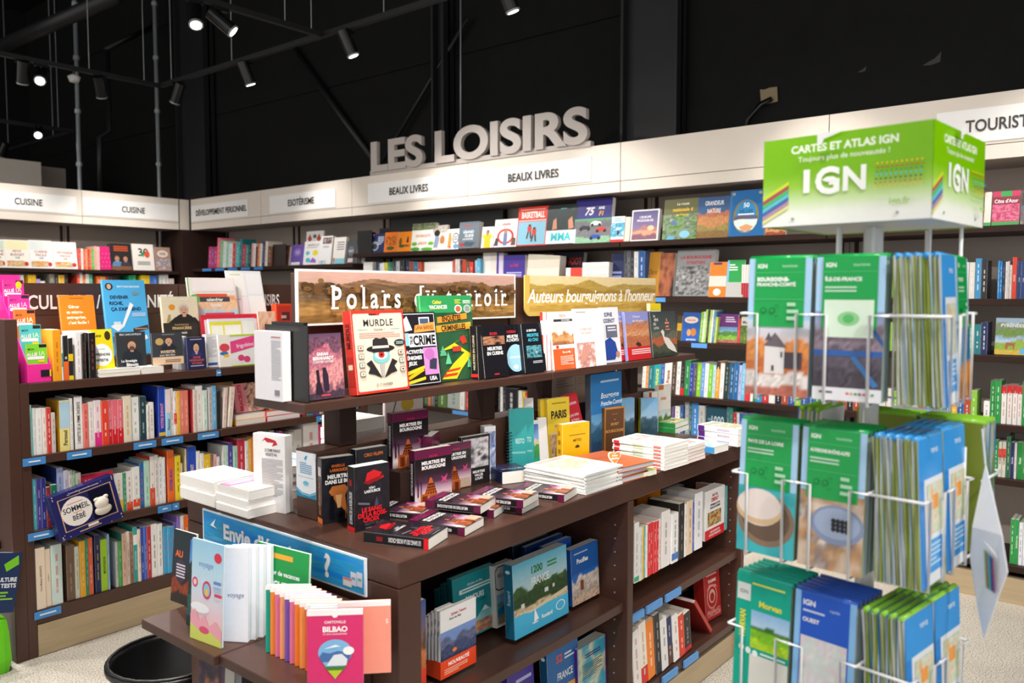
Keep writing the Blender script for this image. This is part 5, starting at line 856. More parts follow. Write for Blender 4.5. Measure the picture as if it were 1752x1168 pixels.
bface('white book with a dark cluster at its head ' + E5, K5(952), K5(1032), Y5(252), .03, 'efeeee', [('i', .2, .72, .95, .95, blot(['eeeeee', '3a5a50', '8a3a38', 'e8e8e8'], 5, 2.), 6, 4), ('t', 'PIERRES', .5, .62, .07, '8a8a8e', .7), ('i', 0, 0, .6, .14, blot(['60b8c8', 'e8e8f0', '3a8aa0'], 4, 1.), 5, 3)], z=ZL[0])
bface('white and blue portrait book ' + E5, K5(1042), K5(1122), Y5(260), .03, 'ece8e2', [('l', .3, .9, .85, .5, 4, '8a8a90'), ('r', 0, 0, 1, .2, '8ac8d4'), ('e', .12, .14, .1, .1, 'c08068')], z=ZL[0])
bface('charcoal tarot box ' + E5, K5(1132), K5(1198), Y5(286), .04, '4a4e54', [('e', .45, .55, .3, .22, '6a6e74'), ('t', 'TAROT', .45, .55, .1, 'd8d8dc', .5), ('r', .2, .04, .7, .22, 'd8c8c8')], z=ZL[0])
bface('dark slate box at the right end ' + E5, K5(1203), K5(1238), Y5(282), .04, '3a3e44', [('l', .2, .8, .8, .6, 2, 'aaa')], z=ZL[0])
c8 = (600, 320, .2283)
K8 = lambda x: 600+x*.2283
Y8 = lambda y: 320+y*.2283
B1 = 'on the top illustrated-book shelf'
for xl, xr, yt, X, lab in ((300, 1140, 190, BX+.33, 'tall'), (215, 470, 302, BX+.255, 'low')):
    p, q = onX(K8(xl), Y8(yt), X), onX(K8(xr), Y8(yt), X)
    tt = thing('display_riser', f'{lab} black display riser behind the top-shelf books', 'riser', (X, q.y, ZR[0]+.0005)); MB().bbox(0, .012, 0, p.y-q.y, 0, min((p.z+q.z)/2, 2.12)-ZR[0], b=.001).obj('riser_board', 'black_plastic', tt); MB().bbox(-.05, 0, 0, p.y-q.y, 0, .01, b=.001).obj('riser_foot', 'black_plastic', tt)
q = onX(K8(105), Y8(480), BX+.06); tt = thing('bookend', 'black bookend at the left end of the top illustrated-book shelf', 'bookend', (BX+.05, q.y-.1, ZR[0]+.0005)); MB().bbox(0, .006, 0, .18, 0, .19, b=.001).obj('front_plate', 'black_plastic', tt); MB().bbox(.006, .2, .175, .18, 0, .19, b=.001).obj('side_plate', 'black_plastic', tt)
bface('navy space book with an astronaut helmet ' + B1, K8(146), K8(246), Y8(352), .02, '23325e', [('e', .3, .35, .3, .25, '9aa4b0'), ('e', .3, .32, .18, .15, '3a3a44'), ('l', .5, .95, .85, .4, 5, 'd0d8ec'), ('r', .1, .86, .25, .96, 'c84a48')])
bface('orange book with black sketches, left of two ' + B1, K8(246), K8(342), Y8(342), .02, 'ee7a1c', [('i', .1, .35, .9, .8, blot(['ee7a1c', 'ee7a1c', '5a2a18', 'f0a050'], 5, 3.), 8, 7), ('e', .5, .2, .3, .1, '4a5a20')])
bface('orange book with a walking figure, right of two ' + B1, K8(345), K8(455), Y8(338), .02, 'f08a1a', [('t', 'ANIMAL', .6, .3, .12, '2a2018', .5), ('p', [(.6, .45), (.66, .75), (.72, .75), (.76, .45)], '2a2018'), ('e', .2, .5, .1, .2, '8a4a18'), ('e', .3, .28, .2, .08, '3a5a24')])
bface('white garden design book with green shoots ' + B1, K8(446), K8(622), Y8(276), .03, 'f2efe6', [('i', 0, .75, 1, 1, blot(['5a7a3a', '8a8a70', '3a5a2a', 'a8a088'], 4, 2.), 10, 5), ('t', 'PAYSAGISTE', .5, .54, .1, 'c8402c', .85), ('t', 'JARDIN', .5, .27, .1, 'c8402c', .55), ('e', .15, .25, .12, .07, '6ab03a'), ('e', .85, .25, .12, .07, '6ab03a'), ('e', .2, .06, .2, .07, '4a9a3a'), ('e', .7, .05, .25, .06, '5aa83a')])
bface('book with a dark-haired child and dog ' + B1, K8(604), K8(712), Y8(290), .02, 'dcd4cc', [('i', 0, .7, 1, 1, blot(['8a8078', 'c8beb4', '6a6058'], 4, 5.), 6, 4), ('e', .3, .68, .2, .14, '2a2220'), ('p', [(.1, .1), (.2, .6), (.5, .5), (.4, .1)], '8a98b0'), ('e', .7, .4, .16, .18, 'b87a48'), ('e', .65, .15, .2, .1, 'f0eee8')])
bface('white dog training book with round lettering ' + B1, K8(712), K8(808), Y8(318), .02, 'f0ece6', [('p', [(.1, .1), (.15, .8), (.3, .85), (.4, .5), (.35, .1)], 'c8924a'), ('e', .7, .55, .26, .26, '4a5058'), ('e', .7, .55, .2, .2, 'eceae6'), ('l', .55, .85, .65, .45, 2, '555'), ('e', .75, .15, .2, .12, '6a98b8'), ('e', .3, .12, .1, .08, 'd86a48')])
bface('thick grey-blue nature guide ' + B1, K8(800), K8(946), Y8(268), .05, '667480', [('l', .2, .8, .9, .8, 2, 'a04a44'), ('t', 'GRAND', .5, .62, .11, 'e8eaec', .7), ('t', 'GUIDE', .55, .48, .11, 'e8eaec', .6), ('t', 'LA NATURE', .5, .35, .07, 'e8eaec', .6), ('p', [(.2, .1), (.4, .26), (.9, .2), (.7, .06)], '46525c'), ('e', .2, .14, .12, .07, 'a83a3a')])
bface('white sports biography with yellow band ' + B1, K8(974), K8(1062), Y8(302), .02, 'e4e6e8', [('r', .1, .45, .9, .64, 'f2cc28')] + portrait('e4e6e8', 'b88468', '2a2422', 'e8c02c', .5, .7, .9))
bface('white album with red target rings ' + B1, K8(1066), K8(1240), Y8(245), .025, 'f0eceb', [('t', 'coluche', .5, .83, .09, 'd8342c', .75, dict(bold=2)), ('e', .5, .38, .36, .28, 'd8342c'), ('e', .5, .38, .27, .21, 'f0eceb'), ('r', .42, .05, .58, .5, '6a80a8'), ('e', .5, .55, .08, .07, 'b88468'), ('p', [(.02, .05), (.1, .35), (.22, .3), (.2, .05)], '4a4a50'), ('p', [(.75, .05), (.8, .35), (.95, .3), (.95, .05)], '6a5048')])
bface('red-bordered basketball book with two players ' + B1, K8(1236), K8(1464), Y8(154), .035, 'e0382a', [('r', .04, .03, .94, .62, '8ac4dc'), ('l', .08, .9, .95, .91, 1, 'f4d8c8'), ('t', 'BASKETBALL', .5, .80, .16, 'f6efe6', .86, dict(bold=2, sx=.6)), ('r', .04, .64, .94, .66, 'f6efe6')] + [x for cx, cy in ((.42, .42), (.58, .34)) for x in (('e', cx, cy+.1, .05, .035, '5a3a2c'), ('p', [(cx-.07, cy+.07), (cx+.07, cy+.07), (cx+.06, cy-.06), (cx-.06, cy-.06)], 'd8362c'), ('p', [(cx-.06, cy-.06), (cx-.01, cy-.06), (cx-.05, cy-.24), (cx-.1, cy-.24)], '5a3a2c'), ('p', [(cx+.06, cy-.06), (cx+.01, cy-.06), (cx+.04, cy-.24), (cx+.09, cy-.24)], '5a3a2c'))])
bface('dark combat sports book with turquoise MMA letters ' + B1, K8(1456), K8(1680), Y8(140), .035, '1d2a2c', [('i', 0, .38, 1, 1, blot(['142022', '1f3234', '1a2a2c', '28403f'], 4, 6.), 10, 8), ('r', 0, .02, 1, .36, 'dfeaea'), ('t', 'MMA', .5, .2, .2, '34c0cc', .9, dict(bold=2)), ('p', [(.2, .38), (.22, .62), (.32, .68), (.36, .4)], 'c88a68'), ('p', [(.75, .38), (.72, .6), (.84, .7), (.92, .4)], 'c88a68'), ('r', .45, .9, .65, .92, '58c0b8')])
K9 = lambda x: 960+x*.2226
Y9 = lambda y: 300+y*.2226
bface('purple motor racing book with white cars ' + B1, K9(92), K9(372), Y9(184), .04, '2f2a7a', [('i', 0, 0, 1, .55, land('5a9a6a', '4a8a60', [(.9, .1, 3, '6a6a70'), (.6, .1, 3, '77777c'), (.25, .1, 2, '8fbf9a')], .1, 3.), 14, 10), ('t', '75', .38, .72, .17, 'eceaf0', .42, dict(bold=2, shear=.3)), ('t', 'ANS', .72, .78, .06, 'eceaf0', .25, dict(bold=2)), ('t', 'F1', .72, .66, .1, 'e8b428', .25, dict(bold=2, shear=.2)), *[x for cx, cy, c in ((.3, .33, '2a2c34'), (.6, .42, 'e8e8ec'), (.75, .28, 'c83a34'), (.6, .12, '2a50b0')) for x in (('p', [(cx-.16, cy-.03), (cx+.16, cy-.02), (cx+.12, cy+.05), (cx-.05, cy+.07), (cx-.14, cy+.03)], c), ('e', cx-.1, cy-.02, .04, .035, '1a1a1e'), ('e', cx+.1, cy-.02, .04, .035, '1a1a1e'))]])
bface('white surf photo book with a breaking wave ' + B1, K9(376), K9(478), Y9(322), .03, 'e8eef2', [('i', 0, .2, 1, .75, blot(['e8f2f6', '6ac0dc', '2a8ab4', 'd8ecf4'], 3, 4.), 8, 8), ('e', .55, .35, .08, .1, '2a2a2c'), ('r', 0, 0, 1, .1, 'd8342c'), ('l', .2, .8, .95, .8, 2, '5ab0cc')])
bface('cream volume turned fore-edge out ' + B1, K9(482), K9(522), Y9(328), .04, 'e4d8c0', [('r', .2, .03, .6, .97, 'efe6d2')])
bface('purple sunset photo book with white frame ' + B1, K9(530), K9(742), Y9(268), .03, 'eceaec', [('i', .05, .04, .95, .95, land('5a5680', '8a7aa0', [(.42, .3, 3, 'b87a78'), (.3, .1, 4, 'e0a080'), (.18, .12, 5, '8a6070')], .15, 8.), 14, 14), ('t', "L'EUROPE", .5, .76, .07, 'eeeaf2', .5), ('t', 'PRODIGIEUSE', .5, .65, .07, 'eeeaf2', .6), ('e', .72, .4, .12, .08, 'f4c89a')])
bface('green national roads travel book ' + B1, K9(776), K9(1040), Y9(186), .03, '6a6a44', [('i', 0, 0, 1, .62, blot(['3a5a24', '6a9a38', '88988a', '4a6a2a', 'a8b098'], 4, 5.), 14, 12), ('t', 'La route', .55, .88, .07, 'eceae0', .5, dict(shear=.2)), ('t', 'nationale 6', .55, .74, .09, 'ecc02c', .75, dict(shear=.2)), ('t', 'en France', .55, .61, .06, 'ecc02c', .55, dict(shear=.2)), ('e', .65, .12, .15, .09, '8cc8e4'), ('e', .25, .04, .12, .05, '6ab0d8'), ('p', [(.2, .38), (.3, .5), (.42, .4), (.4, .34)], '5a7aa0')])
bface('volcano landscape book with tall white title ' + B1, K9(1036), K9(1282), Y9(170), .03, '4a5a78', [('i', 0, 0, 1, 1, land('2f5080', '4a6f98', [(.64, .2, 3, 'b87050'), (.5, .12, 3, 'c88a58'), (.32, .14, 3, '9a8a4a'), (.16, .1, 4, '8a6a38')], .12, 2.), 16, 16), ('t', 'GRANDEUR', .52, .85, .11, 'e8eaee', .72, dict(sx=.6)), ('t', 'NATURE', .52, .66, .11, 'e0e0e0', .72, dict(sx=.6))])
bface('deep blue travel album with an oval beach window ' + B1, K9(1284), K9(1560), Y9(120), .04, '1668a8', [('r', .03, .03, .06, .97, '2a80be'), ('e', .47, .43, .36, .37, '8a7a4a'), ('e', .47, .43, .290, .355, '2a8ac0'), ('p', [(.14, .34), (.3, .38), (.6, .36), (.8, .36), (.78, .26), (.68, .14), (.47, .09), (.26, .16), (.16, .26)], 'dfeee8'), ('p', [(.3, .2), (.5, .26), (.7, .2), (.6, .12), (.4, .1)], 'e0a070'), ('p', [(.13, .42), (.3, .45), (.5, .44), (.81, .43), (.8, .38), (.14, .37)], '6a5a6a'), ('t', '50', .47, .68, .1, 'f0f4f8', .3), ('t', 'VILLES', .47, .54, .08, '1a4a80', .5), ('e', .1, .93, .05, .035, 'a8a090'), ('e', .84, .93, .05, .035, 'a8a090'), ('r', .25, .46, .7, .49, 'eef4f8')])
bface('terracotta village guide half hidden by the green box ' + B1, K9(1566), K9(1720), Y9(372), .03, 'a85a3c', [('i', 0, 0, 1, 1, land('d8b48a', 'c8986a', [(.75, .2, 5, 'b8683c'), (.5, .2, 7, 'd09a68'), (.25, .15, 5, 'a04a30')], .25, 4.), 12, 10)])
for i, (a, b, yt, c, els) in enumerate(((1683, 1695, 330, 'e4e0d8', [('r', 0, .0, 1, .1, '38a84a')]), (1697, 1744, 328, 'c8285a', [('i', 0, .12, 1, .6, blot(['d83a70', 'b01a48', 'f080a8', '8a1838'], 6, 3.), 12, 8), ('r', .3, .84, .7, 1, '2aa048'), ('r', 0, .62, 1, .84, '8a1838'), ('t', "Côte d'Azur", .5, .71, .11, 'f8f0f2', .86), ('r', 0, 0, 1, .1, '3aa04a')]), (1746, 1790, 330, '3a3a34', [('i', 0, 0, 1, .6, blot(['c8a040', '3a6a8a', '8a5a38', '2a2a28'], 4, 2.), 8, 8)]))):
    bface(['narrow pale city guide beside the green box', 'crimson Riviera guide with pink blossom right of the green box', 'dark city guide cut off at the right picture edge'][i], a, b, yt, .02, c, els)
# second shelf
B2 = 'the second wall shelf behind the sepia sign'
c8d = dict(org=(600, 320), k=.2283)
row(B2, 'illustrated book spines', 'X', BX+.03, ZR[1], [(92, 160, 562, 'ecebe6', '222', 'SI', {'th': .3}), (190, 206, 560, '2a3050', 'ccd', ''), (206, 218, 566, '3a6a98', 'dde', ''), (218, 234, 570, 'eceae6', '888', ''), (234, 250, 566, 'f0eeea', '888', ''), (255, 275, 565, 'e4d83c', '665', ''), (278, 300, 562, '2a8a70', 'cec', ''), (300, 318, 560, '2a6a58', 'cec', ''), (318, 340, 558, '3a3a40', 'aaa', ''), (340, 366, 555, 'b8bcc0', '666', ''), (366, 400, 545, '303238', '999', ''), (412, 440, 548, '28304a', 'aab', ''), (440, 470, 556, '8a4a38', 'dcb', ''), (470, 500, 560, '2a6a90', 'bcd', ''), (500, 524, 560, 'b04a30', 'dcb', '')], ymid=480, small=True, depth=.2, **c8d)
row('the second wall shelf above the gap in signs', 'illustrated book spines', 'X', BX+.03, ZR[1], [(766, 782, 545, 'b8322c', 'ecc', ''), (782, 800, 540, 'c8c4c0', '777', ''), (800, 816, 540, 'd0ccc8', '777', ''), (816, 832, 545, '3a3438', '999', ''), (835, 860, 545, 'b83a28', 'ecc', ''), (860, 888, 555, '6a4a38', 'cba', ''), (890, 914, 560, 'd83028', 'ecc', ''), (928, 944, 548, '8ab8cc', '456', ''), (944, 970, 536, '5aa8cc', 'def', '')], ymid=480, small=True, depth=.2, **c8d)
W2 = 'on the second wall shelf'
bface('white book stack showing its page edges ' + W2, K8(546), K8(758), Y8(562), .10, 'f2f0ea', [('r', .25, .05, .97, .8, 'f8f6f0')], z=ZR[1], lean=2)
bface('thick white volume left of the purple one ' + W2, K8(986), K8(1088), Y8(490), .08, 'efe8e0', [('r', .55, 0, 1, 1, 'e6ded6')], z=ZR[1], lean=2)
bface('purple novel with small red title ' + W2, K8(1140), K8(1302), Y8(512), .05, '4a3a9c', [('t', 'Le Défi', .5, .76, .08, 'd83a50', .4), ('l', .15, .85, .6, .3, 5, 'c8c0e4')], z=ZR[1], lean=2)
bface('purple-edged volume behind the purple novel ' + W2, K8(1090), K8(1138), Y8(496), .05, 'd8d0e4', [('r', 0, 0, .3, 1, '4a3a9c')], z=ZR[1], lean=2)
bface('tilted thick book showing cream page edges ' + W2, K8(1308), K8(1548), Y8(520), .07, 'efe6d6', [('r', .03, .03, .97, .97, 'f2ead8')], z=ZR[1], lean=2, roll=4)
bface('dark football book with red capitals ' + W2, K9(-90), K9(150), Y9(600), .04, '1d2030', [('t', 'GO FOOT', .6, .8, .16, 'b03a34', .7, dict(bold=2, sx=.6)), ('t', 'COUPE', .5, .5, .1, 'c8a83a', .4)], z=ZR[1], X=BX+.16)
bface('white book with red cover edge ' + W2, K9(32), K9(154), Y9(712), .05, 'e0483c', [('r', 0, 0, .3, 1, 'f2eee8')], z=ZR[1], X=BX+.03, lean=2)
bface('plain white block of books ' + W2, K9(158), K9(362), Y9(670), .06, 'f4f2ee', [('l', .02, .98, .95, .05, 4, 'e4e0da')], z=ZR[1], X=BX+.03, lean=2)
bface('dark navy album leaning ' + W2, K9(368), K9(474), Y9(610), .05, '232c58', [('l', .1, .8, .6, .4, 2, '8a98c8')], z=ZR[1])
row('the second wall shelf beside the ochre book', 'illustrated book spines', 'X', BX+.03, ZR[1], [(480, 506, 580, '3a3e46', '999', ''), (506, 530, 580, '4a4e56', '999', ''), (530, 556, 582, '2a2e38', '999', ''), (556, 588, 585, 'd8d8d6', '666', ''), (590, 640, 580, '2a5a98', 'dde', '', {'band': [(0, .3, 'f0eee8')]})], ymid=480, small=True, depth=.2, org=(960, 300), k=.2226)
bface('ochre Dijon album ' + W2, K9(642), K9(748), Y9(592), .03, 'b8801c', [('t', 'Dijon', .5, .55, .12, '6a3a10', .6)], z=ZR[1])
bface('dark album with a half-lit face ' + W2, K9(746), K9(858), Y9(602), .03, '3a201a', [('i', 0, 0, 1, 1, blot(['1a1414', '8a4a30', 'b86a44', '2a1a16'], 2, 8.), 8, 12)], z=ZR[1])
bface('grey album of old Burgundy photographs with red title ' + W2, K9(872), K9(1170), Y9(578), .04, '8a8c8e', [('i', .02, .02, .98, .66, blot(['2a2a2a', '6a6a6a', 'a8a8a8', '444444', 'c0c0c0'], 5, 5.), 18, 12), ('t', 'LA BOURGOGNE', .5, .84, .07, 'b8303c', .8, dict(bold=2)), ('t', "D'ANTAN", .5, .73, .07, 'b8303c', .5, dict(bold=2))], z=ZR[1])
bface('orange and white hiking map ' + W2, K9(1130), K9(1262), Y9(668), .012, 'ee7a1c', [('r', 0, .3, 1, .6, 'd8d0c4'), ('r', .2, .92, .7, .98, '2a3a60'), ('e', .5, .14, .22, .1, 'f4eee4')], z=ZR[1], X=BX+.03)
bface('green and grey region map ' + W2, K9(1264), K9(1398), Y9(652), .012, '1f9a48', [('r', 0, 0, 1, .4, 'b8b8b4'), ('l', .1, .6, .9, .7, 3, 'dff0e4'), ('r', 0, .4, .12, 1, '7ab8e0')], z=ZR[1], X=BX+.03)
row('the second wall shelf behind the map stand', 'red and white map spines', 'X', BX+.03, ZR[1], [(1384+17*i, 1400+17*i, 686, 'e8e0dc', None, None, {'band': [(0, .44, 'b82430')]}) for i in range(6)], ymid=490, small=True, depth=.12, org=(960, 300), k=.2226, kind='folded map')
# third shelf
Ka = lambda x: 1060+x*.2226
Ya = lambda y: 500+y*.2226
W3 = 'on the third wall shelf'
ca = dict(org=(1060, 500), k=.2226)
bface('dark yellow-striped guide ' + W3, Ka(436), Ka(470), Ya(182), .02, '4a3c1c', [('r', 0, .4, 1, .7, 'd8a82c')], z=ZR[2])
bface('blue children’s history book ' + W3, Ka(476), Ka(608), Ya(158), .02, '1f5cb4', [('e', .5, .74, .4, .12, 'e8d4c8'), ('t', 'histoires', .5, .74, .07, 'b03a34', .6), ('e', .4, .3, .12, .12, 'd89a5a'), ('e', .66, .32, .16, .14, 'c07a3a'), ('t', 'MATIÈRES', .55, .06, .06, 'e4eefa', .6)], z=ZR[2])
row('the third wall shelf, leaning hiking guides', 'leaning hiking guides', 'X', BX+.04, ZR[2], [(608, 626, 150, '8ac83c', 'f2f8e8', ''), (626, 640, 150, 'f0f2ec', '6a8a4a', ''), (640, 658, 132, 'a8d860', 'f2f8e8', ''), (658, 676, 140, '2a2c2a', 'aaa', ''), (676, 692, 134, 'b8dc70', '4a6a2a', ''), (692, 706, 136, 'eef4ec', '4a8a6a', ''), (706, 722, 148, '4a8ac0', 'e4f0f8', ''), (722, 738, 190, 'c8dc50', '567', '')], ymid=560, small=True, depth=.13, lean=-5, kind='hiking guide', **ca)
bface('purple wine tour guide ' + W3, Ka(742), Ka(900), Ya(170), .02, '6a2a78', [('i', 0, 0, 1, .55, land('6a98c0', '8ab0d0', [(.7, .1, 3, '4a7a34'), (.45, .1, 3, '7aa83a'), (.2, .1, 5, 'a85a58')], .15, 2.), 10, 8), ('l', .4, .9, .92, .7, 3, 'e4d4ec')], z=ZR[2])
bface('red-spined guide ' + W3, Ka(902), Ka(922), Ya(204), .02, 'c8282c', [('r', .2, .2, .8, .8, 'd84a48')], z=ZR[2])
bface('Morvan cycling guide ' + W3, Ka(926), Ka(1030), Ya(182), .02, '3a5a2a', [('r', 0, .64, 1, .95, 'd8d4cc'), ('t', 'Morvan', .5, .76, .11, '3a3a34', .8), ('i', 0, 0, 1, .62, blot(['3a5a24', '6a8a34', '2a4a1c', 'd8cc3a'], 4, 6.), 8, 7)], z=ZR[2])
MB().box(-.006, -.001, onX(Ka(675), 585, BX).y-1.48, onX(Ka(555), 585, BX).y-1.48, ZR[2]-.03, ZR[2]-.003, '5a98dc').obj('price_label', 'paper', bays[1]); MB().box(-.006, -.001, onX(K9(805), 505, BX).y-1.48, onX(K9(728), 505, BX).y-1.48, ZR[1]-.03, ZR[1]-.003, '5a98dc').obj('price_label', 'paper', bays[1])
# fourth shelf
row('the fourth wall shelf of travel guides', 'travel guide spines', 'X', BX+.03, ZR[3], [(168, 196, 545, 'efece6', '888', ''), (196, 216, 542, 'ee8a30', 'fec', ''), (216, 252, 535, '1f7a84', 'bde', ''), (252, 308, 528, '2aa0a8', 'e8e46a', 'FRANCE', {'th': .55, 'bold': 2}), (308, 336, 525, '3a62b0', 'dde', ''), (336, 392, 515, 'eee8e0', '9a4a30', 'France', {'th': .6, 'bold': 2}), (392, 426, 525, '4a3a30', 'cba', ''), (426, 460, 532, 'e4e2de', '777', ''), (460, 492, 522, '26262a', '999', '', {'band': [(0, .2, 'd82c30')]}), (492, 530, 522, '1f8a48', 'cec', ''), (530, 560, 545, '2a3a98', 'ccf', ''), (560, 584, 550, '4a4e54', 'bbb', ''), (584, 616, 545, '8ac82c', 'efd', ''), (616, 646, 540, '6a98dc', 'def', ''), (646, 676, 545, 'eceaea', '888', ''), (676, 706, 555, '7ac42c', 'efd', ''), (706, 730, 560, 'b8dce8', '579', ''), (730, 762, 532, 'eaa030', 'fed', '', {'band': [(.8, 1, '3a3430')]}), (762, 794, 546, 'efeeea', '777', ''), (794, 834, 536, '2a3a38', '9ba', ''), (836, 872, 540, '1f5a8a', 'bde', ''), (872, 906, 540, '2464a0', 'bde', ''), (906, 930, 560, 'b0b8e0', '456', ''), (930, 960, 546, '6ab8e0', 'def', ''), (962, 1000, 562, 'd8343c', 'fcc', ''), (1002, 1024, 532, 'f0eee8', '888', ''), (1026, 1060, 550, '2a8a5a', 'cec', '')], ymid=640, depth=.13, lean=-3, kind='travel guide', small=True, **ca)
# fifth shelf
row('the fifth wall shelf behind the white stacks', 'lower travel guide spines', 'X', BX+.03, ZR[4], [(400, 416, 880, '6a4a88', 'ccd', ''), (424, 462, 876, 'e8e8e6', '777', ''), (462, 488, 870, '2a5a98', 'cde', ''), (500, 534, 826, '8a9098', 'ddd', ''), (534, 556, 838, '1f5a60', 'bcc', ''), (556, 604, 850, '3a80c4', 'def', ''), (606, 654, 870, 'b8b8b4', '666', '')], ymid=710, small=True, depth=.13, kind='travel guide', **ca)
bface('teal thousand-places book on the fifth wall shelf', Ka(658), Ka(818), Ya(885), .03, '1a4a5c', [('t', '1000', .55, .6, .3, 'b8ccd4', .66, dict(bold=1)), ('l', .1, .3, .7, .4, 2, '6a8a98')], z=ZR[4], X=BX+.04, lean=3)
row('the fifth wall shelf right of the teal book', 'lower travel guide spines', 'X', BX+.03, ZR[4], [(822, 842, 880, '1f6a70', 'bcc', ''), (842, 864, 885, '2a7a6a', 'bcc', ''), (870, 896, 925, 'b02c38', 'ecc', ''), (898, 918, 928, 'd8dcdc', '777', ''), (918, 950, 930, '2a5aa0', 'cde', ''), (952, 978, 935, '3068b0', 'cde', ''), (980, 1008, 935, '2a5aa0', 'cde', '')], ymid=730, small=True, depth=.13, kind='travel guide', **ca)
# gap under the raised shelf: books of the same wall, further left
Kb = lambda x: 500+x*.2184
cb = dict(org=(500, 500), k=.2184)
row('the fifth wall shelf seen under the raised shelf', 'spines seen under the raised shelf', 'X', BX+.03, ZR[4], [(955, 975, 790, '2a6a3a', 'cec', ''), (975, 1000, 800, '8ab0a0', '355', ''), (1000, 1030, 785, '2a2a28', 'aaa', ''), (1030, 1060, 790, '3a6a34', 'cdc', ''), (1060, 1080, 790, 'd86a3a', 'fed', ''), (1080, 1110, 785, '6a6a64', 'ccc', ''), (1110, 1140, 775, '303030', 'aaa', ''), (1140, 1205, 775, '5a7a3a', 'dec', ''), (1210, 1310, 755, 'a8b0a8', '677', ''), (1310, 1345, 745, 'eceae4', '888', ''), (1360, 1384, 760, 'd83a30', 'fcc', '')], ymid=690, small=True, depth=.15, lean=-2, **cb)
bface('yellow illustrated book seen under the raised shelf', Kb(1386), Kb(1478), 500+735*.2184, .03, 'f0d020', [('i', .1, .1, .9, .9, blot(['f0d020', 'f0d020', '6a5a1c', 'e8c418'], 6, 4.), 8, 12)], z=ZR[4])
MB().box(-.006, -.001, onX(808, 706, BX).y-bays[2].location.y, onX(775, 706, BX).y-bays[2].location.y, ZR[4]-.03, ZR[4]-.003, '5a98dc').obj('price_label', 'paper', bays[2])
cc = dict(org=(800, 500), k=.2569)
row('the fourth wall shelf seen between the posts', 'spines seen between the posts', 'X', BX+.03, ZR[4], [(204, 216, 628, '26262a', 'bbb', ''), (216, 232, 630, 'e4e4e2', '666', ''), (232, 250, 632, '2a2a2e', 'bbb', ''), (250, 332, 640, '1f1f24', 'ddd', ''), (336, 360, 655, 'dcdcd8', '777', ''), (362, 380, 662, 'e8c428', '665', ''), (380, 398, 668, 'c83a34', 'fcc', ''), (400, 420, 665, '3a3a40', 'aaa', ''), (420, 450, 668, 'b8b8b8', '666', '')], ymid=680, small=True, depth=.15, **cc)
# right picture edge
cd = dict(org=(1640, 380), k=.4444)
row('the second wall shelf at the right edge', 'guides at the right edge', 'X', BX+.03, ZR[1]+.0, [(150, 158, 148, '3a90d0', 'def', ''), (158, 168, 150, '2a78b8', 'def', ''), (168, 178, 150, '303848', 'aab', ''), (178, 188, 152, 'e4e2e0', '777', ''), (188, 194, 150, 'd8d4d0', '777', ''), (195, 204, 165, 'd8d6d4', 'b44', ''), (205, 222, 135, 'd8402c', 'fdc', 'ROUGE', {'th': .5}), (224, 240, 148, '1f3a70', 'cde', 'Corse', {'th': .5}), (240, 256, 150, '22407a', 'cde', 'Corse', {'th': .5}), (256, 275, 150, '1f3a70', 'cde', '')], ymid=480, small=True, depth=.13, **cd)
bface('green Pyrenees guide with a brown horse by a lake at the right edge', 1702, 1760, 545, .02, '7aa03a', [('i', 0, 0, 1, 1, land('a8c4dc', 'd0dce4', [(.85, .1, 3, '8a9a78'), (.68, .1, 3, '7aa044'), (.5, .12, 2, 'a8c4dc'), (.36, .14, 2, '8aa83a'), (.12, .1, 3, 'c8a83c')], .1, 3.), 14, 12), ('t', 'PYRÉNÉES', .5, .8, .09, 'f4f6f4', .8, dict(bold=2)), ('p', [(.3, .2), (.34, .34), (.55, .32), (.62, .36), (.6, .3), (.58, .14), (.55, .14), (.54, .24), (.4, .24), (.38, .14), (.35, .14)], '9a5a34'), ('r', .75, .03, .97, .18, '5ab0dc')], z=ZR[2])
row('the fourth wall shelf at the right edge', 'guides at the right edge', 'X', BX+.03, ZR[3], [(96, 120, 690, 'eceae8', '333', ''), (120, 140, 610, '1f8a3c', 'dfd', ''), (141, 162, 610, '249444', 'dfd', ''), (164, 184, 630, 'e8e4e0', 'c33', '', {'band': [(.8, 1, 'c8282c')]}), (186, 206, 628, 'e4e0dc', 'c33', '', {'band': [(.8, 1, 'c8282c')]}), (208, 226, 628, 'e8e4e0', 'c33', '', {'band': [(.8, 1, 'c8282c')]}), (227, 244, 632, 'e4e0dc', 'c33', '', {'band': [(.8, 1, 'c8282c')]}), (245, 262, 615, '249444', 'dfd', '')], ymid=690, small=True, depth=.12, kind='travel guide', **cd)
row('the fifth wall shelf at the right edge', 'guides at the right edge', 'X', BX+.03, ZR[4], [(136, 152, 840, '1f8a48', 'dfd', ''), (153, 166, 845, 'dcd8c8', '543', 'ROUMANIE', {'band': [(.55, .8, 'd84a38')]}), (167, 182, 845, 'd8d4c4', '543', 'ROUMANIE', {'band': [(.55, .8, 'd84a38')]}), (184, 198, 825, '1f6a44', 'cec', ''), (199, 214, 848, '22305e', 'ccf', 'Slovénie'), (215, 224, 850, 'd8d8d8', 'b44', ''), (226, 246, 848, '1f8a3c', 'dfd', 'Suisse'), (247, 262, 850, '249444', 'dfd', '')], ymid=780, small=True, depth=.12, kind='travel guide', **cd)
row('the bottom wall shelf at the right edge', 'guides at the right edge', 'X', BX+.03, ZR[5], [(198, 214, 1143, '1f9a44', 'dfd', ''), (215, 230, 1145, '249a4c', 'dfd', 'Cambridge Lass'), (231, 246, 1158, 'e8eaf0', '336', ''), (247, 262, 1158, 'e4e6ee', '336', '')], ymid=930, small=True, depth=.12, kind='travel guide', **cd)

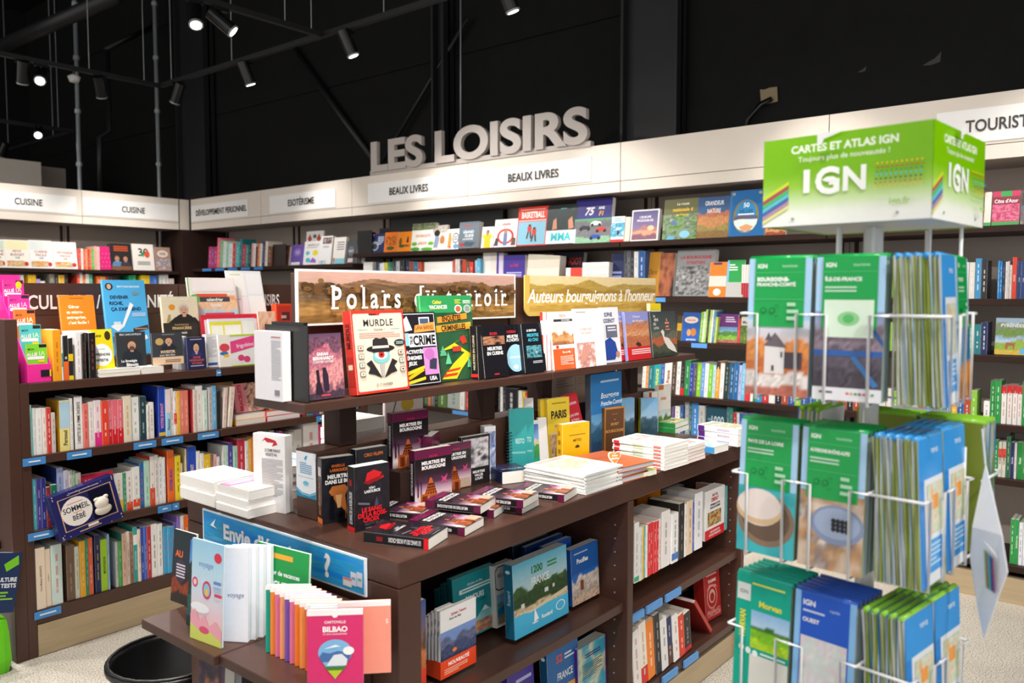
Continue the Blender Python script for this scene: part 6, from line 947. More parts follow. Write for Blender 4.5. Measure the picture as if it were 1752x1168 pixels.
# shelves glimpsed behind the map stand
_r = random.Random(21)
def fill(where, z, x0, x1, y, n, hue, depth=.12, hv=.17):
    items = []; x = x0; step = (x1-x0)/n
    for i in range(n):
        items.append((x, x+step*.94, y+_r.uniform(-3, 4), hue[_r.randrange(len(hue))], 'f0f0ec', '')); x += step
    row(where, where.replace('the ', 'guides on the ', 1), 'X', BX+.03, z, items, ymid=y+20, small=True, depth=depth, kind='travel guide')
HU = ['2a5aa0', '1f8a48', 'e4e2de', 'c83038', '22305e', '3a90c4', '2a2a2e', 'e8b030', '8ac040', 'd8d4cc', '1f7a84', 'b04a30']
fill('the top wall shelf behind the map stand', ZR[0], 1446, 1676, 346, 24, HU)
fill('the second wall shelf past the maps', ZR[1], 1326, 1690, 445, 34, HU)
fill('the third wall shelf behind the map stand', ZR[2], 1296, 1690, 552, 34, HU)
fill('the fourth wall shelf behind the map stand', ZR[3], 1292, 1672, 668, 34, HU)
fill('the fifth wall shelf behind the map stand', ZR[4], 1292, 1684, 758, 34, HU)

# ================================================================== books on the display table
def vplane(px, py, P, yaw):
    """pixel ray met with the upright plane through P that runs along yaw"""
    a = math.radians(yaw); n = Vector((-math.sin(a), math.cos(a), 0)); d = ray(px, py); o = Vector((0, 0, EYE))
    return o + d*((Vector(P)-o).dot(n)/d.dot(n))
def tstand(label, xl, yb, xr, yt, t, cover, z=IZ, yaw=0., lean=0., h=None, w=None, Y1=1.754, Yf=None, **k):
    """standing book: pixel of the lower left corner of its front cover, pixel column of its right edge, pixel row of its head"""
    P = onZ(xl, yb, z); a = math.radians(yaw); lim = Y1 - t - .24*math.sin(math.radians(max(lean, 0))) - .004
    if Yf: P = onY(xl, yb, Yf); P.z = z
    elif P.y > lim: P = onY(xl, yb, lim); P.z = z
    if w is None: w = (vplane(xr, yb, P, yaw)-P).dot(Vector((math.cos(a), math.sin(a), 0)))
    if h is None: h = (vplane(xl, yt, P, yaw).z - z)/math.cos(math.radians(lean))
    return book(label, (P.x, P.y, z+.0005), w, h, t, cover, yaw=yaw, lean=lean, **k)
def tlie(label, foot, side, w, h, t, cover, z=IZ, dyaw=0., z0=None, **k):
    """book lying face up: pixel of its spine/foot corner, pixel along its foot edge"""
    P, Q = onZ(*foot, z0 or z), onZ(*side, z0 or z); yaw = math.degrees(math.atan2(Q.y-P.y, Q.x-P.x)) + dyaw
    return book(label, (P.x, P.y, z+.0005), w, h, t, cover, yaw=yaw, lean=90, **k)
red_hat = [('i', 0, 0, 1, 1, blot(['1c1a1e', '232026', '1a181c', '2a2834'], 3, 2.), 10, 14), ('p', [(.3, .74), (.36, .88), (.55, .92), (.78, .86), (.7, .78), (.8, .82), (.84, .78), (.6, .73), (.34, .72)], 'c81f26'), ('p', [(.24, .74), (.5, .78), (.84, .82), (.7, .75), (.4, .70)], '8a1418'), ('t', 'RÉMY', .5, .645, .035, 'd8d8da', .4), ('t', 'LASOURCE', .5, .595, .042, 'e8e8ea', .52, dict(bold=2)), ('p', [(.1, .42), (.42, .38), (.42, .41), (.1, .45)], '6a6a74'), ('p', [(.55, .34), (.62, .5), (.68, .36)], '45455c'),
    ('t', 'LE SANG', .48, .315, .068, 'e8222a', .6, dict(bold=2)), ('t', 'DE LA ROSE-', .5, .235, .068, 'e8222a', .84, dict(bold=2)), ('t', 'CROIX', .46, .158, .068, 'e8222a', .5, dict(bold=2)), ('t', 'HOTTY BLUES', .55, .09, .04, '5a5a62', .6), ('l', .3, .7, .04, .02, 1, '8a8a8e')]
hat_sp = [('r', 0, 0, 1, .07, 'd82028'), ('vs', 'LE SANG DE LA ROSE-CROIX', 'e4e4e6', .55, 1, .5, .36, .5), ('r', .3, .7, .7, .8, '8a1a20')]
barrel = [('i', 0, 0, 1, 1, blot(['1b1c24', '26262c', '1a1a20', '30282c'], 3, 6.), 10, 14), ('t', 'ISABELLE', .5, .87, .04, 'e8762c', .5), ('t', 'LARROUCHE', .55, .805, .045, 'e8762c', .62, dict(bold=2)), ('t', 'MEURTRE', .5, .71, .06, 'f4f2f0', .72, dict(bold=2)), ('t', 'DANS LE BOIS', .52, .63, .06, 'f4f2f0', .86, dict(bold=2)), ('p', [(.2, .48), (.3, .56), (.7, .57), (.8, .5), (.7, .4), (.78, .1), (.55, .25), (.5, .22), (.34, .38)], 'c07038'), ('p', [(.4, .42), (.6, .42), (.56, .22), (.46, .22)], 'e8b078'), ('p', [(.2, .05), (.22, .4), (.34, .42), (.36, .05)], '15151a'), ('p', [(.5, .05), (.56, .24), (.66, .1)], '15151a'), ('r', .7, .04, .73, .2, 'd87028')]
bur = [('i', 0, 0, 1, .84, grad('161214', '1c1619', '2a1c24', '54304a', 'cfa8bc', 'f0e2e2', '8a7068'), 1, 22), ('r', 0, .84, 1, 1, '641a40'), ('t', 'FAUVEL', .5, .87, .04, 'b82058', .4, dict(bold=2)), ('t', 'MEURTRES EN', .5, .765, .06, 'f6f4f4', .92, dict(bold=2)), ('t', 'BOURGOGNE', .5, .685, .06, 'f6f4f4', .82, dict(bold=2)), ('p', [(.7, .5), (.78, .46), (.88, .52), (.84, .42), (.9, .36), (.78, .4), (.68, .36), (.74, .44)], 'c84a7a'),
    ('p', [(.24, .2), (.4, .5), (.44, .5), (.6, .2)], 'c8642c'), *[('p', [(.42+(-.13+.065*i)*(1-.16*j)-.02, .24+.05*j), (.42+(-.13+.065*i)*(1-.16*j), .265+.05*j), (.42+(-.13+.065*i)*(1-.16*j)+.02, .24+.05*j), (.42+(-.13+.065*i)*(1-.16*j), .215+.05*j)], '4a2012') for j in range(4) for i in range(5)], ('r', .14, .0, .34, .24, 'c06028'), ('r', .18, .02, .3, .2, '7a3418'), ('r', .36, 0, .6, .2, 'b8582a'), ('r', .42, 0, .54, .16, '6a2c14'), ('r', .6, .02, .95, .22, 'cbb09a'), ('r', .05, .2, .08, .5, '2a1e2c'), ('r', .14, .24, .16, .46, '2a1e2c')]
bur_sp = [('r', 0, 0, 1, .12, '5e1a3c'), ('vs', 'MEURTRES EN BOURGOGNE', 'eceaec', .5, 1, .5, .5, .55), ('r', 0, .82, 1, 1, '5e1a3c')]
tstand('dark novel with an orange tunnel scene standing at the table’s near end', 552, 895, 607, 785, .032, '1d1d24', yaw=-16, front=barrel, spine=[('r', 0, 0, 1, .08, 'e87a2c'), ('vs', 'MEURTRE DANS LE BOIS', 'e07a30', .5, 1, .5, .38, .5), ('r', .2, .72, .8, .86, 'd8d4d0')], gloss=True)
tstand('dark novel with a red hat standing in front at the table’s near end', 607, 911, 667, 800, .034, '1c1b1f', yaw=-8, front=red_hat, spine=hat_sp, gloss=True)
tstand('dark novel with orange author name half hidden behind the two front novels', 610, 880, 664, 770, .03, '20242c', yaw=-8, front=[('t', 'CIRO FILIPPI', .55, .9, .05, 'e0762c', .6, dict(bold=2)), ('l', .1, .9, .8, .2, 6, '3a4450')], gloss=True)
# small plinth and the Burgundy novels
PQ = onY(672, 803, 1.705); PH = PQ.z-IZ-.001
t = thing('display_plinth', 'small dark brown plinth raising a novel on the table', 'plinth', (PQ.x-.012, 1.66, IZ+.0005))
MB().bbox(0, .15, 0, .093, 0, PH).obj('plinth_box', 'laminate_dark', t)
BG = 'plum and orange Burgundy crime novel'
tstand(BG + ' standing on the small plinth', 672, 803, 733, 708, .024, '221a20', z=IZ+PH+.0005, yaw=-4, Y1=1.735, front=bur, spine=bur_sp, gloss=True)
tstand(BG + ' spine-out, right of the one on the plinth', 738, 800, 760, 703, .026, '221a20', yaw=30, front=bur, spine=bur_sp, gloss=True, w=.10, Yf=1.665, h=.19)
tstand(BG + ' standing upright at the front of the table', 710, 872, 773, 772, .026, '221a20', yaw=-7, front=bur, spine=bur_sp, gloss=True)
tstand(BG + ' half hidden behind the front upright one', 756, 842, 806, 762, .024, '221a20', yaw=-7, front=bur, spine=bur_sp, gloss=True)
tstand('dark misty valley novel standing right of the Burgundy novels', 790, 834, 838, 749, .022, '2a2426', yaw=-7, gloss=True, front=[('i', .05, .35, .95, .95, blot(['2a2426', '8a8a90', 'e0dce0', '4a3c40'], 4, 3.), 10, 12), ('t', 'MEURTRES', .6, .26, .05, 'f0eef0', .7, dict(bold=2)), ('t', 'VALLÉE', .6, .19, .05, 'f0eef0', .6, dict(bold=2)), ('t', 'LOUPS', .6, .12, .05, 'f0eef0', .5, dict(bold=2))])
tstand('white and blue curved-spine novel standing against the table spine', 829, 803, 848, 730, .03, 'eceef2', yaw=-20, front=[('i', .0, .1, 1, .9, blot(['e8eaf0', '2a5aa0', 'd0d8e8', '1f4a90'], 3, 6.), 6, 10), ('r', .1, .7, .5, .8, 'd84a30')], spine=[('r', 0, .5, 1, .85, '1f4a90')])
tlie('dark red-hat novel lying flat at the front edge of the table', (733, 942), (775, 914), .108, .175, .028, '1c1b1f', front=red_hat, spine=hat_sp, gloss=True)
for lab, f, s, z in (('lying alone near the front edge', (795, 918), (839, 893), 0), ('lying second from the bottom of the front pile', (845, 887), (881, 863), 0), ('lying on top of the front pile', (822, 880), (868, 852), .0225), ('lying left of the magazine stack, under another', (893, 880), (935, 858), 0),
                     ('lying on top left of the magazine stack', (895, 870), (930, 850), .0225), ('lying nearest the magazine stack', (965, 860), (1000, 838), 0), ('lying behind the red-hat novel', (718, 893), (744, 877), 0)):
    tlie(BG + ' ' + lab, f, s, .105, .165, .022, '221a20', z=IZ+z, front=bur, spine=bur_sp, gloss=True)
tlie('thick navy novel lying flat behind the Burgundy novels', (859, 829), (917, 822), .10, .105, .04, '23305a', front=[('i', 0, 0, 1, 1, land('2a3a68', '6a4a48', [(.5, .2, 4, '3a4a80'), (.3, .2, 4, '232c50')], .2, 4.), 10, 12), ('t', 'LES VOLEURS', .5, .3, .09, 'e4e6ee', .8, dict(bold=2))], gloss=True)
MAG = [('i', .05, .3, .9, .8, blot(['eef0ea', 'd8c898', 'e8e4d8', 'a8b890', 'f2f0ea'], 3, 2.), 10, 10), ('l', .1, .8, .95, .85, 2, 'b8a880')]
for i in range(11):
    tlie(f'white regional magazine, {ordn(i)} from the bottom of the bowed stack', (1002-.5*i*(i % 2), 847.5), (1052, 831), .20, .235, .0052, 'efefeb', z=IZ+.0056*i, z0=IZ, dyaw=-1.0+.5*(i*7 % 5), front=MAG if i == 10 else None, pages='f0efec', name='magazine', cat='magazine', group='bowed stack of white magazines')
for i, (tt, w, h) in enumerate(((.018, .17, .21), (.016, .172, .215), (.017, .19, .225))):
    tlie(['rust-orange leather album at the bottom of its pile', 'rust-orange leather album in the middle of its pile', 'rust-orange leather album on top of its pile'][i], (1055+[0, 1, 2][i], 829.5), (1101, 817), w, h, tt, 'b8623a', z=IZ+(0, .0185, .035)[i], z0=IZ, dyaw=(0, 1.5, -3)[i], pages='c9ccd2', hard=True, name='album', cat='album', front=[('i', .25, .35, .75, .7, blot(['b8623a', 'a4522c', 'b8623a', 'b05a34'], 4, 3.), 8, 8)] if i == 2 else None)
P = onZ(1055, 829.5, IZ); t = thing('heart_tag', 'white and orange heart-shaped tag standing on the rust-orange albums', 'tag', (P.x+.035, P.y+.03, IZ+.0535))
hp = [(.02*math.sin(a)**3*1.0, .0165*math.cos(a)-.0065*math.cos(2*a)-.0025*math.cos(3*a)) for a in [6.2832*k/28 for k in range(28)]]
def slab2(pts, y0, y1, c):
    n = len(pts); return MB().add([(x, y0, z) for x, z in pts] + [(x, y1, z) for x, z in pts], [tuple(range(n-1, -1, -1)), tuple(range(n, 2*n))] + [(k, (k+1) % n, (k+1) % n+n, k+n) for k in range(n)], c)
sc = slab2([(x*1.25, z*1.25+.027) for x, z in hp], 0, .0015, 'f4efe9').obj('tag_card', 'paper', t, rz=math.radians(-25)); slab2([(x*1.05, z*1.05+.027) for x, z in hp], -.0012, -.0002, 'ee8a40').obj('tag_heart', 'paper', sc); MB().box(-.008, .008, -.004, .006, 0, .006, 'e8e8e8').obj('tag_foot', 'paper', sc)
mb = MB(); mb.text('Notre', lambda u, v, d: (u, -.0016, .032+v), 'fbf2ea', .006, 0, 0, .03, 2); mb.text('sélection', lambda u, v, d: (u, -.0016, .023+v), 'fbf2ea', .006, 0, 0, .036, 2); mb.obj('tag_lettering', 'paper', sc)
tlie('lime-yellow book lying beside the rust-orange albums', (1101, 817), (1134, 808), .075, .12, .018, 'e2ec30', pages='f2f2ec')
for i in range(7):
    tlie(f'white spiral-bound guide with red spine, {ordn(i)} from the bottom of its stack', (1136, 806), (1176, 793.5), .165, .21, .0118, 'f1efec', z=IZ+.0122*i, z0=IZ, dyaw=(-.8, .6, 0, -.5, .8, -.2, 1.2)[i], spine_col='e9efe0', spine=[('r', .1, .86, .9, .97, 'd02838'), ('l', .2, .8, .7, .3, 1, 'b8c0a8'), ('r', .2, .06, .8, .2, 'e07068')], group='stack of white guides with red spines', name='spiral_guide',
         front=[('i', .1, .1, .9, .9, blot(['f4f2ee', 'f0e8e4', 'e8b0a8', 'f4f2f0', 'e05060'], 3, 4.), 10, 10)] if i == 6 else None)
# standing against the spine
for i, px in enumerate((872, 884)):
    r = tstand(f'teal spiral notebook, {["left", "right"][i]} of the pair against the table spine', px, 789+i, px+36, 702-2*i, .014, '35a8a8', yaw=-38, lean=4, w=.062, front=[('t', 'RESTO', .6, .5, .08, 'c8ecea', .5), ('r', .15, .3, .9, .33, '8ad0c8')], group=None, name='spiral_notebook', cat='notebook')
    for j in range(13):
        q = .012+.0103*j; MB().tube([(.002+.009*math.cos(a), .007+.0135*math.sin(a), q) for a in [6.2832*k/10 for k in range(11)]], .0016, '2a6a70', 5).obj('spiral_ring', 'paper', r, True)
tstand('white folded leaflet standing above the teal notebooks', 900, 790, 916, 683, .006, 'ecebea', yaw=-30, lean=5, front=[('l', .2, .8, .9, .4, 8, 'd4d2d0')], name='leaflet', cat='leaflet')
tstand('slim white guide with a green landscape strip leaning by the teal notebooks', 910, 797, 926, 722, .012, 'e6ecf2', yaw=-30, lean=8, front=[('i', .1, .08, .9, .92, land('4a7ac8', 'a8c8e4', [(.6, .1, 3, 'd8c8a0'), (.48, .1, 3, '3a9a48'), (.2, .1, 3, '2aa088')], .1, 2.), 6, 16)])
tstand('plain white catalogue leaning next to the slim landscape guide', 925, 796, 940, 718, .016, 'f0eff0', yaw=-30, lean=10)
paris = [('i', .1, .04, .95, .48, blot(['f0d858', 'e8a8a0', 'f4e8c8', '8a7a48', 'f0d040'], 6, 3.), 12, 10), ('t', 'PARIS', .5, .75, .12, '2e2a20', .72, dict(bold=2)), ('l', .2, .85, .94, .9, 1, 'a89020'), ('t', 'insolite', .5, .58, .05, '3a88b8', .4)]
tstand('yellow illustrated Paris guide standing behind the gold weather book', 940, 784, 977, 684, .02, 'ecd03a', yaw=-10, lean=3, Yf=1.695, front=paris)
tstand('second yellow guide half hidden left of the Paris guide', 927, 780, 945, 684, .016, 'e4c22c', yaw=-10, lean=2, Yf=1.718)
tstand('red communes booklet with a small map of France leaning right', 984, 770, 1010, 679, .012, 'd42a38', yaw=-10, lean=12, roll=-7, front=[('r', .08, .8, .3, .96, 'f0eaea'), ('t', 'Communes', .6, .85, .06, 'f4e0e0', .5), ('t', 'les plus belles', .5, .66, .05, 'f4e0e0', .7), ('t', 'de France', .55, .58, .05, 'f4e0e0', .5), ('p', [(.4, .2), (.3, .36), (.5, .45), (.7, .36), (.68, .2), (.55, .12)], 'f0e6e6')], z=IZ)
tstand('gold pocket weather book with a small cloud on the table', 962, 795, 1008, 727, .03, 'eeb40c', yaw=-12, Yf=1.61, front=[('l', .25, .85, .76, .72, 1, '8a6a10'), ('t', 'MÉTÉO', .55, .62, .06, '4a3a10', .5), ('e', .55, .47, .09, .025, '3a3010'), ('e', .55, .49, .05, .025, '3a3010'), ('l', .3, .8, .94, .92, 1, 'c8980c')], spine=[('l', .3, .7, .9, .3, 3, 'a87a08')])
tstand('tall blue regional album standing at the table spine', 1012, 780, 1064, 642, .028, '2a78b8', yaw=0, lean=1, hard=True, front=[('i', 0, 0, 1, .5, land('5aa0d0', '88b8d8', [(.8, .15, 3, '4a7a9a'), (.6, .15, 3, '2a5a7a'), (.35, .1, 4, '24486a')], .1, 2.), 12, 10), ('l', .3, .9, .92, .87, 1, 'b8d4e8'), ('t', 'Bourgogne', .6, .72, .07, 'e8f0f6', .7, dict(shear=.2)), ('t', 'Franche-Comté', .65, .62, .06, 'e8f0f6', .7, dict(shear=.2))], spine_col='4a5a64')
tstand('sky-blue guide with a yellow edge in front of the tall blue album', 1012, 782, 1030, 664, .016, '2a80c4', yaw=-6, lean=0, front=[('r', .72, 0, 1, 1, 'ecd02c')], w=.035, Yf=1.685)
tstand('brown gilt-framed pocket book of Burgundy secrets on the table', 1034, 783, 1068, 699, .024, '6a4428', yaw=-12, Yf=1.655, front=[('r', .0, .0, 1, 1, 'b07828'), ('r', .05, .035, .95, .965, '5e3c24'), ('t', 'LE', .5, .73, .03, 'd89a48', .3), ('t', 'SECRET', .5, .63, .055, 'd89a48', .55), ('t', 'BOURGOGNE', .5, .48, .065, 'd89a48', .9), ('l', .35, .65, .86, .84, 1, 'a87838')], hard=True)
lk = land('7ab8e4', 'b8d8ec', [(.5, .1, 3, '4a6a80'), (.4, .08, 3, '3a5a68'), (.24, .1, 3, '2a4a58')], .12, 3.)
tstand('blue lake guide with lime spine, left of two at the back of the table', 1062, 742, 1085, 683, .02, '8cc0e0', yaw=-10, front=[('i', 0, 0, 1, 1, lk, 8, 12)], spine_col='a8b828')
tstand('blue lake guide with lime spine, right of two at the back of the table', 1096, 735, 1108, 682, .024, '8cc0e0', yaw=-32, front=[('i', 0, 0, 1, 1, lk, 8, 12)], spine_col='aabc28', w=.08)
tstand('white walking guide with a hiker symbol at the back of the table', 1110, 730, 1124, 672, .03, 'eeeee8', yaw=0, front=[('i', 0, 0, 1, .35, blot(['5a8a3a', '3a6a98', '8aa848'], 4, 2.), 8, 4), ('e', .4, .7, .08, .08, '2a8a48'), ('l', .5, .9, .75, .68, 1, '888'), ('r', 0, .82, .3, 1, 'b03030')])
tstand('white regional guide with a green hill photo at the back of the table', 1126, 735, 1147, 660, .02, 'efeae4', yaw=0, front=[('i', 0, 0, 1, .45, land('c8d4dc', 'd8dce0', [(.7, .2, 4, '4a7a3a'), (.4, .2, 4, '3a6a98')], .15, 4.), 8, 6), ('t', 'onas', .4, .72, .09, 'd85a40', .6), ('r', 0, .9, .4, 1, 'c8782c')])
for i in range(2):
    tlie(f'green-spined guide lying flat, {["lower", "upper"][i]} of its pair', (1155, 742), (1186, 732), .14, .105, .022, '3a9a48', z=IZ+.0225*i, z0=IZ, dyaw=1.5*i, spine_col='2a9444', pages='f2f0ec', front=[('i', 0, 0, 1, 1, blot(['e8784a', 'f0e8d8', '3ab858', 'e8b88a', '2a2a28'], 4, 3.), 10, 10)] if i else None)
for i in range(5):
    tlie(f'white and red paperback, {ordn(i)} from the bottom of the right-hand stack', (1177, 793.5), (1222, 779), .13, .19, .0118, 'f0ecea', z=IZ+.0122*i, z0=IZ, dyaw=.7*(i % 3), spine_col='d8d0cc', group='right-hand stack of white and red paperbacks', front=[('i', .1, .1, .9, .9, blot(['f2eeec', 'f0e4e2', 'e08a88', 'f4f0ee'], 3, 5.), 8, 8)] if i == 4 else None, back_col='c03a34')
tlie('blue-cornered white guide lying by the right-hand stack', (1222, 777), (1256, 767), .11, .17, .026, 'e4eef4', spine_col='3a88c0', front=[('i', 0, 0, 1, 1, blot(['e8f0f4', '6ab0d8', 'f2e8d0', '9ac8e0'], 3, 7.), 8, 8)])
for i in range(3):
    tlie(f'white guide with purple spine corner, {ordn(i)} from the bottom of the far right stack', (1262, 765), (1290, 757), .12, .18, .023, 'f0efee', z=IZ+.0235*i, z0=IZ, dyaw=-1.2*(i % 2), spine_col='eceaf0', spine=[('r', .05, .82, .95, .98, '5a2a80'), ('vs', 'DORDOGNE', '8a6a98', .5, 1, .5, .35, .3)], group='far right stack of white guides', front=[('i', .05, .1, .95, .9, blot(['f0eeec', '8ab8d4', 'e8b878', 'a8c4a0', 'f4f2ee'], 3, 2.), 10, 10)] if i == 2 else None)
# far side of the table, seen over and under the raised shelf
def pile(label, x0, x1, y0, y1, n, tt, z, cols, group, top=None):
    for i in range(n):
        book(f'{label}, {ordn(i)} from the bottom', (x0+.004*((i*7) % 3), y0+.003*((i*5) % 3), z+.0005+(tt+.0004)*i), x1-x0, y1-y0, tt, cols[i % len(cols)], lean=90, pages='f7f4ee', group=group, front=top if i == n-1 else None, spine_col='f0ece6')
PA = onZ(312, 866, IZ); PB = onZ(365, 893, IZ)
pile('white paperback in the stack at the far corner of the table', 1.232, 1.375, 2.085, 2.27, 2, .036, IZ, ['f4f2ef'], 'far corner stack', [('i', .1, .1, .9, .9, blot(['f2f0ee', 'd8d4d0', 'e8e4e0'], 3, 4.), 8, 8), ('l', .2, .8, .8, .6, 2, '999')])
pile('white paperback in the pink-topped stack at the table end', 1.228, 1.37, 1.915, 2.07, 3, .024, IZ, ['f6f2ee'], 'pink-topped stack', [('i', 0, 0, 1, .6, blot(['f0e4da', 'e8b8a0', 'f4ece4', 'd8a890'], 3, 6.), 10, 8), ('r', .0, .62, 1, .95, 'f088b8'), ('l', .1, .9, .9, .7, 2, 'fbe4ee')])
pile('red-edged white paperback in the stack behind the pink-topped one', 1.43, 1.56, 2.0, 2.18, 4, .024, IZ, ['f4f0ee', 'f2ece8'], 'red-edged stack', [('i', .05, .05, .95, .95, blot(['f2eeec', '5a90b8', 'f4f0ee', 'e8e4e4'], 3, 3.), 8, 8)])
P = onZ(449, 894, IZ)
book('white hardback standing with its printed back cover to us at the table end', (1.30, 1.995, IZ+.0005), .118, .215, .028, 'eae8e8', yaw=-78, front=[('p', [(.28, .9), (.4, .96), (.55, .95), (.72, .93), (.78, .88), (.6, .85), (.66, .9), (.45, .9), (.38, .93)], 'b8242c'), ('t', 'LE CRIME PARFAIT', .62, .80, .04, '4a4448', .68, dict(sx=.6)), ('t', "N'EXISTE PAS", .58, .745, .04, '4a4448', .6, dict(sx=.6)), ('l', .28, .93, .69, .2, 24, 'a8a6aa'), ('r', .28, .05, .55, .13, '3a3a3e'), *[('r', .3+.05*k, .05, .315+.05*k, .13, 'e8e6e6') for k in range(5)]], pages='f4f2f0')
book('beige children’s album with a yellow chick standing behind the table spine', (vplane(659, 740, (1.7, 1.9, 1), 0).x, 1.90, IZ+.0005), .165, .315, .012, 'e2d4d0', front=[('e', .58, .88, .14, .08, 'd8bc3a'), ('e', .58, .8, .17, .07, 'ccae34'), ('e', .55, .9, .02, .012, '2a2420'), ('e', .64, .9, .02, .012, '2a2420'), ('p', [(.18, .72), (.2, .72), (.3, .84), (.28, .85)], '3a3430')], hard=True)
pile('pink-tinted white paperback in the stack behind the table spine', vplane(606, 745, (1.5, 1.9, 1), 0).x, vplane(655, 745, (1.5, 1.9, 1), 0).x, 1.90, 2.06, 6, .037, IZ, ['f0e2e0'], 'stack behind the table spine', None)
for i, (a, b, yt, c) in enumerate(((921, 948, 640, 'd8c4b0'), (948, 985, 634, 'd0bca8'), (985, 1020, 628, 'c8b09a'))):
    X0, X1 = vplane(a, 680, (2.4, 1.9, 1), 0), vplane(b, 680, (2.4, 1.9, 1), 0); zt = vplane(a, yt, (2.4, 1.9, 1), 0).z
    book(f'beige-backed album, {ordn(i)} from left behind the table spine under the sign', (X0.x, 1.90, IZ+.0005), X1.x-X0.x-.004, min(zt, 1.225)-IZ, .02, c, front=[('l', .1, .9, .9, .75, 4, 'b09a88')], hard=True, name='album', cat='album')
X0 = vplane(1058, 660, (2.8, 1.95, 1), 0); book('green guide seen behind the table spine near its far end', (X0.x, 1.95, IZ+.0005), .07, .25, .03, '5aa83a', front=[('r', .2, .75, .8, .95, '2aa048')])

# ================================================================== shelves under the table
def ustand(label, xl, xr, yt, yb, t, cover, z, Y=1.40, **k):
    p, q, h = onY(xl, yb, Y).x, onY(xr, yb, Y).x, onY((xl+xr)/2, yt, Y).z - z; mx = IX0+mid-.016 if p < IX0+mid-.02 else 3.128
    if p < IX0+.076: p = IX0+.076
    q = min(q, mx)
    return book(label, (p, Y, z+.0005), q-p, h, t, cover, **k)
Ku = lambda x: 640+x*.2636
Yu = lambda y: 860+y*.2636
UZ1, UZ2 = .505, .17
nouv = [('i', 0, .26, 1, .68, land('7a98d0', '6a88c0', [(.7, .3, 4, '5a6080'), (.45, .25, 5, '3a4468'), (.1, .1, 3, '2a304a')], .2, 3.), 10, 10), ('r', 0, 0, 1, .26, 'e8481f'), ('t', 'NOUVEAUTÉ', .5, .185, .055, 'fbf4f0', .84, dict(bold=2)), ('l', .1, .75, .13, .04, 3, 'f6b8a0'), ('t', 'Sylvain Tesson', .5, .9, .04, 'c8303c', .66), ('t', 'Avec les fées', .4, .84, .035, '5a5a60', .5), ('e', .38, .36, .06, .03, 'e87840')]
UL = 'on the upper shelf under the table'
for i in range(5):
    ustand(f'white novel with an orange band, {ordn(i)} from left {UL}', Ku(344+22*i), Ku(448+22*i) if i < 4 else Ku(662), Yu(722-16*i), 1150, .0115, 'f0eeee', UZ1, Y=1.475-.0125*i, front=nouv, spine_col='eae8ea', spine=[('r', 0, 0, 1, .26, 'e0441c'), ('l', .3, .7, .9, .6, 2, 'aaa')], group='white novels with an orange novelty band')
ustand('dark blue photo book cut by the table post ' + UL, Ku(290), Ku(338), Yu(632), 1160, .02, '2a4a78', UZ1, Y=1.42, front=[('i', 0, .25, 1, 1, land('3a5a9a', '8a6a58', [(.5, .2, 3, '6a4a38'), (.3, .1, 3, 'b86a3a')], .2, 6.), 6, 12), ('r', 0, 0, 1, .25, 'd83c22')])
teal66 = [('t', 'Un jour, un lieu,', .5, .84, .04, 'd8efee', .6, dict(shear=.2)), ('r', .14, .72, .9, .79, 'dff0ee'), ('l', .2, .85, .775, .735, 1, '2a9aa0'), ('t', '366 JOURS', .48, .62, .085, 'eef8f7', .8, dict(bold=2, sx=.8)), ('t', 'À TRAVERS LA FRANCE', .5, .53, .035, '1a7078', .74), ('p', [(.1, .2), (.3, .38), (.45, .24), (.7, .42), (.95, .25), (.95, .05), (.1, .05)], '8fd0d0'), ('p', [(.24, .3), (.3, .38), (.36, .32)], 'f2f6f6'), ('p', [(.62, .35), (.7, .42), (.78, .34)], 'f2f6f6'), ('i', .15, .03, .97, .22, blot(['e8783a', '2a8a90', 'f0a060', '5a6a78', 'e8622c'], 5, 3.), 12, 5), ('e', .25, .44, .06, .04, 'f0f4f4')]
for i in range(3): ustand(f'teal almanac of French places, {["last", "middle", "front"][i]} of three {UL}', Ku(438+45*i), Ku(720+45*i), Yu(520-33*i), 1120, .022, '1f9098', UZ1, Y=1.60-.032*i, lean=4, front=teal66 if i == 2 else None, spine_col='14707a', hard=True)
ustand('white-framed Mediterranean poster book ' + UL, Ku(796), Ku(915), Yu(398), 1105, .02, 'ecebe6', UZ1, Y=1.52, lean=4, front=[('p', [(.05, .62), (.2, .58), (.85, .58), (.95, .66), (.95, .92), (.8, .97), (.2, .97), (.05, .9)], '4a4a48'), ('p', [(.08, .64), (.22, .6), (.83, .6), (.92, .67), (.92, .91), (.79, .95), (.22, .95), (.08, .89)], 'ecebe6'), ('t', 'BELLES', .45, .82, .06, '6a6a60', .6), ('i', .08, .04, .96, .52, land('8ac0e0', 'b8dce8', [(.7, .1, 3, '6aa8a0'), (.5, .1, 2, '2a88b8'), (.3, .2, 4, 'a89a78')], .15, 4.), 10, 10)])
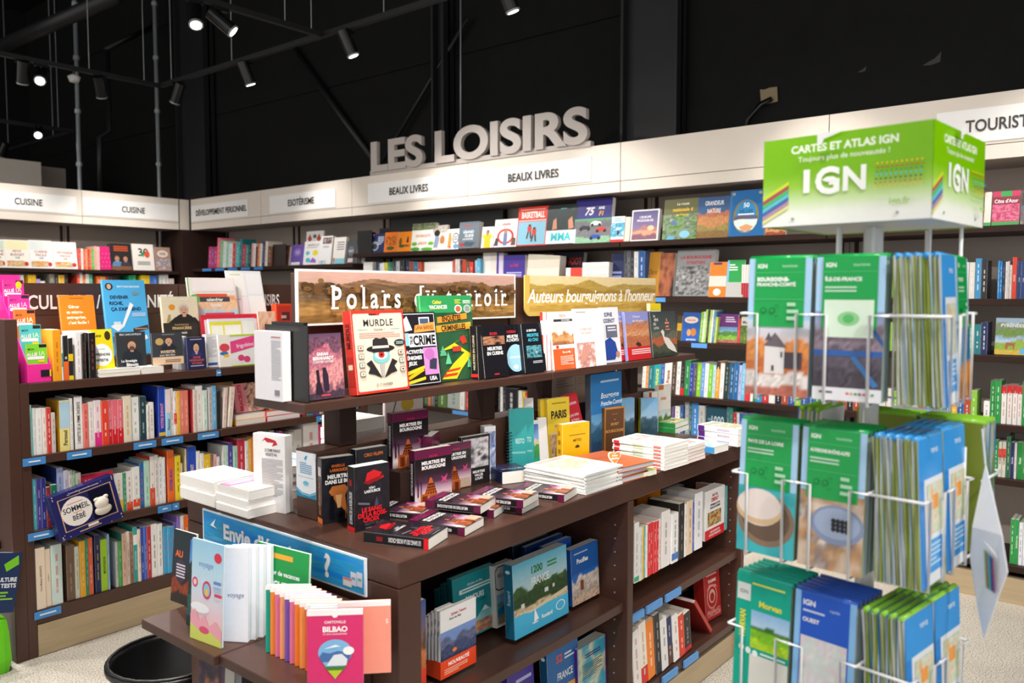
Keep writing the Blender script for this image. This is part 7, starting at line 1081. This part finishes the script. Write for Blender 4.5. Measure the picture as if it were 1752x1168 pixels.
fr1200 = [('i', 0, .3, 1, 1, land('5ab8d8', 'c8dcd8', [(.48, .2, 5, '3a5a2c'), (.36, .14, 7, '2c4a24'), (.12, .06, 3, 'c8b490')], .2, 3.), 20, 16), ('r', 0, 0, 1, .3, '48b4dc'), ('p', [(.02, .34), (.3, .3), (.98, .4), (.98, .34), (.3, .27)], 'd8c8a8'), ('t', '1200', .42, .84, .10, '1f7a3a', .3, dict(bold=2)), ('l', .62, .8, .88, .78, 2, '3a8a4a'), ('t', 'FRANCE', .48, .68, .115, 'eef2f0', .56, dict(sx=.7)), ('p', [(.34, .12), (.36, .3), (.43, .14)], 'f4f6f8'), ('p', [(.3, .12), (.42, .12), (.4, .1), (.33, .1)], 'f0f0f0'), ('t', 'Routard', .58, .145, .055, 'f4f8fa', .34, dict(bold=2)), ('e', .84, .18, .09, .07, 'e8f4fa'), ('e', .84, .18, .075, .058, '48b4dc'), ('r', .55, .46, .62, .52, 'e8e8e4'), ('r', .12, .38, .18, .44, 'e4e4e0'), ('r', .7, .48, .74, .53, 'dcdcd8')]
ustand('large sky-blue coastal guide with a sailing boat ' + UL, Ku(915), Ku(1262), Yu(348), 1090, .035, '2f9cc8', UZ1, Y=1.425, lean=3, front=fr1200, spine_col='1a6a8a', spine=[('vs', 'Routard', 'b8dce8', .5, 1, .5, .55, .2), ('e', .5, .9, .25, .025, 'e4f0f4')])
ustand('royal blue guide to five hundred sites, half hidden ' + UL, Ku(1120), Ku(1296), Yu(262), 1060, .02, '1f55b4', UZ1, Y=1.50, lean=4, front=[('t', '500', .7, .76, .12, 'e8eef8', .36, dict(sx=.7)), ('t', 'BEAUX', .78, .66, .05, 'c8d8f0', .3), ('t', 'CHATEAUX', .72, .57, .06, 'e8eef8', .5), ('t', 'FRANCE', .78, .5, .05, 'c8d8f0', .3), ('i', .55, .0, 1, .4, blot(['c87a48', 'e0a070', '4a6a34', '8a5a3c'], 4, 3.), 8, 8)])
for i in range(2): ustand(f'dark blue atlas, {["rear", "front"][i]} of two behind the royal blue guide', Ku(920+80*i), Ku(1150+90*i), Yu(250), 1060, .018, ['16283c', '1f4a98'][i], UZ1, Y=1.60-.03*i, lean=4)
ustand('blue Puglia guide with white stone houses ' + UL, Ku(1290), Ku(1462), Yu(282), 1048, .03, '1c5aa8', UZ1, Y=1.44, lean=3, front=[('i', 0, 0, 1, .55, land('1c6ac0', '2a78c8', [(.85, .3, 5, 'd8ccc0'), (.5, .2, 6, 'b8a898'), (.2, .1, 5, 'c8a890')], .2, 5.), 12, 10), ('r', .3, .22, .42, .4, '8a4a34'), ('t', 'Pouilles', .4, .76, .085, 'f0f4f8', .85, dict(bold=2)), ('l', .1, .6, .92, .88, 1, 'b8cce4')])
LL = 'on the lower shelf under the table'
for i in range(3): ustand(f'indigo travel book, {ordn(i)} from left of three {LL}', Ku(800+45*i), Ku(960+48*i), Yu(1120-14*i), 1200, .02, ['3a3a98', '2a3aa8', '4a3a9a'][i], UZ2, Y=1.52-.03*i, lean=4, front=[('l', .3, .9, .9, .8, 1, 'b8b8e4'), ('e', .8, .4, .12, .1, 'e8e8f4')])
ustand('blue weekend guide with an orange number ' + LL, Ku(1140), Ku(1338), Yu(930), 1180, .03, '2a68a8', UZ2, Y=1.43, lean=3, front=[('i', 0, 0, 1, .45, land('e8a048', 'f0c070', [(.5, .2, 4, '7a6a48'), (.3, .1, 4, 'a87a3a')], .15, 3.), 10, 8), ('t', '52', .38, .84, .1, 'e0502c', .25, dict(bold=2)), ('l', .55, .95, .88, .78, 2, 'd8e4f0'), ('t', 'FRANCE', .55, .6, .1, 'eef2f4', .75, dict(sx=.7))], spine_col='14547a', spine=[('e', .5, .9, .25, .025, 'e4f0f4')])
ustand('turquoise sky book with purple spine turned backwards ' + LL, Ku(1330), Ku(1615), Yu(880), 1180, .04, '4aaabc', UZ2, Y=1.42, lean=2, front=[('i', 0, 0, 1, 1, blot(['3a9cb4', '48a8be', 'e0d8b0', '3fa0b8', '50aec2'], 2, 4.), 12, 14), ('l', .25, .8, .86, .78, 2, '3a2a60'), ('l', .15, .85, .7, .45, 8, '2a6478'), ('r', .97, 0, 1, 1, '6a2a98')], spine_col='5a2a90')
# right compartment
Kv = lambda x: 1040+x*.332
Yv = lambda y: 780+y*.332
cv = dict(org=(1040, 780), k=.332)
VZ1, VZ2 = .52, .155
row('the right-hand upper shelf under the table', 'essays under the table', 'Y', IY0+.03, VZ1, [(142, 166, 345, 'e0dedc', '999', '', {'side': 'b8b4b0', 'band': [(0.02, .1, '38a878')]}), (166, 180, 372, 'd8d8d4', '888', ''), (180, 190, 366, 'e8b428', 'a80', ''), (190, 200, 360, '5ab0b0', 'dee', ''), (200, 208, 358, 'e4e4e2', '888', ''), (208, 222, 350, 'd8242c', 'fcc', ''), (223, 237, 345, 'd8242c', 'fcc', ''), (238, 252, 340, 'd8242c', 'fcc', ''), (253, 266, 336, 'd8242c', 'fcc', ''), (268, 281, 330, 'e8d8d4', 'c44', ''), (284, 326, 284, 'ece6e2', '888', '', {'side': 'd0c8c4'}), (330, 364, 296, 'f0efee', '666', '', {'band': [(.06, .2, '4a78c0')]}), (368, 396, 245, '2a2624', '888', '', {'side': '26221f'}), (396, 408, 250, 'eae8e4', '888', ''), (412, 440, 232, 'e8cdb0', '876', ''), (441, 450, 240, '3a5ac0', 'dde', ''), (454, 494, 190, 'eceaec', '999', '', {'side': 'd4d2d6'})], ymid=940, depth=.13, kind='essay', amin=IX0+mid+.024, **cv)
onf = [('r', 0, 0, 1, .2, 'd8222a'), ('t', 'MICHEL', .5, .88, .055, 'b8303c', .4), ('t', 'ONFRAY', .48, .79, .085, 'c82c38', .82, dict(bold=2, sx=.7)), ('t', 'DÉAMBULATION', .5, .69, .042, '333338', .68, dict(bold=2)), ('t', 'DANS LES RUINES', .5, .63, .042, '333338', .74, dict(bold=2)), ('i', .12, .26, .82, .55, blot(['c88a48', '8a4a20', 'e8b878', '6a8a5a', '7a3a1c'], 3, 5.), 10, 8), ('t', 'AUX SOURCES DE', .5, .14, .04, 'fbeeee', .84, dict(bold=2)), ('t', 'NOTRE CIVILISATION', .5, .075, .04, 'fbeeee', .86, dict(bold=2))]
ustand('white essay with red author name and red band in the right compartment', Kv(500), Kv(597), Yv(168), Yv(440), .045, 'f0eeec', VZ1, Y=1.40, front=onf)
row('the far end of that upper shelf', 'essays under the table', 'Y', IY0+.06, VZ1, [(600, 606, 160, 'e8a898', 'a54', ''), (606, 612, 158, '4ab4bc', 'dee', ''), (613, 619, 156, '7ac8cc', 'dee', ''), (620, 626, 162, 'e4e2e0', '888', ''), (628, 638, 224, '2a2a2c', 'ccc', '')], ymid=910, depth=.12, kind='essay', **cv)
ustand('orange book with a small figure behind the essays', Kv(150), Kv(268), Yv(190), Yv(460), .03, 'e88a20', VZ1, Y=1.60, front=[('p', [(.4, .75), (.45, .9), (.55, .9), (.6, .75)], '3a2a10')])
ustand('grey wide album at the back of the right compartment', Kv(300), Kv(470), Yv(150), Yv(430), .03, '7a7876', VZ1, Y=1.60)
yk = [('r', .03, .02, .97, .98, 'b02a28'), ('t', 'YI KING', .5, .78, .065, 'f2e8e0', .55, dict(bold=2)), ('l', .15, .8, .93, .88, 1, 'e0b0a8'), ('e', .45, .45, .33, .24, 'd8938a'), ('e', .45, .45, .29, .21, 'a82622'), ('e', .45, .47, .2, .14, 'd8a49a'), ('e', .45, .45, .13, .09, 'a82622'), ('i', .08, .06, .92, .2, blot(['a82622', 'd8938a', 'b03a34', 'a82622'], 5, 3.), 10, 4), ('p', [(.1, .6), (.3, .72), (.7, .68), (.8, .6), (.6, .66), (.3, .66)], 'd8938a')]
ustand('red oriental book with a line-drawn circle standing at the right end', Kv(508), Kv(664), Yv(570), Yv(850), .05, 'a82420', VZ2, Y=1.43, lean=5, yaw=-4, front=yk)
ustand('dark green-black book beside the red oriental one', Kv(390), Kv(520), Yv(672), Yv(850), .05, '26302e', VZ2, Y=1.56, lean=4, front=[('l', .2, .8, .8, .72, 1, '4a9a88'), ('l', .1, .5, .5, .3, 4, '7a8482')])
row('the right-hand bottom shelf under the table', 'leaning books under the table', 'Y', IY0+.02, VZ2, [(118, 142, 905, '5a4028', 'a98', '', {'nm': 'wood-brown'}), (142, 180, 890, 'eae6e2', 'c66', ''), (180, 215, 848, 'efe6d8', 'a98', '', {'band': [(0, .28, 'd82c28')]}), (215, 255, 838, 'f0862a', 'fdc', ''), (255, 285, 805, '26262a', 'aaa', ''), (285, 318, 830, 'e8e6e4', '666', ''), (318, 346, 824, '22305e', 'ccd', '', {'band': [(0, .4, '5a3a28')]}), (346, 374, 815, 'eeeae6', 'a44', ''), (374, 404, 812, 'd84024', 'fdc', ''), (404, 440, 805, '2a2624', 'aaa', '', {'band': [(0, .12, 'c8202c')]})], ymid=1090, depth=.14, lean=7, kind='paperback', amin=IX0+mid+.06, **cv)
P = onY(Kv(440), Yv(960), 1.38); book('large dark-red album leaning over the paperbacks in the right compartment', (P.x+.155, 1.375, VZ2+.0005), .16, .22, .018, '8a2420', yaw=90, lean=42, spine_col='b03a30', hard=True, pages='efeae4', front=[('l', .15, .5, .8, .3, 8, 'c87a70')])

# ================================================================== rotating map stand in the foreground
def LD(l, d, z=0.):   # metres right of and ahead of the photographer -> world
    return Vector((math.cos(YAW)*d + math.sin(YAW)*l, math.sin(YAW)*d - math.cos(YAW)*l, z))
CC = LD(.643, 1.462)
t = rack = thing('map_stand', 'white wire rotating map stand in the right foreground', 'map stand', (CC.x, CC.y, 0))
MB().tube([(0, 0, .03), (0, 0, 1.6105)], .0165, 'c3c9cb', 14).obj('centre_pole', 'white_wire', t, True)
MB().tube([(0, 0, 0), (0, 0, .012), (0, 0, .03)], [.22, .22, .03], 'c3c9cb', 28).obj('foot', 'grey_steel', t)
HD = math.degrees
def frame(yaw):
    """local frame of one tier: u along the face that looks at the camera, n outward"""
    a = math.radians(yaw); r = YAW - math.pi/2
    return Matrix.Translation((CC.x, CC.y, 0)) @ Matrix.Rotation(r + a, 4, 'Z')
def wire(name, pts, parent, r=.0026): return MB().tube(pts, r, 'eef0f2', 7).obj(name, 'white_wire', parent, True)
HALF = .17; PD = .085       # distance of a face from the pole, depth of a pocket
MAPS = []
def folded_map(label, M, x, y, z, kind, bulge=0., lean=3, w=.108, h=.235, t=.0145, group='folded maps on the stand'):
    cov = {'green': ('12a04c', 'a8d0f0'), 'blue': ('2a88d8', 'a8d0f0'), 'teal': ('1cb8a0', '18a892'), 'route': ('2a5cc8', '8ac0f0'), 'lime': ('8ac83a', '2a88d8')}[kind[0]]
    root = thing('folded_map', label, 'map', group=group, mtx=M @ Matrix.Translation((x, y, z)) @ Matrix.Rotation(math.radians(-lean), 4, 'X'))
    mb = MB(); n = 6; rg = random.Random(int(abs(x)*9999+abs(y)*7777+z*100))   # accordion body with wavy side edges
    for i in range(n):
        ph, am = rg.uniform(0, 6), (.0012+bulge)*rg.uniform(.5, 1); c1 = rg.choice(['d2d6d8', 'b8c0c8', 'aab27a', '8a9a3a', 'c9ccc0', '98a648'])
        for j in range(8):
            za, zb2 = h*j/8, h*(j+1)/8 - (.0012*(i % 2) if j == 7 else 0); s0, s1 = am*math.sin(ph+j*.8), am*math.sin(ph+(j+1)*.8)
            y0, y1 = t*i/n, t*(i+.8)/n; e0, e1 = .35*s0, .35*s1
            mb.hexa([(.001+s0, y0+e0*.3, za), (w-.001, y0, za), (.001+s0, y1+e0*.3, za), (w-.001, y1, za), (.001+s1, y0+e1*.3, zb2), (w-.001, y0, zb2), (.001+s1, y1+e1*.3, zb2), (w-.001, y1, zb2)], c1)
    mb.obj('folded_sheets', 'paper', root)
    MB().box(0, w, -.0012, -.0001, 0, h, cov[1]).obj('cover', 'gloss', root)
    if kind[1]:
        pr = MB(); draw(pr, kind[1], lambda u, v, d: (u, -.0015-d, v), w, h); pr.obj('cover_print', 'gloss', root)
    MB().tube([(0, t*.45, h-.0005), (w, t*.45, h-.0005)], t*.42, cov[0] if kind[0] != 'blue' else '3a9ae0', 8).obj('fold_top', 'gloss', root, True)
    return root
tower = land('c8d8ec', 'e8a868', [(.72, .1, 3, 'd88a4a'), (.5, .12, 3, 'c87038'), (.3, .05, 2, 'e0d8d4'), (.12, .05, 2, 'b86a58')], .15, 3.)
roofs = land('8aa4cc', 'b88a78', [(.85, .1, 4, '8a7a88'), (.6, .2, 4, '5a5260'), (.35, .1, 4, '48424c'), (.1, .02, 2, 'e4e4ea')], .2, 5.)
cheese = [('i', 0, 0, 1, .5, blot(['3ab0b8', '44b8c0', '38a8b4'], 2, 3.), 6, 8), ('e', .5, .26, .5, .2, '8a7460'), ('e', .5, .27, .42, .165, '6a5648'), ('e', .38, .35, .4, .14, 'e4d4cc'), ('e', .38, .33, .4, .11, 'd8b890'), ('e', .38, .37, .38, .11, 'e8dad4')]
olives = [('i', 0, 0, 1, .55, blot(['e4cdb4', 'd8c4b4', 'c89a68', '8a7a78', 'e8dcd0'], 3, 2.), 10, 10), ('e', .6, .33, .42, .14, '8a98b8'), ('e', .6, .34, .36, .11, 'a0b0cc')] + [('e', .55+.07*(i % 4), .30+.03*(i//4), .035, .018, '26262c') for i in range(12)]
def igng(name, sub, pic, mapw=False):
    e = pic + [('r', .1, .50, .9, 1, '12a04c'), ('t', 'IGN', .22, .945, .03, 'eef6f0', .2, dict(bold=2)), ('t', 'tourisme', .66, .945, .022, 'a8dcb8', .4), ('r', .1, .895, .9, .898, '5abf80'), ('t', name[0], .14, .845, .026, 'f0f8f2', .62, dict(bold=2, align='l')), ('l', .14, .6, .80, .75, 2, 'b8e0c4')]
    if len(name) > 1: e.append(('t', name[1], .14, .81, .026, 'f0f8f2', .62, dict(bold=2, align='l'))); e[-2] = ('t', name[0], .14, .85, .026, 'f0f8f2', .62, dict(bold=2, align='l'))
    if mapw: e += [('r', .14, .44, .86, .70, 'd8ecd8'), ('e', .5, .57, .16, .05, '8ccf90'), ('e', .5, .57, .08, .03, '5ab868')]
    else: e += [('r', .1, .70, .9, .703, '5abf80'), ('e', .26, .62, .05, .022, '0c7a38'), ('e', .40, .62, .05, .022, '0c7a38'), ('e', .26, .62, .03, .013, '12a04c'), ('e', .40, .62, .03, .013, '12a04c'), ('r', .44, .655, .5, .66, '0c7a38'), ('r', .495, .63, .5, .66, '0c7a38'), ('r', .44, .575, .5, .58, '0c7a38'), ('l', .64, .82, .69, .54, 3, 'a8dcb8')]
    return e
castle = [('i', 0, 0, 1, .55, tower, 12, 14), ('r', .3, .16, .62, .36, 'e0dcdc'), ('p', [(.28, .36), (.46, .46), (.66, .35)], '6a6068'), ('p', [(.3, .4), (.36, .46), (.42, .4)], '5a525c'), ('r', .62, .2, .9, .32, '4a4048'), ('r', .56, .28, .59, .32, '5a5058'), ('r', .42, .18, .46, .22, '6a3a30')]
bridge = [('i', 0, 0, 1, .62, roofs, 12, 14), ('p', [(.55, .3), (.6, .32), (.95, .12), (.88, .1)], '3a78b8'), ('p', [(.8, .5), (.86, .52), (1, .42), (1, .38)], '2a5a98'), ('r', 0, .31, 1, .35, '2f5fa8'), ('r', 0, 0, 1, .09, 'e8e8ee'), ('l', .1, .3, .07, .04, 1, '555'), *[('r', .5+.06*k, .045, .54+.06*k, .06, ['d84a48', 'd8a83a', '3a8a4a', '4a4a4e'][k % 4]) for k in range(7)]]
ign25 = lambda: [('r', .0, .0, 1, 1, 'e6ebf0'), ('r', 0, .72, 1, 1, '3d9ae4'), ('r', 0, 0, .2, .72, '2a88d8'), ('t', 'TOP 25', .65, .9, .03, 'e8f4fc', .5, dict(bold=2)), ('r', .3, .08, .9, .30, '3d9ae4'), ('l', .35, .85, .28, .12, 5, 'b8dcf6'), ('i', .3, .34, .95, .68, blot(['dfe6dc', 'b8d0a8', 'e8e0d0', 'e0a050'], 4, 2.), 8, 8), ('r', .5, .5, .75, .6, 'ee9a3a')]
morvan = [('r', 0, 0, 1, 1, '16a890'), ('r', .02, .80, .27, .93, 'dfe4e2'), ('t', 'IGN', .145, .865, .03, '5a6a68', .2, dict(bold=.5)), ('t', 'Morvan', .64, .80, .045, 'e8e23a', .55, dict(bold=2)), ('i', .3, .45, 1, .74, land('8ab8e0', 'c8dcec', [(.6, .1, 3, '3a6a2c'), (.5, .1, 3, '7ab82c'), (.25, .1, 3, 'a8d030')], .1, 2.), 10, 8), ('r', .3, .1, 1, .4, 'd8d8d0'), ('e', .14, .43, .05, .025, 'e4f0ee'), ('e', .27, .42, .05, .025, 'e4f0ee'), ('e', .40, .41, .05, .025, 'e4f0ee'), ('l', .5, .95, .435, .41, 1, 'e4f0ee'), ('l', .3, .9, .96, .93, 1, 'd8e86a'), ('t', 'MORVAN', .14, .62, .05, 'e8e23a', .45, dict(bold=2, rot=1.57))]
ouest = [('r', .1, 0, .9, 1, '2a5cc8'), ('t', 'IGN', .24, .925, .04, 'f0f4fa', .25, dict(bold=2)), ('t', 'rapide', .66, .91, .022, 'a8c4f0', .4), ('l', .14, .5, .88, .85, 1, 'c8d8f4'), ('t', 'OUEST', .14, .80, .03, 'f0f4fa', .4, dict(bold=2, align='l')), ('i', .12, .1, .88, .68, blot(['d8dce4', 'e0c8d0', 'c8d8d4', 'e4e0dc', 'd0c4dc'], 5, 3.), 12, 14)]
def tier(idx, zt, yaw, plan, cage='wire_pocket'):
    """one level: four faces in a pinwheel, two pockets on each; plan[face][pocket] = list of cover kinds, back to front"""
    M0 = frame(yaw); zb = zt - .235; R = Matrix.Translation((-CC.x, -CC.y, 0))
    for f in range(4):
        M = M0 @ Matrix.Rotation(math.radians(90*f), 4, 'Z')
        if not plan[f]: continue
        x0s = (-.165, -.049); HF = HALF if f != 1 else .150; PD = .082 if f == 1 else .112     # pinwheel offset
        def W(p): return tuple(R @ (M @ Vector(p)))
        for k, xa in enumerate(x0s):
            # wire pocket: tall loop in front, rail, bottom, side arms back to the pole
            xb = xa + .112; yf = -HF - .004; z0, z1 = zb-.006, zb+.14
            wire(cage, [W((xa-.006, yf, z1)), W((xa+.022, yf, z1)), W((xa+.022, yf, z0)), W((xa+.022, yf+PD, z0))], rack); wire(cage, [W((xb+.006, yf, z1)), W((xb-.022, yf, z1)), W((xb-.022, yf, z0)), W((xb-.022, yf+PD, z0))], rack)
            wire('rail_wire', [W((xa+.022, yf+PD, z0)), W((xa+.022, yf+PD+.002, zt-.04))], rack, .002)
            ms = plan[f][k] if plan[f] else []
            for j, (kind, lab) in enumerate(ms):
                sp = .0139 if f == 1 else .0163; y = -HF + sp*(len(ms)-1-j)
                folded_map(lab, M, xa+.002, y, zb, kind, bulge=.0035 if f == 1 else .0015, t=.0123 if f == 1 else .0145)
        wire('side_wire', [W((-.171, -HF-.004, zb+.14)), W((-.171, -HF+PD, zb+.14))], rack); wire('side_wire', [W((.069, -HF-.004, zb+.14)), W((.069, -HF+PD, zb+.14)), W((.0, 0, zb+.14))], rack)
        wire('side_wire', [W((-.044, -HF+PD, zb-.006)), W((0, 0, zb-.006))], rack, .002)
G = ('green', None); Bk = ('blue', None); Tl = ('teal', None); Rt = ('route', None); Li = ('lime', None)
def many(kind, n, txt, last=None):
    out = [(kind, f'{txt}, {ordn(n-1-i)} behind the front one' if last and i < n-1 else (last or f'{txt}, {ordn(n-1-i)} from the front')) for i in range(n)]
    return out
def stackm(front, kind, n, frontlab, backlab): return [(kind, f'{backlab}, {ordn(i-1)} behind the front one') for i in range(n, 0, -1)] + [(front, frontlab)]
T25 = ('blue', ign25())
tier(1, 1.556, -38, [[stackm(('green', igng(['BOURGOGNE-', 'FRANCHE-COMTÉ'], 0, castle)), G, 1, 'green map with a white castle tower, upper left pocket of the stand', 'green map in the upper left pocket'), stackm(('green', igng(['ÎLE-DE-FRANCE'], 0, bridge, True)), G, 2, 'green map with blue bridge and rooftops, upper second pocket', 'green map in the upper second pocket')],
    [stackm(T25, Bk, 4, 'crumpled blue hiking map in the upper right pocket', 'crumpled green-edged map in the upper right pocket'), stackm(('green', igng(['PROVENCE'], 0, [('i', 0, 0, 1, .5, land('3a6ab0', '2a90b0', [(.5, .1, 3, 'd8903a'), (.2, .1, 3, 'b87a38')], .1, 2.), 6, 8)])), Bk, 3, 'green map with ochre cliffs, upper far right pocket', 'blue map in the upper far right pocket')], [], [[], [(T25, 'dark blue map glimpsed through the upper level')]]])
tier(2, 1.270, -45, [[stackm(('green', igng(['PAYS DE LA LOIRE'], 0, cheese)), G, 2, 'green map with a round cheese on a board, middle left pocket', 'green map in the middle left pocket'), stackm(('green', igng(['AUVERGNE-RHÔNE-ALPES'], 0, olives)), G, 4, 'green map with a bowl of blackcurrants, middle second pocket', 'green map in the middle second pocket')],
    [stackm(T25, Bk, 4, 'blue hiking map at the front of the middle right pocket', 'blue hiking map in the middle right pocket'), stackm(T25, Bk, 4, 'blue hiking map at the front of the middle far right pocket', 'blue hiking map in the middle far right pocket')],
    [many(Li, 4, 'lime-topped map on the rear right of the middle level'), many(Li, 4, 'lime-topped map on the rear centre of the middle level')], [many(Li, 3, 'lime-topped map on the rear left of the middle level'), []]])
tier(3, .985, -48, [[stackm(('teal', morvan), Tl, 5, 'teal Morvan map with a green meadow, lower left pocket', 'teal map in the lower left pocket'), stackm(('route', ouest), Rt, 5, 'royal blue road map, lower second pocket', 'royal blue road map in the lower second pocket')],
    [stackm(('lime', ign25()), Li, 4, 'lime-topped hiking map at the front of the lower right pocket', 'lime-topped hiking map in the lower right pocket'), stackm(('lime', ign25()), Li, 4, 'lime-topped hiking map at the front of the lower far right pocket', 'lime-topped hiking map in the lower far right pocket')], [], []])
for l, d in ((-.075, -.03), (-.055, .01), (-.022, -.05), (.105, .01), (.12, .05), (.145, -.02)):
    v = LD(l, d); wire('hanger_rod', [(v.x, v.y, 1.30), (v.x, v.y, 1.6105)], rack, .0032)
# header box
HB, HT, HA = 1.612, 1.762, .278
M = Matrix.Translation(LD(-.002, 0)) @ frame(-44)
box = thing('header_box', 'bright green map-maker header box on top of the map stand', 'sign', mtx=M @ Matrix.Translation((0, 0, HB)))
h2 = HA/2; c = [(-h2, -h2), (h2, -h2), (h2, h2), (-h2, h2)]
lime_grad = grad('74b400', '74b400', '74b400', '78b60a', '94c63c', 'c4dea0', 'ecf0e6', 'f2f3f1')
def stripes(flip=False):
    cols = ['c8d82c', 'b04858', '48b868', '5ac0d8', '4a6aa8', 'b88ab0', 'dce088']; e = []
    for i, cc in enumerate(cols):
        o = .30 - .045*i; e.append(('p', [(.0, o), (.17, o+.17), (.17, o+.21), (.0, o+.04)], cc))
    return e
logo = [('t', 'CARTES ET ATLAS IGN', .5, .86, .085, 'e8f2dc', .64, dict(bold=2)), ('t', 'Toujours plus de nouveautés !', .5, .745, .06, 'dcecc8', .7, dict(bold=1))] + stripes() + [('r', .265, .36, .305, .62, 'f0f4ee'), ('t', 'G', .415, .49, .29, 'f0f4ee', .2, dict(bold=2)), ('t', 'N', .575, .49, .26, 'f0f4ee', .2, dict(bold=2)), ('p', [(.38, .49), (.41, .52), (.45, .52), (.475, .49), (.45, .465), (.41, .465)], 'f0f4ee')]
logo += [('e', .705+.027*i, .61-.042*j, .007, .010, cc) for j, cc in enumerate(('e8c02c', 'c8403c', '2a9a5a', '3ab4d8', '3a4a5a', 'c8504c', 'e8c02c')) for i in range(10)] + [('t', 'ign.fr', .84, .2, .075, '9cc85a', .2, dict(bold=1))]
logo += [('p', [(.36, 1), (.5, 1), (.5, .985), (.44, .95), (.40, .93), (.39, .88), (.36, .88)], 'e4e6e4')]
for k in range(4):
    a, b = c[k], c[(k+1) % 4]; u = Vector((b[0]-a[0], b[1]-a[1], 0)).normalized(); n = Vector((u.y, -u.x, 0)); W, H = HA, HT-HB
    p8 = [Vector((a[0], a[1], z)) + u*s - n*q for z in (0, H) for q in (.003, 0) for s in (0, W)]
    pn = MB().hexa([Vector((p[0], p[1], p[2])) for p in p8], '83c000').obj('side_panel', 'gloss', box)
    pr = MB(); draw(pr, [('i', 0, 0, 1, 1, lime_grad, 1, 26)] + logo, lambda s, v, d, a=a, u=u, n=n: tuple(Vector((a[0], a[1], v)) + u*s + n*(.0004+d)), W, H); pr.obj('panel_print', 'gloss', pn)
    for s in (.2, .82): q = Vector((a[0], a[1], .012)) + u*(s*W); MB().tube([q, q+n*.002], .0025, '9aa0a0', 8).obj('rivet', 'grey_steel', pn)
MB().box(-h2+.004, h2-.004, -h2+.004, h2-.004, .002, .005, 'dfe4e0').obj('bottom_plate', 'white_wire', box)
# white card hanging at the right side
Pq = LD(.79, 1.33); hx = thing('hanging_card', 'white card with rainbow stripes hanging at the right of the map stand', 'card', (Pq.x, Pq.y, 0))
def CD(px, py, d): q = LD((px-876)/FPX*d, d); return Vector((q.x-Pq.x, q.y-Pq.y, EYE - (py-497.6)/FPX*d*1.004))
pts = [(1695, 795, 1.36), (1676, 905, 1.33), (1674, 960, 1.33), (1688, 1040, 1.31), (1703, 1105, 1.29), (1722, 1040, 1.27), (1740, 985, 1.26), (1728, 920, 1.28)]
A3 = [CD(*p) for p in pts]; nrm = (A3[3]-A3[0]).cross(A3[6]-A3[0]).normalized(); nrm = nrm if nrm.dot(Vector((-Pq.x, -Pq.y, 0))) > 0 else -nrm
nn = len(A3); MB().add([p for p in A3] + [p - nrm*.0015 for p in A3], [tuple(range(nn)), tuple(range(2*nn-1, nn-1, -1))] + [(k, k+nn, (k+1) % nn+nn, (k+1) % nn) for k in range(nn)], 'e8e9ec').obj('card', 'gloss', hx)
cp = MB(); O = CD(1712, 985, 1.283) + nrm*.002; du = (CD(1728, 975, 1.27)-CD(1700, 1000, 1.30)).normalized(); dv = (CD(1716, 1050, 1.28)-CD(1706, 940, 1.30)).normalized()
for i, cc in enumerate(('7ab83a', 'b83a48', '2a8a4a', '4ab0d0', '333840', '2a4ab0', 'c8343c')):
    q = O + du*(.0035*i-.012) + nrm*.001; cp.poly([q - dv*(.04-.004*i), q - dv*(.04-.004*i) + du*.003, q + dv*(.02+.003*i) + du*.003, q + dv*(.02+.003*i)], cc)
cp.obj('card_print', 'gloss', hx); MB().tube([A3[0], A3[0] + Vector((-.01, .005, .06))], .0015, 'eeeeee', 6).obj('card_string', 'white_wire', hx)

# ================================================================== things at the left picture edge
P = onZ(12, 1140, 0); t = thing('carrier_bag', 'lime-green bag on the floor at the left picture edge', 'bag', (1.215, 3.50, 0))
mb = MB(); prof = [(.0, .055, .08), (.05, .062, .09), (.16, .06, .085), (.21, .05, .08), (.225, .02, .06)]; n = 16; vs = []
for z, rx, ry in prof: vs += [(-.08+rx*max(-1, min(1, 1.3*math.cos(6.2832*k/n)))*(1+.06*math.sin(k*3+z*40)), .1+ry*max(-1, min(1, 1.3*math.sin(6.2832*k/n))), z) for k in range(n)]
mb.add(vs, [(i*n+k, i*n+(k+1) % n, i*n+n+(k+1) % n, i*n+n+k) for i in range(len(prof)-1) for k in range(n)] + [tuple(range(n-1, -1, -1)), tuple(range(4*n, 5*n))], '6ad01c'); mb.obj('bag_body', 'gloss', t, False)
book('navy magazine with green tab leaning above the lime-green bag', (1.085, 3.515, .228), .125, .23, .03, '22355c', yaw=4, lean=8, roll=14, front=[('p', [(.5, .8), (.9, .95), (.95, .8), (.6, .68)], '7ac82c'), ('t', 'ICULTURE', .6, .55, .07, 'e8ecf2', .7, dict(bold=2)), ('t', 'ET TESTS', .6, .45, .07, 'e8ecf2', .7, dict(bold=2)), ('l', .3, .9, .36, .2, 3, '8ac84a')], pages='dfe6ee', name='magazine', cat='magazine')
